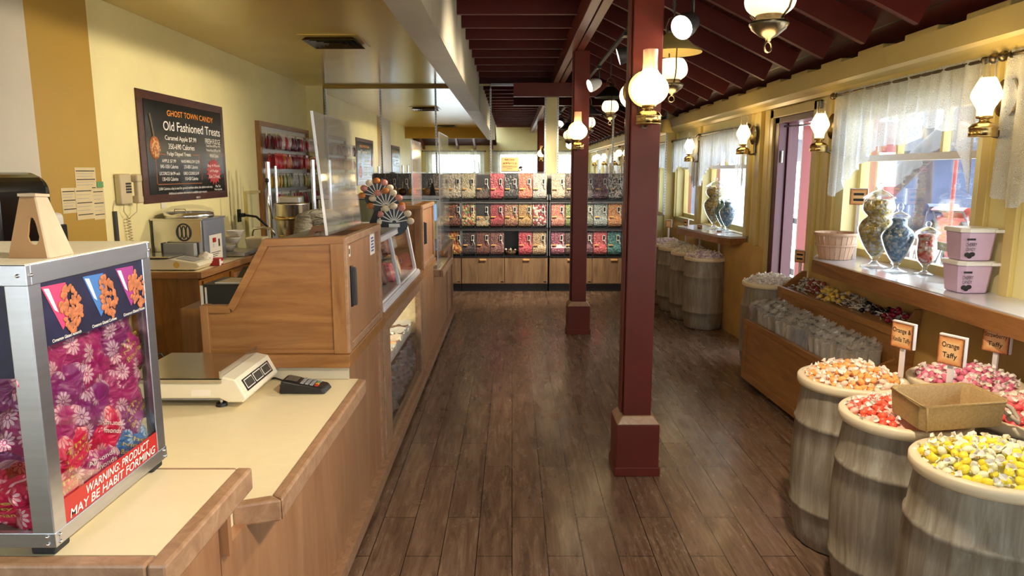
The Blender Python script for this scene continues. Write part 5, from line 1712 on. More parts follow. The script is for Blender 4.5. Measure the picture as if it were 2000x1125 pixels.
for k, x in enumerate((-2.22, -2.13, -2.03, -1.93, -1.74, -1.42, -1.31, -1.20, -1.02)):
    n = ['dark chocolate', 'caramel nut', 'caramel', 'dark chocolate', 'caramel nut', 'caramel nut', 'dark chocolate', 'striped caramel', 'caramel nut'][k]
    t = thing('candy_apple', '%s coated apple on a stick on the bakery case, %s from the left' % (n, ['first', 'second', 'third', 'fourth', 'fifth', 'sixth', 'seventh', 'eighth', 'ninth'][k]), 'candy apple', (x, 8.55, 1.325), 0, 'coated apples on the bakery case')
    b = MB().lathe([(0, 0), (.026, .002), (.042, .02), (.046, .045), (.038, .07), (.018, .082), (0, .078)], {'dark chocolate': 'choc', 'caramel nut': 'nutcoat', 'caramel': 'caramel', 'striped caramel': 'stripe'}[n], (x, 8.55, 1.325), 18)
    b.build('apple', t)
    MB().cyl((x, 8.55, 1.40), (x + .004, 8.545, 1.49), .004, .004, 'kraft_light', 8).build('stick', t)
o = MB().hexa([(-.99, 8.52, 1.326), (-.91, 8.52, 1.326), (-.91, 8.58, 1.326), (-.99, 8.58, 1.326), (-.965, 8.55, 1.47), (-.945, 8.55, 1.47), (-.945, 8.56, 1.47), (-.965, 8.56, 1.47)], 'black').build('tent_sign'); tag(o, 'small black tent sign at the right end of the bakery case', 'sign')

# ------------------------------------------------------------------ fan-shaped ornaments on the slanted case, little plant, plaque
def fan(loc, rz, size, label, cols):
    t = thing('fan_ornament', label, 'ornament', loc, rz, 'fan ornaments on the slanted display case')
    L = Vector(loc)
    def T(b): return b.xf(Matrix.Translation(L) @ Matrix.Scale(size, 4))
    b = MB()
    for k in range(9):
        a = RD(10 + k * 20)
        b.beam((.014 * cos(a), 0, .03 + .014 * sin(a)), (.092 * cos(a), 0, .03 + .092 * sin(a)), .006, .0155, 'white_plastic', (0, 1, 0))
    T(b).build('slats', t)
    b = MB().cyl((0, .004, .03), (0, .012, .03), .09, .09, 'black', 24).box(-.035, .035, -.012, .02, 0, .022, 'white_plastic')
    T(b).build('backing', t)
    for k in range(7):
        a = RD(4 + k * 29)
        b = MB().ball((.104 * cos(a), 0, .03 + .104 * sin(a)), (.026, .018, .022), cols[k % len(cols)], 12, 8)
        T(b).build('bead', t)
M['bead_a'] = plain('amber glazed sweet', s2l(196, 122, 62), .25, var=.2)
M['bead_b'] = plain('cream glazed sweet', s2l(228, 212, 186), .25, var=.12)
M['bead_c'] = plain('pink glazed sweet', s2l(206, 140, 130), .25, var=.2)
fan((-.765, 4.60, 1.247), RD(8), 1.0, 'lowest fan-shaped striped ornament ringed with cream sweets, on the slanted case', ['bead_b', 'bead_b', 'bead_c'])
fan((-.836, 4.72, 1.345), RD(5), .98, 'middle fan-shaped striped ornament ringed with pink and amber sweets', ['bead_a', 'bead_c', 'bead_b'])
fan((-.915, 4.84, 1.41), RD(14), .98, 'highest fan-shaped striped ornament ringed with amber sweets', ['bead_a', 'bead_b', 'bead_c'])
for k, (x, y, z) in enumerate(((-.836, 4.72, 1.345), (-.915, 4.84, 1.41))):
    o = MB().cyl((x, y + .02, 1.2475), (x, y + .02, z), .012, .012, 'white_plastic').cyl((x, y + .02, 1.2465), (x, y + .02, 1.252), .04, .04, 'white_plastic').build('ornament_riser')
    tag(o, ['short white riser under the middle fan ornament', 'taller white riser under the highest fan ornament'][k], 'riser')
t = thing('potted_plant', 'tiny green plant in a white bowl on the slanted display case', 'plant', (-1.02, 4.25, 1.246))
MB().lathe([(0, .001), (.028, .001), (.036, .03), (.03, .03), (0, .025)], 'white_plastic', (-1.02, 4.25, 1.246), 18).build('bowl', t)
b = MB()
for k in range(24):
    a, e = rnd.uniform(0, 6.28), rnd.uniform(.3, 1.3)
    p = Vector((-1.02, 4.25, 1.272)); q = p + Vector((cos(a) * cos(e), sin(a) * cos(e), sin(e))) * rnd.uniform(.03, .06)
    sd = Vector((-sin(a), cos(a), 0)) * .009
    m_ = (p + q) / 2
    b.add([p, m_ + sd, q, m_ - sd], [(0, 1, 2, 3)], 'leaf')
b.build('leaves', t)
o = MB().hexa([(-1.06, 4.40, 1.247), (-.99, 4.41, 1.247), (-.985, 4.43, 1.247), (-1.055, 4.42, 1.247), (-1.07, 4.44, 1.36), (-1.0, 4.45, 1.36), (-1.0, 4.46, 1.36), (-1.07, 4.45, 1.36)], 'barrel').build('driftwood_plaque'); tag(o, 'leaning grey weathered plaque on the slanted display case', 'plaque')
o = MB().hexa([(-.93, 4.55, 1.247), (-.88, 4.55, 1.247), (-.86, 4.62, 1.247), (-.91, 4.62, 1.247), (-.885, 4.57, 1.36), (-.865, 4.57, 1.36), (-.86, 4.59, 1.36), (-.88, 4.59, 1.36)], 'black').build('tent_card'); tag(o, 'small black tent card between the ornaments', 'sign')

# ------------------------------------------------------------------ person bending down behind the counter
def skinned(name, chain, mat, parent, sub=2):
    """chain: list of (point, radius, index of previous or None)"""
    me = bpy.data.meshes.new(name)
    base = parent.matrix_basis.translation
    me.from_pydata([tuple(Vector(p) - base) for p, r, q in chain], [(q, i) for i, (p, r, q) in enumerate(chain) if q is not None], [])
    o = bpy.data.objects.new(name, me)
    COL.objects.link(o)
    o.parent = parent
    me.materials.append(M[mat])
    o.modifiers.new('skin', 'SKIN')
    for i, (p, r, q) in enumerate(chain):
        sv = me.skin_vertices[0].data[i]
        sv.radius = (r, r) if not isinstance(r, tuple) else r
        sv.use_root = q is None
    md = o.modifiers.new('subdivision', 'SUBSURF')
    md.levels = md.render_levels = sub
    for m in o.modifiers:
        if m.type == 'SKIN': m.use_smooth_shade = True
    return o
px, py = -1.51, 6.25
t = thing('person', 'person in a grey shirt bending down behind the counter, half hidden by the clear guard', 'person', (px, py, 0))
P = lambda x, y, z: (px + x, py + y, z)
body = [(P(.10, 0, .93), .135, None), (P(.02, 0, 1.05), .125, 0), (P(-.14, .0, 1.17), .13, 1), (P(-.27, 0, 1.20), .12, 2), (P(-.34, .0, 1.09), .06, 3), (P(-.38, .0, .98), .085, 4), (P(-.40, 0, .89), .075, 5),
        (P(.10, -.10, .86), .09, 0), (P(.06, -.11, .50), .062, 7), (P(.10, -.11, .10), .042, 8), (P(.02, -.11, .035), .036, 9), (P(-.10, -.11, .03), .028, 10),
        (P(.10, .10, .86), .09, 0), (P(.06, .11, .50), .062, 12), (P(.10, .11, .10), .042, 13), (P(.02, .11, .035), .036, 14), (P(-.10, .11, .03), .028, 15),
        (P(-.27, -.17, 1.18), .062, 3), (P(-.31, -.22, .98), .046, 17), (P(-.40, -.24, .80), .034, 18),
        (P(-.27, .17, 1.18), .062, 3), (P(-.33, .22, .97), .046, 20), (P(-.44, .2, .80), .034, 21)]
skinned('body', body, 'skin', t)
shirt = [(P(.10, 0, .95), .150, None), (P(.02, 0, 1.06), .142, 0), (P(-.14, .0, 1.18), .15, 1), (P(-.27, 0, 1.205), .135, 2), (P(-.325, 0, 1.13), .085, 3),
         (P(-.27, -.16, 1.19), .082, 3), (P(-.30, -.21, 1.04), .070, 5), (P(-.325, -.225, .93), .062, 6), (P(-.365, -.235, .86), .055, 7),
         (P(-.27, .16, 1.19), .082, 3), (P(-.31, .21, 1.04), .070, 9), (P(-.34, .22, .93), .060, 10)]
skinned('shirt', shirt, 'grey_cloth', t)
tr = [(P(.11, 0, .90), .152, None), (P(.10, -.10, .80), .100, 0), (P(.06, -.11, .50), .075, 1), (P(.10, -.11, .10), .06, 2), (P(.10, .10, .80), .100, 0), (P(.06, .11, .50), .075, 4), (P(.10, .11, .10), .06, 5)]
skinned('trousers', tr, 'charcoal', t)
MB().ball(P(-.365, 0, .985), (.10, .094, .095), 'hair', 18, 12).build('hair', t)
MB().ball(P(-.485, 0, .93), (.018, .012, .02), 'skin', 10, 8).ball(P(-.40, -.088, .93), (.02, .012, .03), 'skin', 10, 8).ball(P(-.40, .088, .93), (.02, .012, .03), 'skin', 10, 8).ball(P(-.482, -.032, .955), (.008, .01, .007), 'ink', 8, 6).ball(P(-.482, .032, .955), (.008, .01, .007), 'ink', 8, 6).ball(P(-.478, 0, .89), (.008, .022, .006), 'bead_c', 8, 6).build('face', t)
for s_, hx, hy in ((-1, -.40, -.24), (1, -.44, .2)):
    ch = [(P(hx, hy, .80), (.034, .024), None), (P(hx - .03, hy, .73), (.042, .018), 0)]
    base = 1
    for q in range(4):
        oy = (q - 1.5) * .021
        L = (.065, .075, .072, .055)[q]
        ch.append((P(hx - .045, hy + oy, .695), .0095, base))
        ch.append((P(hx - .055 - .01, hy + oy * 1.1, .695 - L * .5), .0088, len(ch) - 1))
        ch.append((P(hx - .05, hy + oy * 1.1, .695 - L), .0075, len(ch) - 1))
    ch.append((P(hx - .02, hy - s_ * .038, .735), .011, base))
    ch.append((P(hx - .035, hy - s_ * .055, .70), .0095, len(ch) - 1))
    skinned('hand', ch, 'skin', t, 1)

# ------------------------------------------------------------------ barrels heaped with taffy
BH = .74
def barrel(x, y, label, group=None, s=1.0):
    t = thing('barrel', label, 'barrel', (x, y, 0), rnd.uniform(0, 3), group)
    t.location = (0, 0, 0)
    b = MB()
    prof = [(.0, .002), (.178, .002), (.188, .01), (.196, .06), (.206, .12), (.2125, .17), (.2185, .172), (.219, .186), (.2145, .19), (.2205, .28), (.223, .37), (.2205, .46), (.2145, .535), (.2195, .54), (.219, .556), (.212, .56), (.206, .62), (.197, .69), (.190, .725)]
    n = 72
    vs, fs = [], []
    for r, z in prof:
        for k in range(n):
            a = 2 * pi * k / n
            rr = r * (.988 if k % 4 == 0 else 1)
            vs.append((rr * cos(a), rr * sin(a), z))
    for i in range(len(prof) - 1):
        for k in range(n):
            k2 = (k + 1) % n
            fs.append((i * n + k, i * n + k2, (i + 1) * n + k2, (i + 1) * n + k))
    b.add(vs, fs, 'barrel', True)
    b.build('staves', t)
    MB().lathe([(.188, .70), (.212, .705), (.217, .715), (.217, .735), (.213, .741), (.190, .742), (.184, .735), (.18, .69), (.0, .69)], 'barrel_rim', n=64).build('liner_rim', t)
    t.location = (x, y, 0)
    return t
B0 = barrel(1.445, 2.90, 'whitewashed barrel of pale orange and white taffy, beside the wooden candy rack')
def bcopy(x, y, label): return dup(B0, (x, y, 0), rnd.uniform(0, 6), label)
bcopy(1.42, 2.452, 'whitewashed barrel of red-orange taffy with the burlap box resting on it')
bcopy(1.435, 2.005, 'nearest whitewashed barrel, heaped with yellow and white taffy')
bcopy(1.905, 2.875, 'barrel of pink taffy in the back row under the window sill')
bcopy(1.885, 2.425, 'barrel of coral red taffy in the back row, cut by the photo edge')
bcopy(2.06, 5.56, 'barrel of plain white taffy at the far end of the wooden candy rack')
bcopy(2.0, 7.25, 'pale whitewashed barrel of lilac and white taffy, front of the far row')
bcopy(1.965, 7.72, 'second barrel of the far row, heaped with cream and white taffy')
bcopy(1.925, 8.19, 'third barrel of the far row, partly hidden')
bcopy(1.905, 8.66, 'last barrel of the far row by the mirror wall')

def _film(name, col, tr=.35):
    m, nt, p, o = _nodes(name)
    p.inputs['Base Color'].default_value = c4(col)
    p.inputs['Roughness'].default_value = .25
    p.inputs['Subsurface Weight'].default_value = 0
    return m
WAX = plain('wax paper twists', s2l(247, 240, 226), .4, var=.06)
M['wax'] = WAX
TC = {'yellow': (s2l(244, 224, 62), s2l(240, 236, 196)), 'peach': (s2l(248, 172, 92), s2l(244, 214, 190)), 'coral': (s2l(236, 92, 62), s2l(246, 190, 170)),
      'pink': (s2l(226, 120, 148), s2l(240, 190, 200)), 'red': (s2l(236, 96, 100), s2l(246, 180, 170)), 'white': (s2l(226, 216, 208), s2l(236, 230, 226)),
      'lilac': (s2l(206, 180, 206), s2l(232, 222, 236)), 'cream': (s2l(228, 214, 178), s2l(238, 232, 220))}
for k, (a, b_) in TC.items():
    M['taffy_' + k] = plain(k + ' taffy', a, .4, var=.06)
    M['taffy2_' + k] = plain(k + ' taffy in paper', b_, .42, var=.06)

def taffy_bm(col, variant):
    r = random.Random(variant)
    b = MB()
    b.ball((0, 0, 0), (.0125, .0098, .0090), 'taffy_' + col if variant % 3 else 'taffy2_' + col, 9, 6)
    for sg in (-1, 1):
        n = 7
        vs = [(sg * .011, 0, 0)] + [(sg * (.021 + r.uniform(-.002, .003)), .0085 * cos(2 * pi * k / n) + r.uniform(-.002, .002), .0075 * sin(2 * pi * k / n) + r.uniform(-.002, .002)) for k in range(n)]
        b.add(vs, [(0, 1 + k, 1 + (k + 1) % n) for k in range(n)], 'wax')
    return b

CAM = Vector((0, 0, 1.6))
def heap(x, y, col, words, n_ind, n_all, R=.178, hh=.055, xmax=9, vis=None):
    r_ = random.Random(int(x * 1000 + y * 10))
    protos = []
    for v in range(3):
        me = taffy_bm(col, v + 1).build('taffy_piece')
        protos.append(me)
    pts = []
    tries = 0
    while len(pts) < n_all and tries < 9000:
        tries += 1
        a, q = r_.uniform(0, 2 * pi), r_.random() ** .5
        px_, py_ = R * q * cos(a), R * q * sin(a)
        if col == 'coral' and x + px_ > 1.318 and y + py_ < 2.465: continue
        if any((px_ - u) ** 2 + (py_ - w) ** 2 < .0215 ** 2 for u, w, _ in pts): continue
        pts.append((px_, py_, .735 + hh * (1 - q * q) + r_.uniform(-.004, .008)))
    key = lambda p: (0 if (x + p[0]) < xmax else 1, (Vector((x + p[0], y + p[1], p[2])) - CAM).length)
    pts.sort(key=key)
    T = lambda p: Matrix.Translation((x + p[0], y + p[1], p[2])) @ Euler((r_.uniform(-.7, .7), r_.uniform(-.7, .7), r_.uniform(0, 6.3))).to_matrix().to_4x4() @ Matrix.Scale(r_.uniform(1.2, 1.5), 4)
    for i, p in enumerate(pts[:n_ind]):
        o = protos[i % 3] if i < 3 else protos[i % 3].copy()
        if i >= 3: COL.objects.link(o)
        o.matrix_world = T(p)
        tag(o, words + ' taffy piece', 'candy', words)
    if n_ind < 3:
        for o in protos[n_ind:]:
            bpy.data.objects.remove(o)
    b = MB()
    b.grid(lambda u, v: (x + .186 * v * cos(2 * pi * u), y + .186 * v * sin(2 * pi * u), .720 + hh * (1 - v * v)), 28, 8, 'taffy2_' + col)
    for p in pts[n_ind:]:
        q = taffy_bm(col, r_.randint(1, 6)).xf(T(p))
        for k, m in enumerate(q.mats):
            fs = [f for f, mi in zip(q.f, q.mi) if mi == k]
            b.add(q.v, fs, m, k == 0)
    o = b.build('taffy_heap')
    tag(o, 'heap of ' + words.replace('wrapped, ', 'taffy ').rstrip(','), 'candy', None, 'stuff')
heap(1.445, 2.90, 'peach', 'pale orange and white wrapped, on the barrel beside the candy rack,', 82, 150)
heap(1.42, 2.452, 'coral', 'red-orange wrapped, on the barrel under the burlap box,', 40, 150, hh=.03)
heap(1.435, 2.005, 'yellow', 'yellow and white wrapped, on the nearest barrel,', 118, 160, xmax=1.55)
heap(1.905, 2.875, 'pink', 'pink wrapped, on the back-row barrel under the sill,', 40, 150)
heap(1.885, 2.425, 'red', 'coral red wrapped, on the back-row barrel at the photo edge,', 20, 150, xmax=1.85)
heap(2.06, 5.56, 'white', 'plain white wrapped, on the barrel at the far end of the rack,', 0, 200)
heap(2.0, 7.25, 'lilac', 'lilac and white wrapped, on the front barrel of the far row,', 0, 200)
heap(1.965, 7.72, 'cream', 'cream wrapped, on the second barrel of the far row,', 0, 190)
heap(1.925, 8.19, 'white', 'white wrapped, on the third barrel of the far row,', 0, 160)
heap(1.905, 8.66, 'lilac', 'lilac wrapped, on the last barrel of the far row,', 0, 150)

# parchment signs on stakes
def _parch():
    m, nt, p, o = _nodes('burnt-edge parchment')
    v = coord(nt, (1, 1, 1), (0, 0, 0), 'Generated')
    sp = nt.nodes.new('ShaderNodeSeparateXYZ')
    nt.links.new(v, sp.inputs[0])
    ey = mth(nt, 'ABSOLUTE', mth(nt, 'SUBTRACT', sp.outputs[1], .5))
    ez_ = mth(nt, 'ABSOLUTE', mth(nt, 'SUBTRACT', sp.outputs[2], .5))
    e = mth(nt, 'ADD', mth(nt, 'MAXIMUM', ey, ez_), mth(nt, 'MULTIPLY', noise(nt, coord(nt), 60, 3), .08))
    c = ramp(nt, e, ((.30, s2l(232, 190, 134)), (.47, s2l(214, 144, 84)), (.54, s2l(92, 36, 20))))
    nt.links.new(c, p.inputs['Base Color'])
    p.inputs['Roughness'].default_value = .6
    return m
M['parch'] = _parch()
def sign(x, y, z, zb, lines, label, rz, w=.105, h=.105, sx=None, sy=None, tilt=0):
    """board centre (x,y,z); readable side faces local -x; zb = foot of the stake"""
    t = thing('taffy_sign', label, 'sign', (0, 0, 0))
    b = MB().box(-.004, 0, -w / 2, w / 2, -h / 2, h / 2, 'parch'); b.build('parchment', t)
    MB().box(.002, .016, -w / 2 - .004, w / 2 + .004, -h / 2 + .002, h / 2 + .006, 'white_paint').build('backing', t, bevel=.002)
    MB().box(.004, .014, -.010, .010, zb - z, -h / 2 + .01, 'white_paint').build('stake', t)
    if lines:
        b = MB()
        n = len(lines)
        for k, tx in enumerate(lines):
            zz = (n / 2 - .5 - k) * h * .36
            if tx == '-':          # lettering too small to read in the photo
                b.box(-.0052, -.004, -w * .3, w * .3, zz - h * .08, zz + h * .08, 'ink')
            else:
                b.text(tx, (-.004, 0, zz), (0, -1, 0), (0, 0, 1), w * min(.86, .115 * len(tx)), h * .25, 'ink', .0012)
        b.build('lettering', t)
    t.location = (x, y, z)
    t.rotation_euler = (tilt, 0, rz)
    return t
sign(1.625, 2.87, .927, .75, ['Orange &', 'Vanilla Taffy'], 'parchment sign on a stake in the pale orange taffy', RD(18))
sign(1.61, 2.52, .952, .76, ['Orange', 'Taffy'], 'parchment sign reading for the red-orange taffy, standing behind the burlap box', RD(24), .095, .105)
sign(2.06, 2.93, .893, .745, ['Strawberry', 'Taffy'], 'parchment sign in the pink taffy, its top hidden by the sill', RD(24), .11, .105)
sign(1.60, 2.02, .925, .76, ['Banana', 'Taffy'], 'parchment sign in the yellow taffy, cut by the right edge of the photo', RD(20), .11, .115)
sign(2.19, 5.34, .965, .80, ['-', '-'], 'small brown sign on a stake at the far end of the candy rack', RD(35), .085, .09)
sign(2.165, 7.38, .945, .75, ['-', '-'], 'small dark sign in the front barrel of the far row', RD(25), .07, .09)
sign(2.07, 7.80, .975, .75, ['-', '-'], 'small dark sign in the second barrel of the far row', RD(25), .07, .09)
sign(2.03, 8.27, 1.0, .75, ['-', '-'], 'small orange sign in the third barrel of the far row', RD(25), .075, .11)
sign(1.93, 8.72, .97, .75, [], 'white-backed sign in the last barrel of the far row', RD(60), .07, .09)
sign(2.25, 4.62, 1.44, 1.032, ['-', '-'], 'parchment sign leaning by the window behind the tall yellow jar', RD(60), .10, .10)

# burlap box with rope handle
t = thing('burlap_box', 'open burlap-covered box with rope handle resting on two taffy barrels', 'box', (1.475, 2.34, .80))
o_ = [(1.318, 2.20), (1.33, 2.14), (1.62, 2.215), (1.645, 2.25), (1.645, 2.47), (1.60, 2.50), (1.345, 2.455), (1.318, 2.43)]
o_ = [(1.330, 2.215), (1.345, 2.195), (1.635, 2.245), (1.652, 2.27), (1.645, 2.44), (1.625, 2.458), (1.36, 2.425), (1.338, 2.40)]
cx_, cy_ = 1.49, 2.325
inn = [(cx_ + (a - cx_) * .93, cy_ + (b_ - cy_) * .91) for a, b_ in o_]
n = len(o_)
zb, zt = .762, .848
vs = [(cx_ + (a - cx_) * .95, cy_ + (b_ - cy_) * .95, zb) for a, b_ in o_] + [(a, b_, zt) for a, b_ in o_] + [(a, b_, zt) for a, b_ in inn] + [(cx_ + (a - cx_) * .95, cy_ + (b_ - cy_) * .95, zb + .008) for a, b_ in inn]
b = MB()
b.add(vs, [(i, (i + 1) % n, n + (i + 1) % n, n + i) for i in range(n)] + [(n + i, n + (i + 1) % n, 2 * n + (i + 1) % n, 2 * n + i) for i in range(n)] + [tuple(range(n))[::-1]], 'burlap')
b.build('shell', t, bevel=.004)
MB().add(vs, [(2 * n + i, 2 * n + (i + 1) % n, 3 * n + (i + 1) % n, 3 * n + i) for i in range(n)] + [tuple(range(3 * n, 4 * n))], 'burlap_in').build('lining', t)
MB().tube([(a, b_, zt) for a, b_ in o_], .0045, 'burlap', 6, True).tube([(o_[1][0], o_[1][1], zt), (o_[1][0] + .01, o_[1][1] + .006, zb)], .003, 'burlap', 6).build('piping', t)
MB().tube([(1.652, 2.30, .83), (1.685, 2.29, .815), (1.70, 2.27, .785), (1.685, 2.25, .775), (1.66, 2.255, .80)], .007, 'kraft_light').tube([(1.65, 2.31, .835), (1.665, 2.29, .80), (1.67, 2.275, .79)], .006, 'kraft_light').ball((1.672, 2.27, .785), .012, 'kraft_light', 10, 8).build('rope_handle', t)

# ------------------------------------------------------------------ tiered wooden candy rack under the sill
t = thing('candy_rack', 'two-tier stained wooden candy rack under the window sill', 'display rack', (2.05, 4.55, 0))
Yf, Yn = 5.30, 3.80
xs = lambda y: 1.785 + (Yf - y) * .045
xu = lambda y: 2.035 + (Yf - y) * .060
def slab(b, fa, fb, z0a, z0b, z1a, z1b, mat, y0=Yn, y1=Yf):
    """board between x=fa(y) and x=fb(y): bottom z at a/b, top z at a/b"""
    b.hexa([(fa(y0), y0, z0a), (fb(y0), y0, z0b), (fb(y1), y1, z0b), (fa(y1), y1, z0a), (fa(y0), y0, z1a), (fb(y0), y0, z1b), (fb(y1), y1, z1b), (fa(y1), y1, z1a)], mat)
b = MB()
slab(b, xs, lambda y: xs(y) + .018, .04, .04, .47, .47, 'crate')
slab(b, xu, lambda y: xu(y) + .018, .42, .42, .715, .715, 'crate')
slab(b, lambda y: xs(y) + .018, xu, .36, .42, .37, .43, 'crate')
slab(b, lambda y: xu(y) + .018, lambda y: 2.235, .665, .79, .675, .80, 'crate')
slab(b, lambda y: xs(y) + .05, lambda y: 2.235, .0, .0, .04, .04, 'black')
b.build('boards', t)
b = MB()
slab(b, lambda y: xs(y) - .012, lambda y: xs(y) + .022, .46, .46, .50, .50, 'crate')
slab(b, lambda y: xs(y) - .012, lambda y: xs(y) + .004, .035, .035, .09, .09, 'crate')
slab(b, lambda y: xu(y) - .012, lambda y: xu(y) + .022, .70, .70, .745, .745, 'crate')
slab(b, lambda y: xs(y) - .010, lambda y: xs(y) + .006, .04, .04, .5, .5, 'crate', Yf - .06, Yf)
slab(b, lambda y: xs(y) - .010, lambda y: xs(y) + .006, .04, .04, .5, .5, 'crate', Yn, Yn + .06)
slab(b, lambda y: xu(y) - .010, lambda y: xu(y) + .006, .5, .5, .74, .74, 'crate', Yf - .06, Yf)
slab(b, lambda y: xu(y) - .010, lambda y: xu(y) + .006, .5, .5, .74, .74, 'crate', Yn, Yn + .06)
b.build('edge_trim', t, bevel=.003)
for y0, y1 in ((Yn - .018, Yn), (Yf, Yf + .018)):
    MB().prism([(xs(y0), .04), (2.235, .04), (2.235, .86), (2.20, .86), (xu(y0) + .02, .745), (xu(y0) - .01, .745), (xu(y0) - .01, .58), (xs(y0) + .05, .50), (xs(y0), .50)], y0, y1, 'crate_x', 'y').build('end_panel', t, bevel=.003)

M['film_bag'] = thin_glass('clear cellophane', (.95, .95, .94), .06, .5, .15, .30, (.74, .70, .64))
M['film_top'] = thin_glass('gathered cellophane', (.96, .96, .95), .07, .5, .2, .32, (.82, .77, .68))
M['film_lol'] = thin_glass('lollipop wrapper', (.96, .96, .95), .06, .5, .12, .14, (.9, .88, .84))
for k, c_ in (('grey', s2l(186, 176, 162)), ('brown', s2l(140, 100, 76)), ('blue', s2l(140, 142, 154)), ('tan', s2l(196, 178, 148))):
    M['fill_' + k] = plain(k + ' bagged sweets', c_, .4, var=.4, nscale=30, stretch=(1, 1, .35))
def pack(fill, seed):
    r = random.Random(seed)
    b = MB()
    def f(sd, k, g):
        def fn(u, v):
            a = 2 * u - 1
            env = (max(0, 1 - a ** 4)) ** .5
            th = .022 * env * (1 - .7 * v ** 2) * g
            return (sd * th + .004 * sin(v * 9 + seed), a * .038 * (1 - .10 * sin(v * 5)) * g, .235 * v * k + (.004 * sin(a * 9 + seed) if v > .9 else 0))
        return fn
    for sd in (1, -1):
        b.grid(f(sd, 1, 1), 8, 8, 'film_bag')
        b.grid(f(sd, .88, .94), 8, 6, fill)
    n = 9
    ring = [(.010 * cos(2 * pi * k / n) * r.uniform(.5, 1.6), .034 * sin(2 * pi * k / n) * r.uniform(.6, 1.2), .248 + r.uniform(-.012, .022)) for k in range(n)]
    b.add([(0, 0, .222)] + ring, [(0, 1 + k, 1 + (k + 1) % n) for k in range(n)], 'film_top')
    b.box(-.004, .004, -.010, .010, .222, .232, 'ink')
    return b
pp = {}
names = ['grey', 'brown', 'blue', 'tan']
for k in range(21):
    for j in range(3):
        fl = 'brown' if k > 18 else ('blue' if 6 < k < 11 and j == 0 else ('grey' if (k + j) % 3 else 'tan'))
        y = Yn + .06 + k * .069
        x = xs(y) + .055 + j * .068
        if fl not in pp:
            o = pack('fill_' + fl, len(pp)).build('cellophane_bag')
            pp[fl] = o
        else:
            o = pp[fl].copy(); COL.objects.link(o)
        o.location = (x, y + rnd.uniform(-.01, .01), .385 + j * .012)
        o.rotation_euler = (rnd.uniform(-.1, .1), rnd.uniform(-.12, .05), RD(90) + rnd.uniform(-.4, .4))
        tag(o, '%s cellophane bag of sweets standing in the %s row of the lower rack tier' % (fl, ['front', 'middle', 'back'][j]), 'candy bag', '%s cellophane bags, %s row of the lower tier' % (fl, ['front', 'middle', 'back'][j]))

def lolly(head, long=1.0, flat=1):
    b = MB()
    b.cyl((-.095 * long, 0, 0), (0, 0, 0), .0034, .0034, 'white_plastic', 7)
    b.ball((.012, 0, 0), (.016, .015, .015 * flat), head, 10, 7)
    n = 7
    b.add([(-.006, 0, 0)] + [(-.026, .011 * cos(2 * pi * k / n), .011 * sin(2 * pi * k / n) * flat) for k in range(n)], [(0, 1 + k, 1 + (k + 1) % n) for k in range(n)], 'wrap_white')
    return b
M['wrap_white'] = plain('white wrapper skirt', s2l(226, 222, 214), .35, var=.08)
M['lol_yellow'] = plain('yellow lollipop', s2l(240, 206, 96), .25, var=.12)
M['lol_red'] = plain('dark red lollipop', s2l(150, 26, 52), .25, var=.2)
M['lol_black'] = plain('black lollipop', s2l(36, 30, 34), .25, var=.3)
M['lol_cookie'] = candy_mat('cookie speckled lollipop', [s2l(236, 228, 214), s2l(70, 56, 48), s2l(240, 234, 222), s2l(226, 216, 200)], 160)
M['lol_orange'] = plain('rusty red lollipop', s2l(150, 62, 44), .3, var=.3)
for gi, (nm, mt, ya, yb, n_) in enumerate((('black and white', 'lol_cookie', 5.06, 5.26, 18), ('rusty red', 'lol_orange', 4.86, 5.06, 14), ('yellow', 'lol_yellow', 4.50, 4.88, 26), ('speckled white', 'lol_cookie', 4.24, 4.50, 20), ('black', 'lol_black', 4.04, 4.26, 14), ('dark red', 'lol_red', 3.84, 4.02, 16))):
    p_ = None
    for k in range(n_):
        y = rnd.uniform(ya, yb)
        u = rnd.uniform(.15, .8)
        x = xu(y) + .03 + u * (2.2 - xu(y))
        z = .678 + (x - xu(y)) / (2.235 - xu(y)) * .125 + .022 + rnd.uniform(0, .028)
        if p_ is None:
            p_ = o = lolly(mt, 1.3 if nm == 'black' else 1.0).build('lollipop')
        else:
            o = p_.copy(); COL.objects.link(o)
        o.location = (x, y, z)
        o.rotation_euler = (rnd.uniform(-.5, .5), rnd.uniform(-.5, .1), rnd.uniform(1.0, 5.2))
        tag(o, '%s wrapped lollipop lying in the upper tier of the candy rack' % nm, 'lollipop', '%s lollipops in the upper rack tier' % nm)

# ------------------------------------------------------------------ window sills and what stands on them
t = thing('window_sill', 'deep grey-topped sill with thick oak front under the large near window', 'window sill', (2.2, 3.6, 1.03))
P1 = [(2.015, 1.2), (2.03, 3.3), (1.99, 4.62), (2.02, 4.72), (2.30, 5.2), (2.30, 1.2)]
MB().prism(P1, 1.012, 1.032, 'sill_top').box(2.30, 2.40, 3.57, 4.94, 1.025, 1.0315, 'sill_top').build('top', t)
MB().hexa([(2.000, 1.2, .945), (2.02, 1.2, .945), (2.005, 4.66, .945), (1.985, 4.64, .945), (2.000, 1.2, 1.031), (2.02, 1.2, 1.031), (2.005, 4.66, 1.031), (1.985, 4.64, 1.031)], 'sill_wood').hexa([(1.985, 4.64, .945), (2.0, 4.64, .945), (2.30, 5.19, .945), (2.29, 5.22, .945), (1.985, 4.64, 1.031), (2.0, 4.64, 1.031), (2.30, 5.19, 1.031), (2.29, 5.22, 1.031)], 'sill_wood').prism([(2.02, 1.2), (2.02, 4.66), (2.29, 5.15), (2.29, 1.2)], .945, 1.0, 'sill_wood').build('front', t, bevel=.003)
t = thing('window_sill', 'curved grey-topped sill with oak front under the windows beyond the door', 'window sill', (2.15, 7.6, .98))
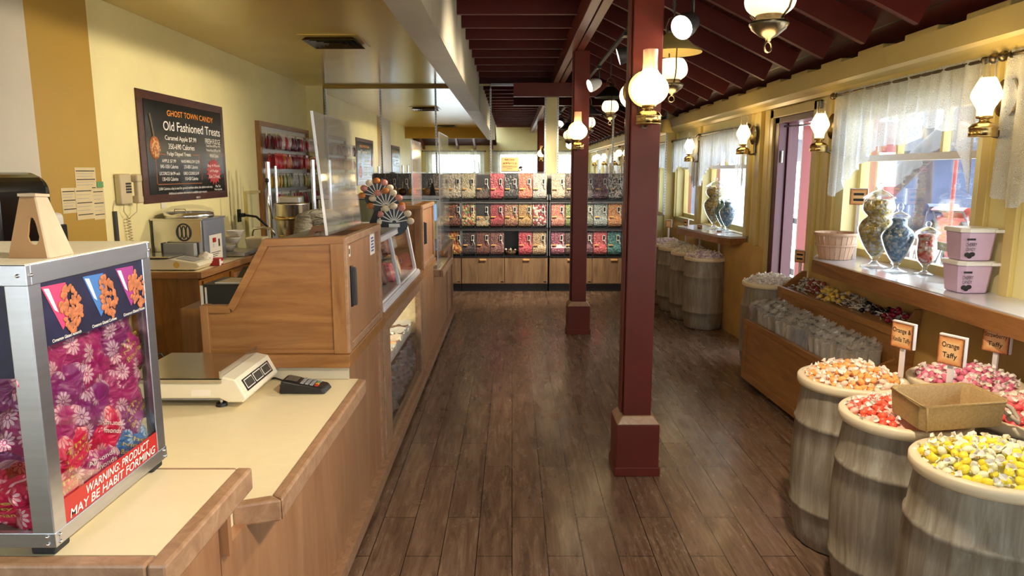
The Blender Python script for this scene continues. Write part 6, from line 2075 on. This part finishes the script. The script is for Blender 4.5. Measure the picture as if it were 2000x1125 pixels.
P2 = [(2.29, 6.88), (2.12, 6.84), (2.04, 7.0), (2.0, 7.3), (1.95, 7.8), (1.915, 8.15), (1.93, 8.25), (2.29, 8.5)]
MB().prism(P2, .962, .982, 'sill_top').build('top', t)
MB().prism(P2, .90, .962, 'sill_wood').build('front', t)

def jar(loc, prof, fill, label, s=1.0, finial=True):
    """prof: dict of r,z lists for glass; fill covers the body part"""
    t = thing('apothecary_jar', label, 'jar', loc)
    L = Vector(loc)
    sc = lambda pr: [(r * s, z * s) for r, z in pr]
    MB().turned(sc(prof['foot']), 'jar_glass', L, 32, 3).build('foot', t)
    MB().turned(sc(prof['body']), 'jar_glass', L, 36).build('glass_body', t)
    o = MB().turned(sc([(0, prof['body'][0][1] + .012)] + [(max(0, r - .007), z + (.008 if k == 0 else 0)) for k, (r, z) in enumerate(prof['body'][:-1])] + [(0, prof['body'][-2][1] + .01)]), fill, L, 28).build('candy_fill', t)
    o['kind'] = 'stuff'
    MB().turned(sc(prof['lid']), 'jar_glass', L, 32, 3).build('lid', t)
    return t
big = {'foot': [(0, .001), (.072, .001), (.075, .006), (.04, .016), (.02, .03), (.018, .05), (.03, .06)],
       'body': [(.022, .06), (.045, .085), (.078, .14), (.102, .20), (.107, .235), (.095, .27), (.066, .298), (.062, .31), (.085, .335), (.090, .36), (.080, .40), (.078, .41)],
       'lid': [(.086, .41), (.088, .416), (.07, .432), (.04, .452), (.02, .46), (.012, .468), (.018, .48), (.014, .495), (.004, .505), (0, .506)]}
blue = {'foot': [(0, .001), (.058, .001), (.06, .006), (.03, .015), (.016, .025), (.016, .04), (.026, .05)],
        'body': [(.018, .05), (.04, .08), (.066, .13), (.085, .185), (.087, .21), (.07, .24), (.046, .262), (.040, .285), (.045, .305), (.047, .315)],
        'lid': [(.052, .315), (.054, .32), (.04, .332), (.02, .342), (.01, .35), (.018, .365), (.014, .385), (0, .40)]}
small = {'foot': [(0, .001), (.052, .001), (.054, .005), (.026, .012), (.014, .022), (.014, .045), (.024, .055)],
         'body': [(.02, .055), (.04, .075), (.050, .11), (.052, .15), (.049, .19), (.054, .222), (.056, .228)],
         'lid': [(.06, .228), (.062, .234), (.05, .246), (.024, .262), (.01, .268), (.016, .28), (.010, .295), (0, .298)]}
M['jar_yellow'] = candy_mat('yellow and white wrapped sweets', [s2l(242, 214, 110), s2l(244, 236, 210), s2l(232, 196, 96), s2l(246, 242, 230), s2l(196, 172, 116)], 62, .35, (1, 1, 1), .8)
M['jar_blue'] = candy_mat('blue and white wrapped sweets', [s2l(130, 172, 210), s2l(206, 220, 232), s2l(96, 142, 190), s2l(170, 196, 220)], 62, .35, (1, 1, 1), .8)
M['jar_red'] = candy_mat('coral and white wrapped sweets', [s2l(226, 100, 84), s2l(236, 206, 196), s2l(214, 80, 70), s2l(240, 160, 140)], 62, .35, (1, 1, 1), .8)
M['jar_mint'] = candy_mat('mint wrapped sweets', [s2l(150, 206, 190), s2l(210, 230, 224), s2l(120, 186, 170)], 62, .35, (1, 1, 1), .8)
jar((2.195, 4.25, 1.033), big, 'jar_yellow', 'tall double-bulge glass jar of yellow taffy on the near sill')
jar((2.205, 4.03, 1.033), blue, 'jar_blue', 'blue-filled glass jar standing against the tall yellow jar on the near sill')
jar((2.315, 3.93, 1.033), small, 'jar_red', 'small footed glass jar of coral taffy by the window pane')
jar((2.22, 7.78, .983), big, 'jar_yellow', 'tall jar of yellow taffy on the far sill beyond the door', 1.12)
jar((2.25, 7.40, .983), blue, 'jar_blue', 'jar of blue taffy on the far sill, right of the yellow one', 1.0)
jar((2.27, 7.62, .983), blue, 'jar_mint', 'jar of mint taffy half hidden between the two far jars', 1.02)

t = thing('bushel_basket', 'pale wooden bushel basket on the near sill beside the yellow jar', 'basket', (2.14, 4.66, 1.033))
b = MB()
n = 22
for k in range(n):
    a0, a1 = 2 * pi * k / n + .015, 2 * pi * (k + 1) / n - .015
    q = []
    for r, z in ((.098, .001), (.134, .168)):
        for a in (a0, a1):
            q.append((2.14 + r * cos(a), 4.66 + r * sin(a), 1.033 + z))
    q2 = [(2.14 + (x - 2.14) * .965, 4.66 + (y - 4.66) * .965, z) for x, y, z in q]
    b.hexa([q[0], q[1], q2[1], q2[0], q[2], q[3], q2[3], q2[2]], 'basket')
b.lathe([(0, .006), (.098, .006)], 'basket', (2.14, 4.66, 1.033), 22)
b.build('slats', t)
MB().lathe([(.136, .155), (.138, .155), (.1395, .175), (.130, .176), (.131, .157)], 'basket', (2.14, 4.66, 1.033), 32).lathe([(.120, .085), (.124, .085), (.1275, .10), (.122, .10)], 'basket', (2.14, 4.66, 1.033), 32).build('hoops', t)

t_ = []
M['floss'] = plain('lilac candy floss tub', s2l(204, 176, 204), .35, var=.05)
for k in range(2):
    z0 = 1.033 + k * .155
    t = thing('candy_tub', ['lilac candy tub with white lid standing on the sill, lower of the two', 'lilac candy tub with white lid stacked on top of the other one'][k], 'tub', (2.185, 3.36, z0), 0, None)
    c = Vector((2.185, 3.36, z0))
    def rr(w, z): return [(c.x + w * cx, c.y + w * cy, c.z + z) for cx, cy in ((-1, -.7), (-.7, -1), (.7, -1), (1, -.7), (1, .7), (.7, 1), (-.7, 1), (-1, .7))]
    def ringm(b, w0, z0_, w1, z1_, m, caps=(False, False)):
        p = rr(w0, z0_) + rr(w1, z1_)
        f = [(i, (i + 1) % 8, 8 + (i + 1) % 8, 8 + i) for i in range(8)]
        if caps[0]: f.append(tuple(range(8))[::-1])
        if caps[1]: f.append(tuple(range(8, 16)))
        b.add(p, f, m)
    b = MB(); ringm(b, .070, .001, .084, .135, 'floss', (True, True)); b.build('tub', t, bevel=.006)
    b = MB(); ringm(b, .091, .134, .092, .150, 'white_plastic', (True, True)); ringm(b, .088, .150, .088, .154, 'white_plastic', (True, True)); b.hexa([(c.x + .05, c.y - .10, c.z + .134), (c.x + .105, c.y - .10, c.z + .134), (c.x + .105, c.y - .06, c.z + .134), (c.x + .05, c.y - .06, c.z + .134), (c.x + .05, c.y - .10, c.z + .148), (c.x + .105, c.y - .10, c.z + .148), (c.x + .105, c.y - .06, c.z + .148), (c.x + .05, c.y - .06, c.z + .148)], 'white_plastic'); b.build('lid', t, bevel=.003)
    b = MB()
    yy = c.y - .0735
    def onf(dx, dz): return (c.x - .045 + dx, c.y - .0705 - (dz) * .104 - .0012, c.z + dz)
    b.text('CHERRY', onf(0, .078), (1, 0, 0), (0, -.1, 1), .052, .018, 'charcoal', .0006)
    b.text('CANDY', onf(0, .056), (1, 0, 0), (0, -.1, 1), .046, .017, 'charcoal', .0006)
    b.ball(onf(-.012, .03), (.014, .001, .011), 'ink', 12, 8).ball(onf(.010, .032), (.015, .001, .011), 'ink', 12, 8).ball(onf(0, .022), (.012, .001, .010), 'ink', 12, 8)
    b.box(c.x - .068, c.x - .028, c.y - .0825, c.y - .081, c.z + .098, c.z + .107, 'ink')
    labelled(b.build('printed_label', t), 'black printed label')

# ------------------------------------------------------------------ wall of gravity bins in front of the mirrors
BF = 9.43                                   # front of the shelves
def unit(x0, x1, edges, label, handles):
    t = thing('bin_shelf_unit', label, 'shelf unit', ((x0 + x1) / 2, 9.7, 0))
    b = MB().box(x0, x1, BF + .05, 10.0, 0, .105, 'black'); b.build('plinth', t)
    MB().box(x0, x1, BF + .02, 10.0, .105, .475, 'bin_wood').build('carcass', t)
    for a, c in zip(edges, edges[1:]):
        a, c = a + .004, c - .004
        dr = MB().box(a, c, BF, BF + .02, .115, .468, 'bin_wood').build('door', t, bevel=.002)
        if handles:
            m = (a + c) / 2
            MB().box(m - .045, m + .045, BF - .022, BF, .425, .448, 'handle_tan').build('handle', dr, bevel=.005)
        MB().box(c - .05, c - .012, BF - .002, BF, .13, .143, 'black').build('lock_plate', dr)
    for z in (.490, .868, 1.236):
        MB().box(x0, x1, BF - .01, 9.96, z - .018, z, 'black').box(x0, x1, BF + .008, BF + .016, z - .042, z - .018, 'shelf_strip').build('shelf', t)
    MB().box(x0, x1, 9.965, 9.985, .475, 1.57, 'shelf_back').build('back_panel', t)
    MB().box(x0, x0 + .012, BF + .02, 9.98, .475, 1.30, 'steel_dull').box(x1 - .012, x1, BF + .02, 9.98, .475, 1.30, 'steel_dull').build('side_panel', t)
    return t
M['handle_tan'] = plain('tan wooden handle', s2l(226, 176, 112), .4, var=.08)
M['shelf_strip'] = plain('grey shelf strip', s2l(150, 146, 142), .5, var=.05)
M['shelf_back'] = plain('pale grey back panel', s2l(196, 194, 188), .5, var=.04)
unit(-1.95, -.685, (-1.95, -1.26, -.685), 'left end of the bin wall, mostly hidden behind the bakery case', True)
unit(-.68, .48, (-.68, -.10, .48), 'middle section of the bin wall with driftwood cabinet doors, left of the yellow pilaster', True)
unit(.50, 1.86, (.50, 1.08, 1.66, 1.86), 'right section of the bin wall with driftwood cabinet doors, right of the yellow pilaster', True)

def bin_proto(h):
    """built at the origin, front bottom edge at y=0, width .186"""
    w_ = .092
    t = thing('candy_bin', 'bin', 'candy bin')
    g = MB()
    front = [(.035, .003), (.012, .02), (.0, .05), (.0, .105), (.030, .150), (.030, h), (.42, h), (.42, .003)]
    # sides, front facets, lid
    n = len(front)
    for sx in (-w_, w_):
        g.add([(sx, y, z) for y, z in front], [tuple(range(n))], 'acrylic_bin')
    for k in range(n - 2):
        (y0, z0), (y1, z1) = front[k], front[k + 1]
        g.quad((-w_, y0, z0), (w_, y0, z0), (w_, y1, z1), (-w_, y1, z1), 'acrylic_bin')
    g.build('bin_body', t)
    f = MB()
    def fill(u, v):
        i_ = [(.043, .008), (.02, .024), (.008, .052), (.008, .10), (.038, .150), (.038, h - .02), (.40, h - .02)]
        q = v * (len(i_) - 1)
        a = min(int(q), len(i_) - 2)
        fr = q - a
        y = i_[a][0] + (i_[a + 1][0] - i_[a][0]) * fr
        z = i_[a][1] + (i_[a + 1][1] - i_[a][1]) * fr
        return ((u - .5) * .178, y + .004 * sin(u * 37) * sin(v * 51), z + (.004 * sin(u * 23 + v * 31) if v > .8 else 0))
    f.grid(fill, 14, 24, 'candy_slot')
    o = f.build('candy', t); o['kind'] = 'stuff'
    MB().box(-.080, -.018, -.010, .012, .135, .152, 'handle_tan').build('handle', t, bevel=.004)
    MB().box(.030, .066, .018, .030, .20, .275, 'white_plastic').box(.036, .060, .0155, .018, .212, .268, 'black').build('price_tag', t)
    MB().tube([(.055, .012, .215), (.062, -.004, .19), (.072, -.006, .165), (.080, .0, .145)], .005, 'white_plastic', 6).build('scoop', t)
    MB().box(.078, .094, -.006, .03, .0, .04, 'black').build('clip', t)
    MB().box(-w_, w_, .034, .42, h - .001, h + .003, 'acrylic_bin').build('lid', t)
    M_ = t
    return t
M['candy_slot'] = plain('candy', (.5, .5, .5))
BP = {h: bin_proto(h) for h in (.345, .362)}
S = s2l
ROWC = [  # row, unit start, column -> (words, colours, scale, low)
 (0, 0, [('dark chocolate', [S(60, 36, 26), S(84, 52, 36), S(40, 24, 18)], 60, 0), ('mixed dark', [S(50, 36, 30), S(120, 90, 70), S(36, 26, 22)], 60, 0), ('brown grey', [S(86, 70, 58), S(120, 100, 84), S(60, 48, 42)], 60, 0), ('olive', [S(110, 96, 50), S(150, 134, 84), S(80, 70, 40)], 60, 0), ('black and grey', [S(50, 46, 44), S(90, 84, 80), S(30, 28, 28)], 60, 0), ('grey and tan', [S(150, 130, 104), S(110, 98, 84), S(180, 160, 130)], 55, 0)]),
 (0, 1, [('white popcorn coloured', [S(226, 216, 196), S(206, 192, 164), S(240, 234, 220)], 40, 0), ('pale cream', [S(222, 210, 172), S(206, 192, 150), S(232, 224, 196)], 70, 0), ('nearly empty brown', [S(96, 78, 66), S(126, 106, 90), S(70, 56, 50)], 50, 1), ('raspberry pink', [S(206, 64, 84), S(226, 96, 112), S(176, 44, 66)], 50, 0), ('jet black', [S(24, 24, 28), S(44, 44, 50), S(16, 16, 18)], 40, 0), ('salmon', [S(222, 118, 88), S(232, 146, 112), S(200, 96, 72)], 55, 0), ('pastel mixed', [S(206, 190, 180), S(170, 190, 186), S(226, 206, 190), S(186, 160, 170)], 60, 0)]),
 (0, 2, [('beige mixed', [S(206, 186, 160), S(180, 156, 134), S(226, 206, 176)], 65, 0), ('dark mixed', [S(96, 76, 70), S(140, 120, 104), S(66, 50, 48)], 60, 0), ('grey pebble', [S(140, 130, 124), S(110, 100, 96), S(170, 160, 150)], 60, 0), ('purple mixed', [S(130, 76, 92), S(170, 130, 140), S(96, 56, 72)], 60, 0), ('black and white', [S(206, 200, 190), S(70, 64, 60), S(230, 226, 216)], 60, 0), ('brown and grey', [S(126, 106, 90), S(170, 150, 130), S(80, 66, 58)], 55, 0), ('pale grey', [S(176, 170, 160), S(150, 142, 132), S(200, 194, 184)], 60, 0)]),
 (1, 1, [('cola brown', [S(130, 62, 30), S(90, 40, 22), S(176, 92, 44)], 45, 0), ('rainbow gummy', [S(226, 150, 80), S(214, 196, 130), S(130, 160, 110), S(206, 86, 76)], 42, 0), ('half empty rainbow', [S(206, 186, 110), S(150, 176, 170), S(216, 140, 90), S(224, 206, 160)], 42, 1), ('cherry red', [S(180, 36, 56), S(206, 60, 76), S(150, 26, 44)], 70, 0), ('orange brown', [S(196, 130, 66), S(150, 96, 54), S(186, 150, 96), S(190, 110, 100)], 45, 0), ('golden tan', [S(196, 152, 80), S(216, 176, 106), S(170, 124, 62)], 70, 0), ('red and white swirl', [S(170, 28, 40), S(236, 224, 214), S(150, 24, 36)], 38, 0)]),
 (1, 2, [('coral pink', [S(222, 134, 112), S(236, 164, 140), S(206, 112, 92)], 70, 0), ('green', [S(130, 150, 70), S(160, 176, 96), S(100, 124, 60)], 60, 0), ('grey green', [S(130, 140, 120), S(150, 156, 136), S(110, 120, 104)], 60, 0), ('pale blue grey', [S(170, 184, 180), S(196, 204, 196), S(140, 160, 162)], 60, 0), ('orange', [S(240, 162, 92), S(246, 186, 124), S(222, 140, 72)], 60, 0), ('honey yellow', [S(226, 176, 98), S(236, 196, 128), S(206, 154, 78)], 70, 0), ('amber', [S(220, 150, 70), S(232, 176, 100), S(200, 130, 60)], 60, 0)]),
 (2, 1, [('orange and yellow', [S(240, 150, 44), S(250, 206, 110), S(206, 84, 34)], 38, 0), ('blackberry', [S(56, 26, 30), S(80, 40, 44), S(36, 16, 20)], 55, 0), ('reddish brown', [S(130, 58, 40), S(156, 80, 56), S(100, 42, 32)], 70, 0), ('dusty rose', [S(150, 84, 82), S(176, 110, 104), S(120, 64, 66)], 60, 0), None, ('hot pink', [S(232, 66, 92), S(246, 96, 116), S(206, 44, 74)], 50, 0), ('wheat', [S(216, 182, 134), S(230, 202, 158), S(196, 158, 110)], 60, 0)]),
 (2, 2, [('mauve', [S(186, 92, 122), S(206, 120, 146), S(156, 70, 100)], 55, 0), ('cocoa', [S(96, 60, 52), S(120, 80, 68), S(76, 46, 42)], 60, 0), ('plum', [S(120, 60, 80), S(140, 80, 96), S(100, 46, 66)], 60, 0), ('watermelon pink', [S(238, 92, 106), S(248, 130, 136), S(216, 66, 86)], 50, 0), ('teal', [S(70, 150, 150), S(100, 176, 170), S(50, 124, 130)], 45, 0), ('blue', [S(66, 110, 176), S(96, 150, 200), S(50, 84, 150)], 45, 0), ('sky blue', [S(96, 150, 200), S(130, 176, 216), S(70, 124, 180)], 50, 0)]),
]
START = {0: -1.835, 1: -.857, 2: .520}
STEP = {0: .160, 1: .1885, 2: .1895}
for row, un, cols in ROWC:
    h = .362 if row == 0 else .345
    z = (1.2365, .8685, .4905)[row]
    for k, c in enumerate(cols):
        if c is None: continue
        nm, colr, scl, low = c
        x = START[un] + (k + .5) * STEP[un]
        key = 'bin_' + nm
        M[key] = candy_mat(nm + ' candy', colr, scl)
        r = dup(BP[h], (x, BF, z), None, 'clear bin of %s sweets on the %s shelf of the bin wall' % (nm, ('top', 'middle', 'bottom')[row]), 'gravity bins on the bin wall')
        r.scale = (.85, 1, 1) if un == 0 else (1, 1, 1)
        for ch in r.children:
            if ch.name.startswith('candy'):
                me = ch.data.copy()
                me.materials.clear()
                me.materials.append(M[key])
                ch.data = me
                if low: ch.scale = (1, 1, .45)
for h, t in BP.items():
    for ch in list(t.children): bpy.data.objects.remove(ch)
    bpy.data.objects.remove(t)
# basket of scoops in the gap, price sign on top
t = thing('scoop_basket', 'small wicker basket with dark and white trim in the gap of the bottom bin row', 'basket', (-.02, 9.55, .491))
MB().lathe([(0, .001), (.062, .001), (.085, .07), (.08, .072), (.058, .008), (0, .008)], 'wicker', (-.02, 9.55, .491), 20, rx=1.05, ry=.8).build('bowl', t)
b = MB()
for k in range(16):
    a = 2 * pi * k / 16
    b.ball((-.02 + .09 * cos(a), 9.55 + .07 * sin(a), .566), (.013, .010, .009), 'ink' if k % 2 else 'paper', 8, 6)
b.build('trim', t)
M['parch_y'] = plain('tan parchment', s2l(222, 170, 110), .6, var=.16, nscale=10)
t = thing('price_sign', 'parchment price sign for the bulk candy standing on the top bins', 'sign', (-.02, 9.50, 1.605))
X0, X1, Z0, Z1 = -.145, .085, 1.605, 1.79
MB().box(X0, X1, 9.49, 9.50, Z0, Z1, 'parch_y').box(X0, X1, 9.488, 9.492, Z0, Z0 + .008, 'red_dark').build('board', t)
b = MB()
xm = (X0 + X1) / 2
for tx, zz, w_, h_ in (('Bulk Candy', 1.760, .13, .028), ('$4.99 Per 1/2 LB', 1.712, .18, .028)):
    b.text(tx, (xm, 9.49, zz), (1, 0, 0), (0, 0, 1), w_, h_, 'ink', .002)
for zz, w_ in ((1.679, .19), (1.662, .19), (1.645, .08)):
    b.box(xm - w_ / 2, xm + w_ / 2, 9.488, 9.49, zz - .002, zz + .002, 'ink')
b.build('lettering', t)

t = thing('toy_windmill', 'tiny black and white ornament beside the price sign on the top bins', 'ornament', (.11, 9.52, 1.602))
MB().ball((.11, 9.52, 1.625), (.022, .015, .022), 'paper', 10, 8).ball((.118, 9.52, 1.66), (.02, .014, .018), 'ink', 10, 8).ball((.128, 9.51, 1.63), (.012, .012, .01), 'ink', 8, 6).build('figure', t)

# ------------------------------------------------------------------ outside, beyond the windows
M['ground'] = plain('sunlit pale paving', s2l(226, 220, 210), .8, var=.06, nscale=2)
MB().box(2.47, 40, -16, 45, -.09, -.03, 'ground').build('ground', kind='structure')
MB().box(-20, 2.46, -16, -1.16, -.09, -.03, 'ground').build('ground_rear', kind='structure')
M['fence_grey'] = plain('weathered grey fence', s2l(54, 56, 66), .7, var=.15, nscale=8)
t = thing('picket_fence', 'weathered grey fence of round-headed pickets outside the large window', 'fence', (3.7, 6.5, 0))
for k in range(18):
    y = 4.2 + k * .40
    b = MB()
    pr_ = [(-.045, -.03), (.045, -.03), (.045, .99), (.035, 1.02), (.058, 1.07), (.058, 1.11), (.03, 1.17), (0, 1.20), (-.03, 1.17), (-.058, 1.11), (-.058, 1.07), (-.035, 1.02), (-.045, .99)]
    b.prism([(y + a, z) for a, z in pr_], 3.68, 3.71, 'fence_grey', 'x')
    b.build('picket', t)
MB().box(3.71, 3.75, 4.0, 11.2, .93, 1.0, 'fence_grey').box(3.71, 3.75, 4.0, 11.2, .25, .33, 'fence_grey').build('rail', t)
def tree(x, y, h, lean, label, r=.22, crown=2.2, n=900, seed=1):
    t = thing('tree', label, 'tree', (x, y, 0))
    q = random.Random(seed)
    pts = [(x + lean[0] * max(0, s) ** 1.3 * h, y + lean[1] * max(0, s) ** 1.3 * h, h * s) for s in (-.02, .15, .35, .55, .75, 1)]
    MB().tube(pts, [r * 1.25, r, r * .92, r * .85, r * .75, r * .5], 'bark', 14).tube([pts[3], (pts[3][0] + .4, pts[3][1] - .8, pts[3][2] + 1.0), (pts[3][0] + .6, pts[3][1] - 1.6, pts[3][2] + 1.6)], [r * .6, r * .45, r * .25], 'bark', 10).build('trunk', t)
    b = MB()
    c = Vector(pts[-1]) + Vector((0, 0, crown * .35))
    for k in range(n):
        d = Vector((q.gauss(0, 1), q.gauss(0, 1), q.gauss(0, .7))).normalized() * crown * q.random() ** .4
        p = c + d
        u = Vector((q.gauss(0, 1), q.gauss(0, 1), q.gauss(0, 1))).normalized() * .11
        w_ = u.orthogonal().normalized() * .06
        b.add([p - u, p + w_, p + u, p - w_], [(0, 1, 2, 3)], 'leaf_out')
    b.build('foliage', t)
M['bark'] = plain('grey bark', s2l(58, 52, 54), .9, var=.3, nscale=7, bmp=.5, stretch=(1, 1, .3))
M['leaf_out'] = plain('sunlit leaves', s2l(58, 84, 40), .6, var=.3, nscale=2)
tree(5.7, 12.6, 3.4, (0, -1.72), 'leaning grey tree trunk seen through the large window', .17, 2.3, 1500, 3)
tree(11, 19, 4.2, (0, .03), 'leafy tree far beyond the fence, left part of the large window', .2, 2.8, 1100, 5)
tree(16, 34, 4.6, (.0, .0), 'leafy tree beyond the street, seen through the far windows', .22, 3.0, 900, 8)
M['stall_blue'] = plain('blue grey stall boards', s2l(62, 72, 98), .7, var=.15, nscale=3)
M['awning'] = plain('grey canvas awning', s2l(72, 72, 80), .8, var=.08)
t = thing('stall', 'blue-grey market stall across the street, seen through the large window', 'stall', (15, 26, 0))
MB().box(13.5, 16.5, 24.5, 30, 0, 2.2, 'stall_blue').build('walls', t)
MB().prism([(12.6, 2.3), (15, 3.3), (17.2, 2.3)], 24, 30.5, 'awning', 'y').build('roof', t)
for k in range(3): MB().box(13.46, 13.5, 25 + k * 1.7, 26.1 + k * 1.7, 1.0, 1.9, 'navy').build('window', t)
t = thing('awning_roof', 'grey sloping canopy outside the windows beyond the door', 'canopy', (6, 20, 0))
MB().hexa([(4.2, 17, 2.7), (8.5, 16, 1.9), (8.5, 23, 1.9), (4.2, 23, 2.7), (4.2, 17, 2.78), (8.5, 16, 1.98), (8.5, 23, 1.98), (4.2, 23, 2.78)], 'awning').build('canvas', t)
for x, y, z in ((4.4, 17.3, 2.7), (8.3, 16.4, 1.95), (8.3, 22.7, 1.95), (4.4, 22.7, 2.7)):
    MB().cyl((x, y, -.03), (x, y, z), .05, .05, 'stall_blue').build('support', t)
def stroller(x, y, col, label, rz):
    t = thing('stroller', label, 'stroller', (0, 0, 0))
    MB().prism([(-.3, .45), (.25, .40), (.32, .55), (-.1, .62), (-.32, .95), (-.42, .92)], -.2, .2, col, 'y').build('seat', t)
    MB().grid(lambda u, v: (-.42 + .42 * cos(pi * .15 + u * pi * .5), (v - .5) * .44, .68 + .40 * sin(pi * .15 + u * pi * .5)), 8, 4, col).build('hood', t)
    MB().tube([(-.55, -.2, 1.02), (-.4, -.2, .9), (.28, -.2, .12)], .014, 'charcoal').tube([(-.55, .2, 1.02), (-.4, .2, .9), (.28, .2, .12)], .014, 'charcoal').tube([(-.35, -.2, .14), (.1, -.2, .6)], .014, 'charcoal').tube([(-.35, .2, .14), (.1, .2, .6)], .014, 'charcoal').tube([(-.55, -.2, 1.02), (-.55, .2, 1.02)], .014, 'charcoal').build('frame', t)
    for wx in (-.38, .30):
        for wy in (-.22, .22):
            MB().tube([(wx + .13 * cos(a), wy, .105 + .13 * sin(a)) for a in [2 * pi * k / 16 for k in range(16)]], .022, 'black_rubber', 6, True).cyl((wx, wy - .01, .105), (wx, wy + .01, .105), .05, .05, 'grey_plastic', 10).build('wheel', t)
    t.location = (x, y, 0)
    t.rotation_euler = (0, 0, rz)
stroller(7.3, 12.2, 'stall_blue', 'blue-grey pushchair parked beyond the fence, left of the red post', 1.2)
stroller(6.9, 10.9, 'door_red', 'reddish pushchair parked beyond the fence, right part of the large window', .7)
stroller(8.5, 11.6, 'navy', 'navy pushchair parked behind the two nearer ones', 2.0)
o = MB().cyl((5.6, 9.05, -.03), (5.6, 9.05, 1.75), .025, .025, 'door_red').build('marker_post'); tag(o, 'thin red post beyond the fence outside the large window', 'post')
t = thing('utility_box', 'grey box on a post outside the left edge of the large window', 'utility box', (3.1, 6.05, 0))
MB().box(3.02, 3.18, 5.92, 6.16, 1.48, 1.76, 'white_plastic').build('housing', t, bevel=.01)
MB().cyl((3.1, 6.04, -.03), (3.1, 6.04, 1.48), .03, .03, 'steel_dull').build('support', t)
MB().hexa([(2.46, -1.2, 2.46), (3.3, -1.2, 2.26), (3.3, 10.2, 2.26), (2.46, 10.2, 2.46), (2.46, -1.2, 2.56), (3.3, -1.2, 2.36), (3.3, 10.2, 2.36), (2.46, 10.2, 2.56)], 'red_dark').build('eaves', kind='structure')
